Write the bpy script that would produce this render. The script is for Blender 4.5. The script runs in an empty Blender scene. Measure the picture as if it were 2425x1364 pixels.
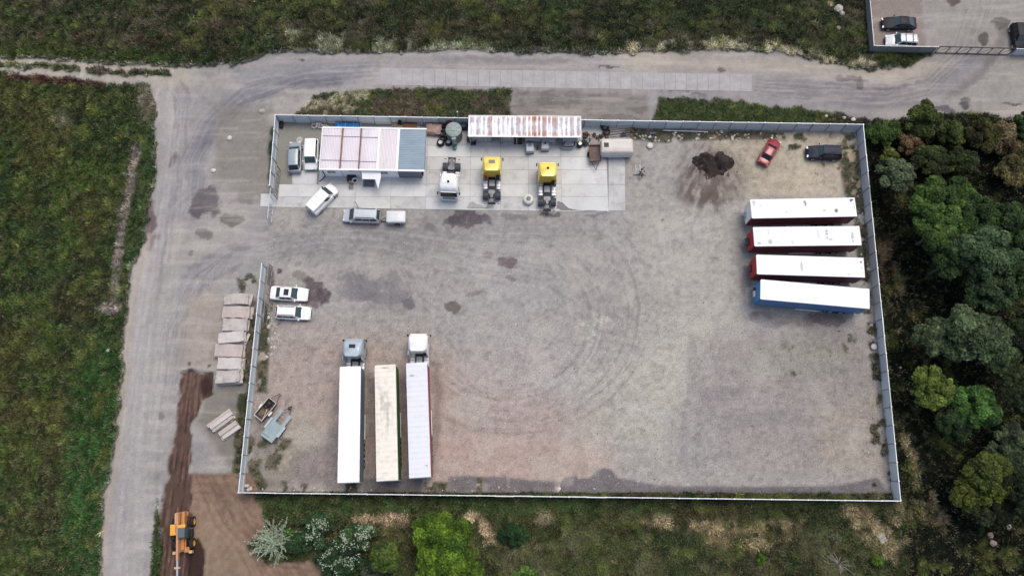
import bpy, bmesh, math, random
import numpy as np
from mathutils import Vector, Matrix

# ------------------------------------------------------------------ camera, sky, sun, exposure
F_PX, CX, CY, H = 1905.0, 1212.5, 682.0, 100.0     # focal length in photo pixels, flying height 100 m
TILT = math.atan(493.0 / F_PX)                      # tilt away from straight down
ST, CT = math.sin(TILT), math.cos(TILT)
SC = bpy.context.scene
cam_data = bpy.data.cameras.new("camera")
cam = bpy.data.objects.new("camera", cam_data)
SC.collection.objects.link(cam)
cam.location = (0, 0, H)
cam.rotation_euler = (TILT, 0, 0)
cam_data.sensor_width = 36.0
cam_data.lens = 36.0 * F_PX / 2425.0
cam_data.clip_start = 1.0
cam_data.clip_end = 3000.0
SC.camera = cam

SUN_ELEV, SUN_AZ = math.radians(66), math.radians(35)   # azimuth measured clockwise from +Y
world = bpy.data.worlds.new("World")
SC.world = world
world.use_nodes = True
wn = world.node_tree.nodes
bg = wn["Background"]
sky = wn.new("ShaderNodeTexSky")
sky.sky_type = 'NISHITA'
sky.sun_disc = False
sky.sun_elevation = SUN_ELEV
sky.sun_rotation = SUN_AZ
sky.air_density = 1.0
sky.dust_density = 4.0
sky.ozone_density = 1.0
world.node_tree.links.new(sky.outputs[0], bg.inputs[0])
bg.inputs[1].default_value = 0.13
sun_data = bpy.data.lights.new("sun", 'SUN')
sun_data.energy = 1.0
sun_data.angle = math.radians(34)
sun_data.color = (1.0, 0.96, 0.86)
sun = bpy.data.objects.new("sun", sun_data)
SC.collection.objects.link(sun)
sd = Vector((math.sin(SUN_AZ) * math.cos(SUN_ELEV), math.cos(SUN_AZ) * math.cos(SUN_ELEV), math.sin(SUN_ELEV)))
sun.rotation_euler = sd.to_track_quat('Z', 'Y').to_euler()
SC.view_settings.view_transform = 'Standard'
SC.view_settings.look = 'None'
SC.view_settings.exposure = 0.45
SC.view_settings.gamma = 1.0
SC.view_settings.use_curve_mapping = False

rng = np.random.default_rng(11)
rnd = random.Random(5)

def G(px, py, z=0.0):
    """photo pixel -> world point on the level z"""
    a, b = (px - CX) / F_PX, (CY - py) / F_PX
    dx, dy, dz = a, ST + b * CT, -CT + b * ST
    t = (z - H) / dz
    return Vector((dx * t, dy * t, z))

def to_px(x, y, z=0.0):
    rz = z - H
    f = y * ST - rz * CT
    u = y * CT + rz * ST
    return CX + F_PX * x / f, CY - F_PX * u / f

def lin(c):
    c = np.asarray(c, dtype=float) / 255.0
    return np.where(c <= 0.04045, c / 12.92, ((c + 0.055) / 1.055) ** 2.4)
KA = 0.78
def A(r, g, b, k=1.0):
    """surface colour whose lit look is about this 8-bit colour"""
    v = lin((r, g, b)) * np.array((KA, KA * 1.035, KA * .97)) * k
    return (float(v[0]), float(v[1]), float(v[2]))

# ------------------------------------------------------------------ noise
def _hash(ix, iy, seed):
    h = (ix * 374761393 + iy * 668265263 + seed * 1442695041) & 0xFFFFFFFF
    h = ((h ^ (h >> 13)) * 1274126177) & 0xFFFFFFFF
    h = (h ^ (h >> 16)) & 0xFFFFFF
    return h / float(0xFFFFFF)
def vn(x, y, seed=0):
    fx, fy = np.floor(x), np.floor(y)
    ix, iy = fx.astype(np.int64), fy.astype(np.int64)
    tx, ty = x - fx, y - fy
    tx = tx * tx * (3 - 2 * tx); ty = ty * ty * (3 - 2 * ty)
    a, b = _hash(ix, iy, seed), _hash(ix + 1, iy, seed)
    c, d = _hash(ix, iy + 1, seed), _hash(ix + 1, iy + 1, seed)
    return (a + (b - a) * tx) * (1 - ty) + (c + (d - c) * tx) * ty
def fbm(x, y, scale, octs=3, seed=0, gain=0.55):
    s, a, n = 0.0, 1.0, 0.0
    for i in range(octs):
        s = s + a * vn(x / scale * 2 ** i + 17.3 * i, y / scale * 2 ** i - 9.1 * i, seed + i * 31)
        n += a; a *= gain
    return s / n          # 0..1, mean .5
def sstep(a, b, x):
    t = np.clip((x - a) / (b - a), 0, 1)
    return t * t * (3 - 2 * t)

# ------------------------------------------------------------------ object helpers
def link(o, parent=None):
    SC.collection.objects.link(o)
    if parent is not None:
        o.parent = parent
    return o
LABELS = set()
def tag(o, label=None, cat=None, group=None, kind=None):
    if label: o["label"] = label
    if cat: o["category"] = cat
    if group: o["group"] = group
    if kind: o["kind"] = kind
    return o
def thing(name, label, cat, loc=(0, 0, 0), rz=0.0, group=None):
    o = bpy.data.objects.new(name, None)
    o.empty_display_size = 0.3
    link(o)
    o.location = loc
    o.rotation_euler = (0, 0, rz)
    return tag(o, label, cat, group)
def copy_tree(src, parent=None):
    c = src.copy()
    SC.collection.objects.link(c)
    c.parent = parent
    for ch in list(src.children):
        copy_tree(ch, c)
    return c

class MB:
    """collects shapes, then links them as one mesh object"""
    def __init__(s):
        s.v, s.f, s.m = [], [], []
    def add(s, vs, fs, mi=0):
        b = len(s.v)
        s.v += [tuple(p) for p in vs]
        s.f += [tuple(i + b for i in f) for f in fs]
        s.m += [mi] * len(fs)
        return s
    def box(s, c, d, mi=0, rz=0.0, ry=0.0, rx=0.0, taper=1.0):
        hx, hy, hz = d[0] / 2, d[1] / 2, d[2] / 2
        R = Matrix.Rotation(rz, 3, 'Z') @ Matrix.Rotation(ry, 3, 'Y') @ Matrix.Rotation(rx, 3, 'X')
        vs = []
        for z in (-hz, hz):
            t = taper if z > 0 else 1.0
            for x, y in ((-hx, -hy), (hx, -hy), (hx, hy), (-hx, hy)):
                vs.append(R @ Vector((x * t, y * t, z)) + Vector(c))
        return s.add(vs, [(3, 2, 1, 0), (4, 5, 6, 7), (0, 1, 5, 4), (1, 2, 6, 5), (2, 3, 7, 6), (3, 0, 4, 7)], mi)
    def cyl(s, a, b, r, n=12, mi=0, r2=None, caps=True):
        a, b = Vector(a), Vector(b)
        r2 = r if r2 is None else r2
        d = (b - a).normalized()
        u = d.orthogonal().normalized(); w = d.cross(u)
        vs = []
        for p, rr in ((a, r), (b, r2)):
            for i in range(n):
                t = 2 * math.pi * i / n
                vs.append(p + (u * math.cos(t) + w * math.sin(t)) * rr)
        fs = [(i, (i + 1) % n, n + (i + 1) % n, n + i) for i in range(n)]
        if caps:
            fs += [tuple(range(n - 1, -1, -1)), tuple(range(n, 2 * n))]
        return s.add(vs, fs, mi)
    def tube(s, pts, r, n=6, mi=0):
        for i in range(len(pts) - 1):
            ra = r[i] if isinstance(r, (list, tuple)) else r
            rb = r[i + 1] if isinstance(r, (list, tuple)) else r
            s.cyl(pts[i], pts[i + 1], ra, n, mi, rb)
        return s
    def rings(s, rings, mi=0, cap0=True, cap1=True):
        n = len(rings[0])
        vs = [p for r in rings for p in r]
        fs = []
        for k in range(len(rings) - 1):
            for i in range(n):
                j = (i + 1) % n
                fs.append((k * n + i, k * n + j, (k + 1) * n + j, (k + 1) * n + i))
        if cap0: fs.append(tuple(range(n - 1, -1, -1)))
        if cap1: fs.append(tuple(range((len(rings) - 1) * n, len(rings) * n)))
        return s.add(vs, fs, mi)
    def lathe(s, prof, n=20, c=(0, 0, 0), mi=0, axis='z', cap0=True, cap1=True):
        rs = []
        for r, z in prof:
            ring = []
            for i in range(n):
                t = 2 * math.pi * i / n
                x, y = r * math.cos(t), r * math.sin(t)
                if axis == 'z': ring.append((c[0] + x, c[1] + y, c[2] + z))
                else: ring.append((c[0] + y, c[1] + z, c[2] + x))
            rs.append(ring)
        return s.rings(rs, mi, cap0, cap1)
    def build(s, name, mats, parent=None, smooth=None, bevel=None, seg=2):
        me = bpy.data.meshes.new(name)
        me.from_pydata(s.v, [], s.f)
        if not isinstance(mats, (list, tuple)): mats = [mats]
        for m in mats: me.materials.append(m)
        me.polygons.foreach_set("material_index", s.m)
        if bevel or smooth is not None:
            bm = bmesh.new(); bm.from_mesh(me)
            if bevel:
                es = [e for e in bm.edges if len(e.link_faces) == 2 and e.calc_face_angle(0) > 0.6]
                bmesh.ops.bevel(bm, geom=es, offset=bevel, segments=seg, profile=0.5, affect='EDGES', clamp_overlap=True)
            bmesh.ops.recalc_face_normals(bm, faces=bm.faces)
            bm.to_mesh(me); bm.free()
        if smooth is not None:
            me.polygons.foreach_set("use_smooth", [True] * len(me.polygons))
            me.set_sharp_from_angle(angle=math.radians(smooth))
        me.update()
        return link(bpy.data.objects.new(name, me), parent)

def rrect(cx, cy, hx, hy, r, z, n=3):
    out = []
    for sx, sy, a0 in ((1, 1, 0), (-1, 1, 90), (-1, -1, 180), (1, -1, 270)):
        for i in range(n + 1):
            a = math.radians(a0 + 90 * i / n)
            out.append((cx + sx * (hx - r) + r * math.cos(a), cy + sy * (hy - r) + r * math.sin(a), z))
    return out

# ------------------------------------------------------------------ materials
MATS = {}
def mat(name, col, rough=0.6, metal=0.0, var=0.12, scale=1.5, dirt=None, dirt_amt=0.0, bump=0.0, stretch=None, coat=0.0, pv=0.0):
    if name in MATS: return MATS[name]
    m = bpy.data.materials.new(name); m.use_nodes = True
    nt = m.node_tree; N, L = nt.nodes, nt.links
    b = N["Principled BSDF"]
    b.inputs["Roughness"].default_value = rough
    b.inputs["Metallic"].default_value = metal
    if max(col) < .1 and rough > .14: b.inputs["Specular IOR Level"].default_value = 0.22
    if coat: b.inputs["Coat Weight"].default_value = coat
    tc = N.new("ShaderNodeTexCoord")
    mp = N.new("ShaderNodeMapping")
    if stretch: mp.inputs["Scale"].default_value = stretch
    L.new(tc.outputs["Object"], mp.inputs["Vector"])
    n1 = N.new("ShaderNodeTexNoise"); n1.inputs["Scale"].default_value = scale; n1.inputs["Detail"].default_value = 5
    L.new(mp.outputs[0], n1.inputs["Vector"])
    r = N.new("ShaderNodeMapRange")
    r.inputs[1].default_value = 0.3; r.inputs[2].default_value = 0.7
    r.inputs[3].default_value = 1 - var; r.inputs[4].default_value = 1 + var
    L.new(n1.outputs["Fac"], r.inputs[0])
    mx = N.new("ShaderNodeVectorMath"); mx.operation = 'SCALE'
    mx.inputs[0].default_value = col[:3]
    oi = N.new("ShaderNodeObjectInfo")
    ro = N.new("ShaderNodeMapRange"); ro.inputs[3].default_value = 1 - pv; ro.inputs[4].default_value = 1 + pv
    L.new(oi.outputs["Random"], ro.inputs[0])
    mm = N.new("ShaderNodeMath"); mm.operation = 'MULTIPLY'; L.new(r.outputs[0], mm.inputs[0]); L.new(ro.outputs[0], mm.inputs[1])
    L.new(mm.outputs[0], mx.inputs["Scale"])
    out = mx.outputs[0]
    if dirt is not None:
        n2 = N.new("ShaderNodeTexNoise"); n2.inputs["Scale"].default_value = scale * 1.7; n2.inputs["Detail"].default_value = 8
        n2.inputs["Roughness"].default_value = 0.7
        L.new(mp.outputs[0], n2.inputs["Vector"])
        r2 = N.new("ShaderNodeMapRange")
        r2.inputs[1].default_value = 0.62 - dirt_amt * 0.3; r2.inputs[2].default_value = 0.75 - dirt_amt * 0.2
        r2.inputs[4].default_value = min(1.0, 0.4 + dirt_amt)
        L.new(n2.outputs["Fac"], r2.inputs[0])
        mc = N.new("ShaderNodeMix"); mc.data_type = 'RGBA'
        L.new(r2.outputs[0], mc.inputs["Factor"]); L.new(out, mc.inputs[6])
        mc.inputs[7].default_value = (*dirt[:3], 1)
        out = mc.outputs[2]
    L.new(out, b.inputs["Base Color"])
    if bump:
        bp = N.new("ShaderNodeBump"); bp.inputs["Strength"].default_value = bump; bp.inputs["Distance"].default_value = 0.05
        L.new(n1.outputs["Fac"], bp.inputs["Height"]); L.new(bp.outputs[0], b.inputs["Normal"])
    MATS[name] = m
    return m

def attr_mat(name, rough=0.9, speck=0.0, fine=0.25, translucent=0.0, bump=0.0, world_scale=6.0):
    """colour comes from the mesh's own colour attribute, broken up by fine noise"""
    m = bpy.data.materials.new(name); m.use_nodes = True
    nt = m.node_tree; N, L = nt.nodes, nt.links
    b = N["Principled BSDF"]
    b.inputs["Roughness"].default_value = rough
    b.inputs["Specular IOR Level"].default_value = 0.2
    at = N.new("ShaderNodeAttribute"); at.attribute_name = "Col"
    out = at.outputs["Color"]
    if fine:
        ge = N.new("ShaderNodeNewGeometry")
        n1 = N.new("ShaderNodeTexNoise"); n1.inputs["Scale"].default_value = world_scale
        n1.inputs["Detail"].default_value = 6; n1.inputs["Roughness"].default_value = 0.75
        L.new(ge.outputs["Position"], n1.inputs["Vector"])
        r = N.new("ShaderNodeMapRange"); r.inputs[1].default_value = 0.32; r.inputs[2].default_value = 0.68
        r.inputs[3].default_value = 1 - fine; r.inputs[4].default_value = 1 + fine
        L.new(n1.outputs["Fac"], r.inputs[0])
        if speck:      # the smooth driven road carries less grit than the gravel
            pa = N.new("ShaderNodeAttribute"); pa.attribute_name = "Grit"
            k1 = N.new("ShaderNodeMath"); k1.operation = 'SUBTRACT'; L.new(r.outputs[0], k1.inputs[0]); k1.inputs[1].default_value = 1.0
            k2 = N.new("ShaderNodeMath"); k2.operation = 'MULTIPLY_ADD'; L.new(k1.outputs[0], k2.inputs[0]); L.new(pa.outputs["Fac"], k2.inputs[1]); k2.inputs[2].default_value = 1.0
            r = k2
        s = N.new("ShaderNodeVectorMath"); s.operation = 'SCALE'
        L.new(out, s.inputs[0]); L.new(r.outputs[0], s.inputs["Scale"])
        out = s.outputs[0]
        if bump:
            bp = N.new("ShaderNodeBump"); bp.inputs["Strength"].default_value = bump; bp.inputs["Distance"].default_value = 0.12
            L.new(n1.outputs["Fac"], bp.inputs["Height"]); L.new(bp.outputs[0], b.inputs["Normal"])
    if speck:
        ge2 = N.new("ShaderNodeNewGeometry")
        v = N.new("ShaderNodeTexVoronoi"); v.inputs["Scale"].default_value = 3.4
        L.new(ge2.outputs["Position"], v.inputs["Vector"])
        rr = N.new("ShaderNodeMapRange"); rr.inputs[1].default_value = 0.16; rr.inputs[2].default_value = 0.10
        L.new(v.outputs["Distance"], rr.inputs[0])
        sp = N.new("ShaderNodeSeparateColor"); L.new(v.outputs["Color"], sp.inputs[0])
        th = N.new("ShaderNodeMath"); th.operation = 'GREATER_THAN'; th.inputs[1].default_value = 0.55
        L.new(sp.outputs[0], th.inputs[0])
        a2 = N.new("ShaderNodeAttribute"); a2.attribute_name = "Peb"
        m1 = N.new("ShaderNodeMath"); m1.operation = 'MULTIPLY'; L.new(rr.outputs[0], m1.inputs[0]); L.new(th.outputs[0], m1.inputs[1])
        m2 = N.new("ShaderNodeMath"); m2.operation = 'MULTIPLY'; L.new(m1.outputs[0], m2.inputs[0]); L.new(a2.outputs["Fac"], m2.inputs[1])
        m3 = N.new("ShaderNodeMath"); m3.operation = 'MULTIPLY'; L.new(m2.outputs[0], m3.inputs[0]); m3.inputs[1].default_value = speck
        mc = N.new("ShaderNodeMix"); mc.data_type = 'RGBA'
        L.new(m3.outputs[0], mc.inputs["Factor"]); L.new(out, mc.inputs[6])
        mc.inputs[7].default_value = (0.5, 0.47, 0.43, 1)
        out = mc.outputs[2]
    L.new(out, b.inputs["Base Color"])
    if translucent:
        tr = N.new("ShaderNodeBsdfTranslucent"); L.new(out, tr.inputs[0])
        ms = N.new("ShaderNodeMixShader"); ms.inputs[0].default_value = translucent
        L.new(b.outputs[0], ms.inputs[1]); L.new(tr.outputs[0], ms.inputs[2])
        L.new(ms.outputs[0], N["Material Output"].inputs[0])
    return m
M_GROUND = attr_mat("ground_earth", 0.95, speck=0.8, fine=0.34, bump=0.6, world_scale=5.5)
M_GRASS = attr_mat("grass_blades", 0.8, fine=0.0, translucent=0.15)
M_LEAF = attr_mat("tree_leaves", 0.7, fine=0.0, translucent=0.2)

def np_mesh(name, V, Fidx, col, m, parent=None, peb=None):
    me = bpy.data.meshes.new(name)
    nf, k = Fidx.shape
    me.vertices.add(len(V)); me.vertices.foreach_set("co", V.astype(np.float32).ravel())
    me.loops.add(nf * k); me.loops.foreach_set("vertex_index", Fidx.astype(np.int32).ravel())
    me.polygons.add(nf); me.polygons.foreach_set("loop_start", np.arange(nf, dtype=np.int32) * k)
    a = me.color_attributes.new("Col", 'FLOAT_COLOR', 'POINT')
    c4 = np.ones((len(V), 4), dtype=np.float32); c4[:, :3] = np.clip(col, 0, 1)
    a.data.foreach_set("color", c4.ravel())
    if peb is not None:
        p = me.attributes.new("Peb", 'FLOAT', 'POINT'); p.data.foreach_set("value", peb.astype(np.float32))
        p = me.attributes.new("Grit", 'FLOAT', 'POINT'); p.data.foreach_set("value", (.38 + .62 * np.clip(peb * 1.4, 0, 1)).astype(np.float32))
    me.materials.append(m)
    me.update(calc_edges=True)
    return link(bpy.data.objects.new(name, me), parent)
# ------------------------------------------------------------------ what the ground looks like, place by place (plan drawn over the photograph)
def seg_dist(u, v, pts, closed=False):
    d = np.full(u.shape, 1e9)
    n = len(pts)
    for i in range(n if closed else n - 1):
        x0, y0 = pts[i]; x1, y1 = pts[(i + 1) % n]
        ex, ey = x1 - x0, y1 - y0
        t = np.clip(((u - x0) * ex + (v - y0) * ey) / (ex * ex + ey * ey + 1e-9), 0, 1)
        d = np.minimum(d, (u - x0 - t * ex) ** 2 + (v - y0 - t * ey) ** 2)
    return np.sqrt(d)
def inside(u, v, pts):
    r = np.zeros(u.shape, bool); n = len(pts)
    for i in range(n):
        x0, y0 = pts[i]; x1, y1 = pts[(i + 1) % n]
        if y0 == y1: continue
        c = ((y0 > v) != (y1 > v)) & (u < (x1 - x0) * (v - y0) / (y1 - y0) + x0)
        r ^= c
    return r
def poly(u, v, pts, soft=6.0):
    pts = [tuple(map(float, p)) for p in pts]
    xs = [p[0] for p in pts]; ys = [p[1] for p in pts]
    out = np.zeros(u.shape)
    k = (u > min(xs) - soft) & (u < max(xs) + soft) & (v > min(ys) - soft) & (v < max(ys) + soft)
    if not k.any(): return out
    uu, vv = u[k], v[k]
    d = seg_dist(uu, vv, pts, True)
    d = np.where(inside(uu, vv, pts), d, -d)
    out[k] = sstep(-soft, soft, d)
    return out
def stroke(u, v, pts, w, soft=3.0):
    xs = [p[0] for p in pts]; ys = [p[1] for p in pts]
    out = np.zeros(u.shape); g = w + soft
    k = (u > min(xs) - g) & (u < max(xs) + g) & (v > min(ys) - g) & (v < max(ys) + g)
    if not k.any(): return out
    d = seg_dist(u[k], v[k], pts)
    out[k] = 1 - sstep(w - soft, w + soft, d)
    return out
def blob(u, v, cx, cy, rx, ry, rot=0.0, soft=0.35):
    c, s = math.cos(math.radians(rot)), math.sin(math.radians(rot))
    x = ((u - cx) * c + (v - cy) * s) / rx
    y = (-(u - cx) * s + (v - cy) * c) / ry
    return 1 - sstep(1 - soft, 1 + soft, np.sqrt(x * x + y * y))

P_BARE = [(-200, 130), (0, 137), (210, 148), (420, 158), (560, 155), (640, 128), (760, 122), (1000, 124), (1150, 118), (1400, 128), (1700, 120),
          (1850, 122), (1960, 150), (2060, 165), (2140, 160), (2205, 128), (2200, -80), (2700, -80), (2700, 300), (2425, 290), (2380, 285), (2300, 262), (2190, 282),
          (2070, 285), (1960, 262), (1800, 247), (1700, 237), (1560, 229), (1535, 300), (1205, 300), (1210, 215), (1050, 208), (880, 212),
          (740, 228), (700, 272), (640, 300), (640, 470), (650, 560), (630, 700), (600, 760), (588, 900), (560, 1000), (552, 1115), (452, 1125),
          (462, 1500), (232, 1500), (250, 1180), (280, 980), (300, 740), (310, 640), (345, 560), (368, 420), (370, 280), (358, 203), (0, 173), (-200, 165)]
P_YARD = [(655, 285), (2032, 308), (2116, 1170), (572, 1163), (606, 880), (630, 640), (640, 470)]
P_COMP = [(2052, -80), (2066, 118), (2700, 130), (2700, -80)]
P_DUG = [(428, 880), (450, 872), (470, 884), (505, 882), (508, 935), (480, 950), (470, 985), (452, 1010), (450, 1120), (590, 1118), (625, 1215),
         (630, 1260), (590, 1290), (640, 1330), (770, 1325), (780, 1500), (370, 1500), (380, 1240), (400, 1100), (412, 1000), (425, 930)]
P_CONC = [(650, 290), (650, 455), (615, 458), (615, 490), (1440, 503), (1440, 320), (1490, 320), (1490, 300)]

def paint(x, y):
    """world x, y -> (colour, grass cover, height, pebbles)"""
    u0, v0 = to_px(x, y)
    f1 = fbm(x, y, 0.9, 3, 1); f2 = fbm(x, y, 0.9, 3, 2)
    g1 = fbm(x, y, 5.0, 3, 3); g2 = fbm(x, y, 5.0, 3, 4)
    u = u0 + (f1 - .5) * 16 + (g1 - .5) * 16
    v = v0 + (f2 - .5) * 16 + (g2 - .5) * 12
    us = u0 + (f1 - .5) * 5; vs = v0 + (f2 - .5) * 5
    BRK = [sstep(.38, .60, fbm(x, y, 2.2, 3, 150 + 9 * q)) for q in range(4)]
    big = fbm(x, y, 14.0, 4, 5); mid = fbm(x, y, 3.0, 4, 6); fine = fbm(x, y, 0.45, 2, 7); m2 = fbm(x, y, 2.0, 3, 8)
    def mixc(col, m, c):
        c = np.array(c if not hasattr(c, 'shape') or c.ndim == 1 else c)
        return col + (c - col) * m[:, None]
    n = len(x)
    # --- meadow
    col = np.tile(np.array(A(46, 58, 35)), (n, 1))
    col = mixc(col, sstep(.45, .62, fbm(x, y, 6, 3, 21)) * .8, A(66, 74, 41))
    col = mixc(col, sstep(.5, .68, fbm(x, y, 7, 3, 22)) * .55, A(60, 50, 40))
    col = mixc(col, sstep(.52, .7, mid) * .8, A(36, 52, 31))
    left = blob(u, v, 120, 700, 330, 560, 0, .5)
    col = mixc(col, left * sstep(.42, .6, m2) * .6, A(66, 82, 38))
    col = mixc(col, left * sstep(.55, .7, fbm(x, y, 9, 3, 23)) * .6, A(74, 68, 42))
    col = mixc(col, blob(u, v, 235, 1080, 80, 330, 4) * .8, A(44, 74, 38))
    col = mixc(col, blob(u, v, 330, 500, 60, 230, 12) * .6, A(62, 78, 50))
    col = mixc(col, stroke(u, v, [(325, 350), (300, 470), (280, 620), (262, 730)], 10, 5), A(128, 118, 116))
    col = mixc(col, blob(u, v, 258, 730, 26, 14), A(128, 118, 116))
    col = mixc(col, blob(u, v, 350, 235, 22, 50, 0, .6) * .8, A(128, 122, 108))
    col = mixc(col, blob(u, v, 150, 290, 22, 25, 0, .6) * .6, A(110, 108, 88))
    col = mixc(col, stroke(u, v, [(0, 95), (180, 90), (420, 100)], 20, 20) * sstep(.45, .6, m2) * .8, A(72, 52, 48))
    col = mixc(col, stroke(u, v, [(30, 184), (160, 192), (250, 196)], 9, 6) * .9, A(72, 42, 44))
    col = mixc(col, poly(u, v, [(0, 105), (400, 135), (400, 160), (0, 138)], 10) * .6, A(56, 72, 36))
    top = poly(u, v, [(-100, -100), (2050, -100), (2050, 130), (-100, 95)], 30)
    col = mixc(col, top * sstep(.5, .62, fbm(x, y * 2.2, 3.2, 4, 24)) * .7, A(84, 74, 66))
    col = mixc(col, top * sstep(.52, .66, fbm(x, y, 3.6, 4, 25)) * .8, A(30, 40, 26))
    col = mixc(col, stroke(u, v, [(620, 110), (700, 90), (850, 110), (1000, 118), (1150, 122)], 16, 14) * sstep(.46, .56, m2), A(138, 140, 118))
    col = mixc(col, stroke(u, v, [(1500, 118), (1700, 112), (1780, 105), (1960, 145), (2060, 150)], 14, 10) * sstep(.4, .52, m2), A(172, 162, 140))
    # verge between road and fence
    vg = poly(u, v, [(700, 215), (1215, 205), (1215, 280), (660, 290)], 8)
    col = mixc(col, vg * .9, A(66, 74, 52)); col = mixc(col, vg * sstep(.48, .6, m2) * .8, A(92, 80, 70))
    vg2 = poly(u, v, [(700, 220), (930, 212), (900, 250), (800, 275), (700, 275)], 10)
    col = mixc(col, vg2 * sstep(.42, .56, fbm(x, y, 1.4, 3, 26)), A(150, 142, 122))
    vg3 = poly(u, v, [(1530, 232), (2060, 255), (2060, 300), (1530, 300)], 8)
    col = mixc(col, vg3 * .9, A(66, 78, 48)); col = mixc(col, vg3 * sstep(1900, 1960, u) * .8, A(60, 54, 48))
    # south side
    so = poly(u, v, [(560, 1170), (2700, 1190), (2700, 1500), (560, 1500)], 8)
    col = mixc(col, so * poly(u, v, [(560, 1175), (1600, 1182), (1600, 1215), (620, 1225)], 8) * .8, A(52, 74, 40))
    col = mixc(col, so * sstep(.45, .58, fbm(x, y, 4, 4, 27)) * poly(u, v, [(1180, 1260), (2100, 1260), (2100, 1500), (1180, 1500)], 30) * .8, A(92, 92, 70))
    col = mixc(col, stroke(u, v, [(1490, 1215), (1560, 1232), (1680, 1248), (1860, 1245)], 14, 9) * sstep(.42, .54, m2) * .9, A(150, 136, 112))
    col = mixc(col, poly(u, v, [(1620, 1240), (1900, 1236), (1870, 1300), (1650, 1300)], 10) * sstep(.48, .58, fbm(x, y, 1.1, 4, 188)) * .9, A(140, 124, 96))
    col = mixc(col, poly(u, v, [(1990, 1190), (2040, 1190), (2130, 1240), (2120, 1330), (2060, 1330), (2010, 1250)], 10) * sstep(.4, .55, m2) * .8, A(148, 132, 108))
    col = mixc(col, blob(u, v, 865, 1228, 26, 12), A(150, 128, 112)); col = mixc(col, blob(u, v, 940, 1228, 50, 14) * sstep(.38, .5, m2), A(152, 130, 114))
    col = mixc(col, stroke(u, v, [(1110, 1225), (1150, 1235), (1165, 1290)], 13, 6) * sstep(.36, .5, m2), A(158, 138, 118))
    col = mixc(col, blob(u, v, 1290, 1225, 22, 16) * .9, A(150, 138, 118)); col = mixc(col, blob(u, v, 1230, 1265, 35, 26), A(28, 46, 30))
    # east side under the trees, vignette darkening partly put into the colour
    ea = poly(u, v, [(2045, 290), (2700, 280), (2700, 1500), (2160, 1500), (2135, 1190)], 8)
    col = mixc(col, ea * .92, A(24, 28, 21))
    col = mixc(col, stroke(u, v, [(2095, 590), (2120, 700), (2135, 780)], 20, 12) * sstep(.4, .55, m2), A(118, 100, 80))
    col = mixc(col, stroke(u, v, [(2125, 1010), (2160, 1080), (2180, 1150)], 10, 6) * sstep(.4, .52, m2), A(136, 124, 98))
    col = mixc(col, stroke(u, v, [(2205, 1160), (2235, 1230)], 7, 4) * sstep(.4, .5, m2), A(136, 118, 98))
    col = mixc(col, poly(u, v, [(2090, 1190), (2230, 1180), (2240, 1260), (2100, 1290)], 10) * sstep(.42, .56, m2) * .8, A(120, 108, 86))
    col = mixc(col, top * .12, A(84, 82, 66))
    col = mixc(col, sstep(.60, .72, fbm(x, y, 1.6, 3, 185)) * .6, A(92, 98, 52))
    col *= (0.85 + 0.9 * (fine - .5) + .35 * (1 - big) + .08)[:, None]
    grass = np.ones(n)

    # --- bare ground
    bare = np.maximum(poly(u, v, P_BARE, 6), poly(us, vs, P_COMP, 3))
    track = stroke(u, v, [(-50, 152), (120, 160), (185, 165)], 5, 4) + stroke(u, v, [(215, 165), (300, 172), (400, 179)], 5, 4)
    bare = bare * (1 - np.clip(track, 0, 1))
    rc = np.tile(np.array(A(162, 155, 157)), (n, 1))
    rc = mixc(rc, sstep(.4, .65, big), A(172, 164, 162))
    rc = mixc(rc, sstep(.5, .7, mid) * .5, A(148, 142, 145))
    rc = mixc(rc, poly(u, v, [(-50, 130), (450, 150), (450, 205), (-50, 175)], 12) * .8, A(178, 168, 158))
    # shoulder of the road, grey worn wheel paths
    rc = mixc(rc, stroke(u, v, [(1500, 140), (1750, 150), (1960, 165), (2150, 175), (2230, 150)], 20, 15) * .6, A(182, 168, 156))
    rc = mixc(rc, poly(u, v, [(2050, -80), (2185, -80), (2185, 60), (2190, 118), (2060, 118)], 4), A(152, 138, 134))
    rc = mixc(rc, poly(u, v, [(2190, -80), (2700, -80), (2700, 280), (2300, 270), (2200, 200)], 20) * .7, A(158, 150, 146))
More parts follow.
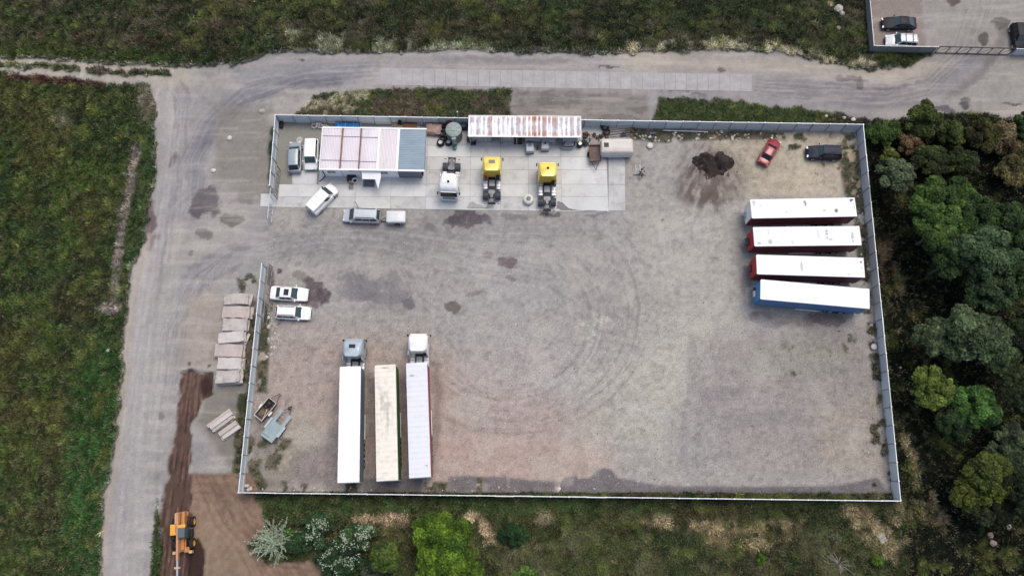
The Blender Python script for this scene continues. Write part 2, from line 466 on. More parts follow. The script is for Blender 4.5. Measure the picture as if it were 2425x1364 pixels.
    for pts, w, s, c in (
        ([(470, 460), (462, 400), (478, 330), (520, 270), (590, 215), (700, 185), (850, 170)], 20, 14, (138, 134, 142)),
        ([(480, 350), (520, 290), (590, 240), (680, 205), (800, 195)], 9, 7, (120, 116, 126)),
        ([(560, 180), (700, 165), (850, 160)], 12, 10, (150, 146, 152)),
        ([(1850, 205), (2000, 225), (2150, 225), (2260, 190), (2310, 130)], 26, 18, (144, 138, 142)),
        ([(1880, 215), (2050, 245), (2180, 250)], 10, 8, (132, 126, 132)),
        ([(2240, 240), (2320, 180), (2360, 120), (2380, 60)], 9, 8, (132, 124, 126)),
        ([(1960, 200), (2100, 212), (2200, 190)], 4, 3, (126, 120, 126)),
        ([(400, 230), (412, 300), (405, 400), (380, 520), (345, 700), (325, 900), (300, 1200), (290, 1400)], 16, 12, (170, 163, 165)),
        ([(440, 230), (430, 330), (420, 420), (400, 560)], 7, 5, (150, 144, 148)),
        ([(400, 210), (420, 260), (415, 330)], 3, 2, (140, 132, 132)), ([(425, 190), (450, 230), (440, 320), (425, 400)], 3, 2, (142, 135, 136)),
        ([(370, 560), (350, 590), (360, 480)], 7, 5, (120, 104, 104)), ([(410, 375), (405, 392)], 9, 6, (112, 102, 104)),
        ([(395, 540), (375, 700), (355, 900), (345, 1100)], 6, 6, (150, 144, 148)),
        ([(310, 760), (295, 900), (272, 1080), (250, 1300)], 4, 4, (150, 138, 138)),
        ([(540, 690), (600, 640), (640, 600)], 22, 14, (158, 154, 158)), ([(380, 780), (450, 660), (560, 590), (700, 560)], 22, 16, (154, 149, 154)),
        ([(430, 760), (480, 680), (570, 625)], 5, 4, (142, 136, 142)), ([(400, 720), (450, 640), (540, 580)], 4, 4, (142, 136, 142)),
        ):
        rc = mixc(rc, stroke(u, v, pts, w, s) * (.55 + .5 * mid), A(*c))
    for i in range(26):   # wheel marks sweeping from the road into the gateway
        k = i / 25.0
        rc = mixc(rc, stroke(us, vs, [(355 + 90 * k, 1000 - 120 * k), (380 + 100 * k, 800 - 60 * k), (450 + 60 * k, 660 - 20 * k), (560, 585 + 12 * k), (760, 545 + 40 * k)], 1.4, 1.5) * .5 * BRK[i % 4], A(132 + 50 * (i % 3 == 0), 126 + 50 * (i % 3 == 0), 132 + 48 * (i % 3 == 0)))
    for i in range(14):   # marks following the bend of the road
        k = (i - 6) * 4.5
        rc = mixc(rc, stroke(us, vs, [(452 + k, 520), (458 + k, 380), (500 + k, 290), (580, 218 + k), (720, 178 + k * .7), (900, 166 + k * .6)], 1.2, 1.4) * .5 * (.2 + .8 * BRK[i % 4]), A(124 + 50 * (i % 4 == 1), 119 + 50 * (i % 4 == 1), 130 + 44 * (i % 4 == 1)))
    for i in range(12):
        k = (i - 5) * 6
        rc = mixc(rc, stroke(us, vs, [(1790, 205 + k * .5), (1950, 218 + k * .6), (2100, 222 + k * .7), (2200, 200 + k * .7), (2290 + k, 110), (2320 + k, 20)], 1.3, 1.4) * .6 * (.3 + .7 * BRK[i % 4]), A(128 + 46 * (i % 3 == 1), 120 + 44 * (i % 3 == 1), 124 + 40 * (i % 3 == 1)))
    for i in range(10):   # long tracks along the western road
        k = (i - 5) * 9
        rc = mixc(rc, stroke(us, vs, [(330 + k, 1500), (345 + k, 1100), (372 + k, 800), (395 + k * .8, 600), (415 + k * .6, 420), (430 + k * .5, 260)], 1.8, 2.2) * .5 * (.3 + .7 * BRK[i % 4]), A(148 + 34 * (i % 2), 141 + 34 * (i % 2), 146 + 30 * (i % 2)))
    rc = mixc(rc, poly(u, v, [(440, 700), (530, 690), (520, 870), (430, 880)], 16) * .6, A(174, 158, 148))
    rc = mixc(rc, poly(u, v, [(505, 915), (590, 880), (575, 1090), (545, 1100), (470, 1000)], 12) * .75, A(128, 121, 114))
    rc = mixc(rc, stroke(u, v, [(600, 720), (590, 800), (580, 900)], 9, 6) * .85, A(92, 84, 76))  # dark earth with painted-in shadow between the slab stacks and the fence
    rc = mixc(rc, stroke(u, v, [(352, 560), (318, 680), (300, 820), (278, 1000), (258, 1200), (245, 1364)], 7, 7) * .55, A(186, 170, 158))
    rc = mixc(rc, stroke(u, v, [(420, 640), (372, 800), (345, 1000), (325, 1364)], 22, 18) * .4, A(186, 180, 178))
    for q in ((452, 878, 5, 6), (449, 862, 3, 5), (495, 866, 4, 3), (433, 885, 6, 4)): rc = mixc(rc, blob(us, vs, *q) * .9, A(70, 54, 52))
    rc = mixc(rc, poly(u, v, [(500, 250), (640, 260), (640, 450), (600, 470), (520, 430)], 18) * .7, A(140, 132, 126))
    rc = mixc(rc, poly(u, v, [(1215, 215), (1535, 222), (1535, 300), (1205, 300)], 7) * .85, A(140, 132, 130))
    st = poly(u, v, [(1215, 215), (1535, 222), (1535, 300), (1205, 300)], 7)
    rc = mixc(rc, st * sstep(.5, .62, fbm(x * .35, y, .5, 3, 28)) * .6, A(112, 105, 104))
    # dark wet or oily patches on the road
    for cx, cy, rx, ry, ro, c in ((490, 485, 32, 40, 20, (104, 98, 102)), (475, 500, 16, 18, 0, (100, 92, 98)), (548, 520, 24, 12, -10, (112, 106, 104)), (485, 555, 22, 9, 10, (118, 112, 110)),
        (580, 470, 22, 16, 20, (136, 128, 126)), (455, 600, 9, 12, 0, (132, 124, 122)), (555, 585, 30, 12, 0, (136, 130, 134)), (708, 148, 24, 5, 0, (78, 74, 82)), (1440, 158, 26, 3, 0, (96, 90, 96)), (1708, 165, 12, 5, 0, (108, 100, 102)),
        (2020, 190, 40, 9, 5, (118, 108, 112)), (2035, 196, 10, 12, 0, (92, 84, 90)), (2285, 243, 16, 14, 0, (72, 68, 76)), (2235, 262, 34, 9, 10, (98, 90, 100)), (2370, 55, 22, 14, 0, (104, 96, 98)), (2328, 90, 12, 16, 0, (88, 80, 82)),
        (2398, 246, 26, 3, 5, (80, 72, 72)), (2255, 5, 20, 9, 0, (88, 76, 78)), (1660, 225, 26, 5, 5, (120, 114, 118)), (1610, 215, 60, 1.6, 1, (112, 108, 114)), (382, 985, 8, 8, 0, (130, 124, 124)), (383, 1180, 5, 8, 0, (82, 78, 84)),
        (362, 525, 9, 32, 8, (112, 96, 98)), (1170, 140, 60, 7, 0, (146, 138, 140)), (1300, 145, 90, 6, 0, (148, 140, 140))):
        rc = mixc(rc, sstep(.38, .62, blob(u, v, cx, cy, rx, ry, ro, .75) + (m2 - .5) * 1.3 + (fine - .5) * .5 - .5 * (1 - blob(u, v, cx, cy, rx * 1.5, ry * 1.5, ro, .5))) * (.7 + .3 * fine), A(*c))
    rc = mixc(rc, sstep(.58, .74, fbm(x, y, 1.3, 4, 183)) * .12, A(128, 120, 124))
    wl = sstep(470, 380, u0 + (v0 - 300) * .12)
    an = fbm(x * 1.6, y * .16, 1.0, 4, 201) * wl + fbm(x * .16, y * 1.6, 1.0, 4, 202) * (1 - wl)
    rc = rc * (1.0 + .05 * wl + .30 * (an - .5) + .26 * (fine - .5) + .14 * (m2 - .5))[:, None] * 1.0
    rc = mixc(rc, sstep(.58, .72, an) * .25, A(196, 186, 180))
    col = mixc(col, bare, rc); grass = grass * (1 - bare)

    # --- the gravel yard
    yard = poly(us, vs, P_YARD, 2.5)
    yc = np.tile(np.array(A(170, 163, 162)), (n, 1))
    yc = mixc(yc, sstep(.38, .62, big) * .7, A(160, 155, 157))
    yc = mixc(yc, poly(u, v, [(590, 800), (760, 780), (1000, 820), (1420, 980), (1450, 1150), (620, 1150), (600, 950)], 60) * .7 * (.5 + mid), A(182, 161, 155))
    yc = mixc(yc, poly(u, v, [(1030, 1040), (1440, 1040), (1440, 1135), (1030, 1160)], 25) * .6, A(188, 162, 155))
    yc = mixc(yc, poly(u, v, [(1100, 790), (1400, 750), (1400, 900), (1100, 950)], 60) * .6, A(176, 165, 164))
    yc = mixc(yc, poly(u, v, [(1640, 300), (2020, 310), (2000, 470), (1760, 470)], 30) * .85, A(190, 176, 160))
    yc = mixc(yc, poly(u, v, [(1510, 460), (1760, 450), (1780, 760), (1640, 800), (1510, 700)], 60) * .6, A(182, 175, 168))
    yc = mixc(yc, poly(u, v, [(1390, 900), (1600, 740), (1700, 780), (1620, 960), (1560, 1080), (1400, 1020)], 85) * .65 * (.3 + mid), A(188, 182, 170))
    yc = mixc(yc, poly(u, v, [(1700, 790), (2080, 760), (2100, 1100), (1750, 1120), (1640, 950)], 50) * .8, A(160, 149, 148))
    yc = mixc(yc, blob(u, v, 1900, 850, 130, 50, 0, .6) * .5, A(150, 148, 138))
    yc = mixc(yc, poly(u, v, [(1930, 970), (2090, 930), (2105, 1120), (1950, 1120)], 30) * .5, A(184, 170, 158))
    yc = mixc(yc, poly(u, v, [(640, 545), (960, 510), (1000, 600), (700, 620), (640, 610)], 25) * .7, A(150, 144, 147))
    yc = mixc(yc, poly(u, v, [(900, 510), (1400, 515), (1400, 600), (900, 610)], 30) * .6, A(154, 148, 150))
    # dark asphalt planings along the southern fence
    for pts in ([(1064, 1128), (1128, 1126), (1130, 1164), (1060, 1166)], [(1142, 1128), (1200, 1128), (1203, 1168), (1140, 1168)], [(1204, 1132), (1312, 1140), (1316, 1172), (1202, 1170)],
                [(1328, 1140), (1338, 1128), (1368, 1126), (1372, 1133), (1400, 1130), (1412, 1112), (1432, 1106), (1450, 1112), (1462, 1130), (1500, 1138), (1560, 1150), (1850, 1152), (1990, 1148), (2080, 1130), (2112, 1180), (1320, 1174)], [(860, 1132), (1000, 1132), (1000, 1166), (860, 1166)]):
        
        yc = mixc(yc, poly(us, vs, pts, 4) * .92, A(114, 108, 114))
    yc = mixc(yc, stroke(us, vs, [(1560, 1164), (1800, 1164), (2080, 1172)], 5, 4) * .6, A(104, 96, 100))
    yc = mixc(yc, poly(u, v, [(600, 960), (720, 1080), (680, 1165), (590, 1165)], 14) * .7, A(132, 124, 118))
    yc = mixc(yc, poly(u, v, [(690, 1100), (720, 1060), (800, 1010), (800, 1160), (690, 1162)], 22) * .6, A(132, 124, 127))
    # dug sand and soil between the fence and the cars
    yc = mixc(yc, poly(us, vs, [(664, 292), (760, 292), (752, 405), (690, 410), (690, 440), (652, 440)], 6), A(126, 116, 108))
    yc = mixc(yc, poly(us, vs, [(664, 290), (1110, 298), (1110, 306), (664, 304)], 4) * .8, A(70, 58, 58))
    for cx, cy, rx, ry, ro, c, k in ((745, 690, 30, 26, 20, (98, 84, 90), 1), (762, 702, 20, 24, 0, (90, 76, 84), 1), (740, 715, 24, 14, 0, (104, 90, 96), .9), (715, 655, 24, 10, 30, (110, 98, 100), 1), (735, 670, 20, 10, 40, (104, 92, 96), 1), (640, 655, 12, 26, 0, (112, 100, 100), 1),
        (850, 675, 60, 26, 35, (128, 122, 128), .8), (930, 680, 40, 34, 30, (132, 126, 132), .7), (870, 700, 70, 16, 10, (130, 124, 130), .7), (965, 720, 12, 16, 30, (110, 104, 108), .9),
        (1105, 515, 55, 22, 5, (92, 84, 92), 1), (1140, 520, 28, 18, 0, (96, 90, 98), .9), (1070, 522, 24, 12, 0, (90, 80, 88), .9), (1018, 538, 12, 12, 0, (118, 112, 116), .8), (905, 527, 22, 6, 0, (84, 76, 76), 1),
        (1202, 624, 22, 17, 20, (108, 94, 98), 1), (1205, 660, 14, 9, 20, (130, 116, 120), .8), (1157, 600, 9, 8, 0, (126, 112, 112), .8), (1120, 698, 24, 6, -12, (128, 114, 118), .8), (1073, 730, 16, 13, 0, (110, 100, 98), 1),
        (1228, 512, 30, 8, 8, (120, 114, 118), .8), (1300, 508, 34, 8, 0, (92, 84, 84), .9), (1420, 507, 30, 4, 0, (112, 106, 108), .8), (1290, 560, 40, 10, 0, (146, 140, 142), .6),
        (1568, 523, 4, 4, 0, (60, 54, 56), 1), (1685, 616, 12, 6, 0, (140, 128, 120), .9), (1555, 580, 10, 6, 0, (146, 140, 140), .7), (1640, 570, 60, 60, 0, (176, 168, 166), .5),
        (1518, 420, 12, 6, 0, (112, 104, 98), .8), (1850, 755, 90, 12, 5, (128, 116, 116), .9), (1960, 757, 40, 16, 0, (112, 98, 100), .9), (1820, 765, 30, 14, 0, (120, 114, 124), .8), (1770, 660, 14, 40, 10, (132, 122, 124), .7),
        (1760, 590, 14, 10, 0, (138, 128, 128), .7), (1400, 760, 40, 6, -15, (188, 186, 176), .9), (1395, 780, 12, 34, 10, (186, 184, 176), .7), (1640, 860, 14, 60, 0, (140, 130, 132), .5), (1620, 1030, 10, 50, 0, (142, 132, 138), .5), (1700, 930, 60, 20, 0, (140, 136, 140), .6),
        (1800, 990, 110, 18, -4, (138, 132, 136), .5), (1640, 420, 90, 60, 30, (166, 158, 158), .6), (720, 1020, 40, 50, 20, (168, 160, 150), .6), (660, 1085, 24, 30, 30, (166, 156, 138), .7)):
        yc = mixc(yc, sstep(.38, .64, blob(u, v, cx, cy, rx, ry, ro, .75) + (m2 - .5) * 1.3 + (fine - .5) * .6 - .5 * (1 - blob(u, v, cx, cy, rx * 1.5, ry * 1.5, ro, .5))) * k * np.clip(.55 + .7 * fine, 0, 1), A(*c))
    for i in range(16):   # turning circle of lorries
        r = 140 + i * 11.5 + ((i * 37) % 17); ox, oy = ((i * 53) % 37) - 18, ((i * 29) % 31) - 15
        a0, a1 = math.radians(-25 - (i * 13) % 30), math.radians(150 + (i * 29) % 25)
        pts = [(1215 + ox + r * 1.02 * math.cos(a0 + (a1 - a0) * t / 14), 745 + oy + r * .92 * math.sin(a0 + (a1 - a0) * t / 14)) for t in range(15)]
        d = (i % 3 == 1)
        yc = mixc(yc, stroke(us, vs, pts, 1.5 + (i % 4) * .5, 1.8) * (.40 if not d else .32) * BRK[i % 4], A(134 + 60 * d, 124 + 60 * d, 126 + 58 * d))
    for i in range(16):   # tracks from the gateway through the yard
        k = (i - 7) * 6.5
        d = (i % 3 == 2)
        yc = mixc(yc, stroke(us, vs, [(600, 590 + k * .6), (760, 555 + k * .7), (900, 560 + k), (1100, 590 + k * 1.2), (1300, 610 + k * 1.7), (1420, 700 + k * 2.2)], 1.5, 2.0) * .45 * BRK[i % 4], A(132 + 56 * d, 126 + 56 * d, 130 + 54 * d))
    for i in range(12):
        k = i * 13
        yc = mixc(yc, stroke(us, vs, [(820 + k, 640), (850 + k, 700), (900 + k, 740)], 2.2, 2.6) * .45 * BRK[i % 4], A(116, 110, 118))
    for i in range(9):
        yc = mixc(yc, stroke(us, vs, [(1640 + i * 11, 810), (1628 + i * 9, 950), (1590 + i * 10, 1110)], 2.2, 3) * .32 * BRK[i % 4], A(138, 130, 134))
        yc = mixc(yc, stroke(us, vs, [(1660, 900 + i * 15), (1850, 905 + i * 12), (2060, 930 + i * 12)], 1.8, 2.4) * .36 * BRK[i % 4], A(134, 126, 130))
    for i in range(5):
        yc = mixc(yc, stroke(us, vs, [(2072 + i * 5, 880), (2086 + i * 4, 1000)], 1.3, 1.5) * .4, A(130, 120, 120))
    # soil washed out below the heap
    fan = blob(u, v, 1680, 425, 74, 70, 6, .45)
    fa = np.arctan2(u0 - 1695, np.maximum(v0 - 300, 1)); fr = np.hypot(u0 - 1695, v0 - 300)
    fst = (.7 * fbm(fa * 13, fr / 40, .8, 4, 191) + .3 * m2)
    yc = mixc(yc, fan * sstep(.36, .52, fst) * .9, A(100, 88, 86))
    yc = mixc(yc, fan * sstep(.50, .64, fst) * .7, A(74, 62, 60))
    yc = mixc(yc, blob(u, v, 1690, 425, 72, 52, 0, .6) * .4, A(140, 122, 116))
    # contact shade beside the parked trailers painted into the gravel, with oil
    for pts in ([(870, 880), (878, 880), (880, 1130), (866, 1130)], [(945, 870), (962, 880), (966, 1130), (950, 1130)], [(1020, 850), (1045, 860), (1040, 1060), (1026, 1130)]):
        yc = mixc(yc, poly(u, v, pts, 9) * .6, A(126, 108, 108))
    yc = mixc(yc, sstep(.56, .72, fbm(x, y, 1.1, 5, 181)) * .16, A(132, 124, 126))
    yc = mixc(yc, sstep(.60, .74, fbm(x, y, .5, 3, 182)) * .30, A(112, 104, 104))
    yc = yc * (1 + .42 * (fine - .5) + .10 * (m2 - .5) + .30 * (big - .5) + .18 * (fbm(x * .3, y * 1.5, 1.2, 4, 203) - .5))[:, None] * 1.01
    yc = mixc(yc, sstep(.60, .74, fbm(x, y, 3.5, 4, 204)) * .30, A(194, 186, 180))
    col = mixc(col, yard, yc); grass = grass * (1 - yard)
    # weeds inside the yard
    wd = np.zeros(n)
    for pts, s, th in (([(1495, 306), (1840, 312), (1840, 330), (1700, 330), (1560, 338), (1495, 330)], 5, .30), ([(1840, 312), (2030, 318), (2032, 345), (1840, 330)], 6, .48), ([(1985, 340), (2032, 340), (2045, 480), (2062, 740), (2035, 740), (2022, 480), (2000, 460)], 7, .34),
                       ([(622, 700), (640, 740), (640, 800), (632, 930), (606, 930), (612, 800)], 6, .42), ([(640, 1040), (690, 1040), (655, 1110), (630, 1110)], 7, .44), ([(1005, 1142), (1062, 1142), (1055, 1168), (1000, 1168)], 5, .38), ([(1128, 1128), (1142, 1128), (1142, 1168), (1128, 1168)], 3, .42), ([(820, 1142), (862, 1142), (862, 1168), (815, 1168)], 4, .46),
                       ([(560, 660), (600, 640), (612, 700), (592, 880), (575, 1000), (580, 1110), (555, 1110), (565, 900), (585, 740)], 6, .40), ([(2072, 1135), (2112, 1135), (2114, 1176), (2062, 1172)], 5, .36), ([(2060, 1005), (2085, 1005), (2082, 1050), (2064, 1050)], 5, .40), ([(1985, 780), (2030, 760), (2025, 850), (2005, 850)], 6, .52), ([(575, 1120), (600, 1090), (640, 1160), (575, 1163)], 5, .46), ([(668, 1140), (730, 1145), (720, 1168), (668, 1165)], 5, .44),
                       ([(590, 980), (640, 1040), (610, 1110), (582, 1100)], 8, .5), ([(700, 610), (640, 640), (640, 780), (660, 790)], 8, .6), ([(1840, 320), (2000, 345), (1990, 450), (1900, 420)], 14, .62), ([(1860, 820), (1960, 830), (1930, 900), (1850, 880)], 20, .62), ([(2050, 740), (2080, 740), (2120, 1130), (2095, 1130)], 4, .55)):
        wd = np.maximum(wd, poly(us, vs, pts, s) * sstep(th, th + .1, fbm(x, y, 1.3, 4, 40)))
    col = mixc(col, wd * .9, A(60, 66, 46))
    col = mixc(col, wd * sstep(.48, .6, fbm(x, y, .7, 3, 186)) * .8, A(118, 106, 92))
    grass = np.maximum(grass, wd)
    # dry tan strip inside the eastern fence
    tn = poly(us, vs, [(1996, 345), (2030, 345), (2045, 470), (2018, 470)], 8) * (1 - wd)
    col = mixc(col, tn * .8, A(178, 158, 128))
    # --- freshly graded earth
    dug = poly(us + (BRK[0] - .5) * 7 + (fbm(x, y, .6, 3, 192) - .5) * 8, vs + (fbm(x, y, .8, 3, 193) - .5) * 8, P_DUG, 3)
    dc = np.tile(np.array(A(148, 124, 110)), (n, 1))
    dc = mixc(dc, poly(us, vs, [(450, 1005), (560, 1010), (552, 1118), (450, 1120)], 5), A(158, 146, 138))
    dc = mixc(dc, sstep(.45, .6, fbm(x * 2.2, y * .5, 2.2, 4, 51)) * .5, A(118, 92, 80))
    dc = mixc(dc, poly(us, vs, [(455, 1170), (520, 1180), (540, 1250), (620, 1330), (600, 1364), (455, 1364)], 20) * .6, A(152, 130, 114))
    for i in range(16):
        k = i * 8
        dc = mixc(dc, stroke(us, vs, [(460 + k * .8, 1160 - (i % 2) * 30), (500 + k, 1240), (560 + k * 1.1, 1310), (600 + k * 1.3, 1390)], 1.8, 1.8) * .75 * (.4 + .6 * BRK[i % 4]), A(112 + 45 * (i % 3 == 0), 88 + 42 * (i % 3 == 0), 76 + 40 * (i % 3 == 0)))
    for i in range(8):
        dc = mixc(dc, stroke(us, vs, [(455, 1128 + i * 9), (540, 1126 + i * 11), (620, 1140 + i * 14)], 1.8, 2) * .7 * BRK[i % 4], A(120 + 36 * (i % 2), 92 + 34 * (i % 2), 82 + 30 * (i % 2)))
        dc = mixc(dc, stroke(us, vs, [(590, 1320 + i * 8), (680, 1328 + i * 7), (770, 1345 + i * 5)], 1.6, 2) * .55 * BRK[i % 4], A(118 + 36 * (i % 2), 94 + 34 * (i % 2), 84 + 30 * (i % 2)))
    strip = poly(us + (BRK[0] - .5) * 7 + (fbm(x, y, .6, 3, 192) - .5) * 8, vs, [(428, 880), (450, 872), (470, 884), (505, 882), (508, 935), (480, 950), (470, 985), (452, 1010), (450, 1200), (450, 1364), (480, 1364), (480, 1500), (360, 1500), (374, 1300), (384, 1200), (400, 1100), (412, 1000), (425, 930)], 3)
    dc = mixc(dc, strip, A(96, 75, 69))
    for i in range(13):
        k = i * 6.0 + ((i * 13) % 5)
        dc = mixc(dc, strip * stroke(us, vs, [(432 + k * .9, 880), (415 + k * .95, 1000), (400 + k, 1120), (382 + k, 1260), (372 + k, 1400)], 1.2 + ((i * 7) % 5) * .4, 1.6) * .85 * BRK[i % 4], A(60 + 78 * (i % 2), 44 + 62 * (i % 2), 40 + 58 * (i % 2)))
    pit = poly(us, vs, [(455, 1280), (470, 1276), (482, 1300), (484, 1330), (478, 1364), (470, 1420), (440, 1420), (440, 1290)], 3)
    dc = mixc(dc, pit, A(62, 46, 44))
    dc = mixc(dc, blob(us, vs, 490, 915, 16, 26, 0, .3), A(66, 48, 46))
    dc = mixc(dc, stroke(us, vs, [(425, 882), (450, 874), (500, 880)], 4, 3) * .8, A(72, 56, 52))
    dc = mixc(dc, sstep(.52, .68, fbm(x * 1.6, y * .7, .9, 4, 184)) * (.16 + .3 * strip), A(92, 72, 64))
    dc = dc * (1 + .45 * (fine - .5) + .2 * (m2 - .5))[:, None]
    col = mixc(col, dug, dc); grass = grass * (1 - dug)
    gstrip = poly(us, vs, [(372, 1180), (378, 1230), (384, 1300), (374, 1400), (352, 1400), (362, 1290)], 4)
    col = mixc(col, gstrip, A(62, 76, 46)); grass = np.maximum(grass, gstrip)
    # --- below the concrete apron
    conc = poly(us, vs, P_CONC, 2)
    col = mixc(col, conc * .9, A(150, 148, 144))
    # heights
    hgt = grass * (.05 * (mid - .4)) + (1 - grass) * .03 * (m2 - .5)
    hgt = hgt - strip * .22 - pit * .25 + stroke(us, vs, [(425, 878), (450, 870), (505, 878)], 5, 4) * .25
    hgt = hgt + strip * .10 * (fbm(x * 3, y * .4, 1.2, 3, 52) - .5)
    hgt = hgt - stroke(u, v, [(325, 350), (300, 470), (280, 620), (262, 730)], 8, 6) * .2
    hgt = np.where((conc > .02), -.03, hgt)
    peb = np.clip(yard * (.35 + .9 * poly(u, v, [(560, 800), (2110, 740), (2110, 1150), (560, 1150)], 60)) + bare * .15, 0, 1) * (1 - wd) * (1 - conc) * (1 - dug)
    return col, grass, hgt, peb

def axis(lo, hi, step, far):
    a = list(np.arange(lo, hi + 1e-6, step)); s = step
    while a[-1] < far: s *= 1.5; a.append(a[-1] + s)
    b = [lo]; s = step
    while b[-1] > -far: s *= 1.5; b.append(b[-1] - s)
    return np.array(b[:0:-1] + a)
STEP = 0.195
gx, gy = axis(-78, 78, STEP, 700), axis(-13, 73, STEP, 700)
XX, YY = np.meshgrid(gx, gy)
xs, ys = XX.ravel(), YY.ravel()
gcol, ggrass, ghgt, gpeb = paint(xs, ys)
nxg, nyg = len(gx), len(gy)
ii = np.arange(nxg * nyg).reshape(nyg, nxg)
quads = np.stack([ii[:-1, :-1], ii[:-1, 1:], ii[1:, 1:], ii[1:, :-1]], -1).reshape(-1, 4)
cu, cv = to_px(xs[quads].mean(1), ys[quads].mean(1))
fg = ggrass[quads].mean(1)
reg = np.zeros(len(quads), int)
reg[fg < .5] = 1
reg[inside(cu, cv, P_YARD)] = 2
reg[inside(cu, cv, P_DUG) & (fg < .5)] = 3
reg[inside(cu, cv, P_COMP)] = 4
V3 = np.stack([xs, ys, ghgt], 1)
for r, (nm, lb) in enumerate((("ground", "rough meadow ground round the fenced yard"), ("road", "grey unpaved road curving round the fenced yard"),
                              ("gravel_yard", "grey gravel yard inside the metal fence"), ("graded_earth", "brown freshly graded earth beside the western road"),
                              ("compound_floor", "bare ground of the neighbouring compound at the upper right"))):
    q = quads[reg == r]
    if not len(q): continue
    used, inv = np.unique(q, return_inverse=True)
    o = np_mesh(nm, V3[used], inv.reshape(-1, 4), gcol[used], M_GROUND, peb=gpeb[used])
    tag(o, lb, kind="structure")

# ------------------------------------------------------------------ grass and weeds
def tufts(name, label, n, box, cond=None, size=(.22, .5), wid=.055, blades=4, bright=1.5, cat="grass", vegonly=False, dryf=.12):
    (u0, v0), (u1, v1) = box
    pts = []
    a, b = G(u0, v1), G(u1, v0); c = G(u0, v0); d = G(u1, v1)
    x = rng.uniform(min(a.x, c.x), max(b.x, d.x), n); y = rng.uniform(min(a.y, d.y), max(b.y, c.y), n)
    uu, vv = to_px(x, y)
    k = (uu > u0) & (uu < u1) & (vv > v0) & (vv < v1)
    x, y = x[k], y[k]
    col, gr, hg, _ = paint(x, y)
    k = gr > .45
    if vegonly: k &= (col[:, 0] < .062) & (fbm(x, y, 2.4, 3, 78) > .5)
    if cond is not None: k &= cond(*to_px(x, y))
    x, y, col, hg = x[k], y[k], col[k], hg[k]
    n = len(x)
    clump = fbm(x, y, .8, 2, 77)
    s = rng.uniform(size[0], size[1], n) * (.5 + clump)
    tint = rng.uniform(.4, 1.7, n) * (.3 + 1.4 * clump)
    base = col * (bright * tint)[:, None] * (1 + rng.uniform(-.13, .13, (n, 3)))
    dry = rng.random(n) < dryf
    base[dry] = np.array(A(150, 138, 108)) * rng.uniform(.5, 1.0, (dry.sum(), 1))
    V = np.empty((n, blades, 3, 3)); Cc = np.empty((n, blades, 3, 3))
    wind = rng.normal(0, .5, n)
    for b in range(blades):
        a = wind + 2 * math.pi * b / blades + rng.uniform(-.6, .6, n)
        ca, sa = np.cos(a), np.sin(a)
        lean = s * rng.uniform(.35, .95, n); hh = s * rng.uniform(.4, 1.0, n); w = wid * rng.uniform(.7, 1.6, n) * (s / .3)
        V[:, b, 0] = np.stack([x - sa * w, y + ca * w, hg - .02], 1)
        V[:, b, 1] = np.stack([x + sa * w, y - ca * w, hg - .02], 1)
        V[:, b, 2] = np.stack([x + ca * lean, y + sa * lean, hg + hh], 1)
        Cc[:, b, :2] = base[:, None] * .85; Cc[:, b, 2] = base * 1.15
    V = V.reshape(-1, 3); Cc = Cc.reshape(-1, 3)
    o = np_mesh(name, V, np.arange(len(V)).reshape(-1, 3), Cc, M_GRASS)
    return tag(o, label, cat, kind="stuff")
tufts("meadow_grass", "olive and rust coloured meadow grass in the field left of the road", 80000, ((-30, 160), (400, 1390)), bright=1.7)
tufts("meadow_grass", "dark wild grass in the field above the upper road", 98000, ((-30, -30), (2060, 175)), size=(.25, .6), bright=1.65)
tufts("verge_grass", "short grass on the verge between the upper road and the fence", 26000, ((640, 205), (2060, 300)), size=(.15, .32))
tufts("rough_grass", "rough grass below the southern fence", 62000, ((560, 1168), (2160, 1390)), size=(.28, .6), wid=.04, dryf=.24, bright=1.65)
tufts("undergrowth", "dark undergrowth between the eastern fence and the trees", 52000, ((2045, 270), (2460, 1390)), size=(.25, .55), cat="undergrowth", bright=1.2)
tufts("tall_weeds", "taller yellowish weed clumps standing out of the left meadow", 7000, ((-30, 180), (330, 1390)), size=(.25, .5), wid=.05, blades=6, bright=1.55, vegonly=True, cat="weeds")
tufts("tall_weeds", "taller weed clumps standing out of the upper field", 8000, ((-30, -30), (2060, 140)), size=(.3, .6), wid=.05, blades=6, bright=1.5, vegonly=True, cat="weeds")
tufts("tall_weeds", "taller weed clumps on the rough ground below the yard", 6000, ((620, 1200), (2160, 1390)), size=(.25, .5), wid=.045, blades=6, bright=1.5, vegonly=True, cat="weeds")
tufts("yard_weeds", "green weeds growing along the inside of the yard fence", 60000, ((560, 300), (2125, 1180)), cond=lambda u, v: inside(u, v, P_YARD) | ((u < 640) & (v > 600) & (v < 1150)), size=(.12, .3))
tufts("compound_weeds", "weeds round the gate and fence of the neighbouring compound", 9000, ((2040, 100), (2460, 215)), size=(.15, .35), cat="weeds")

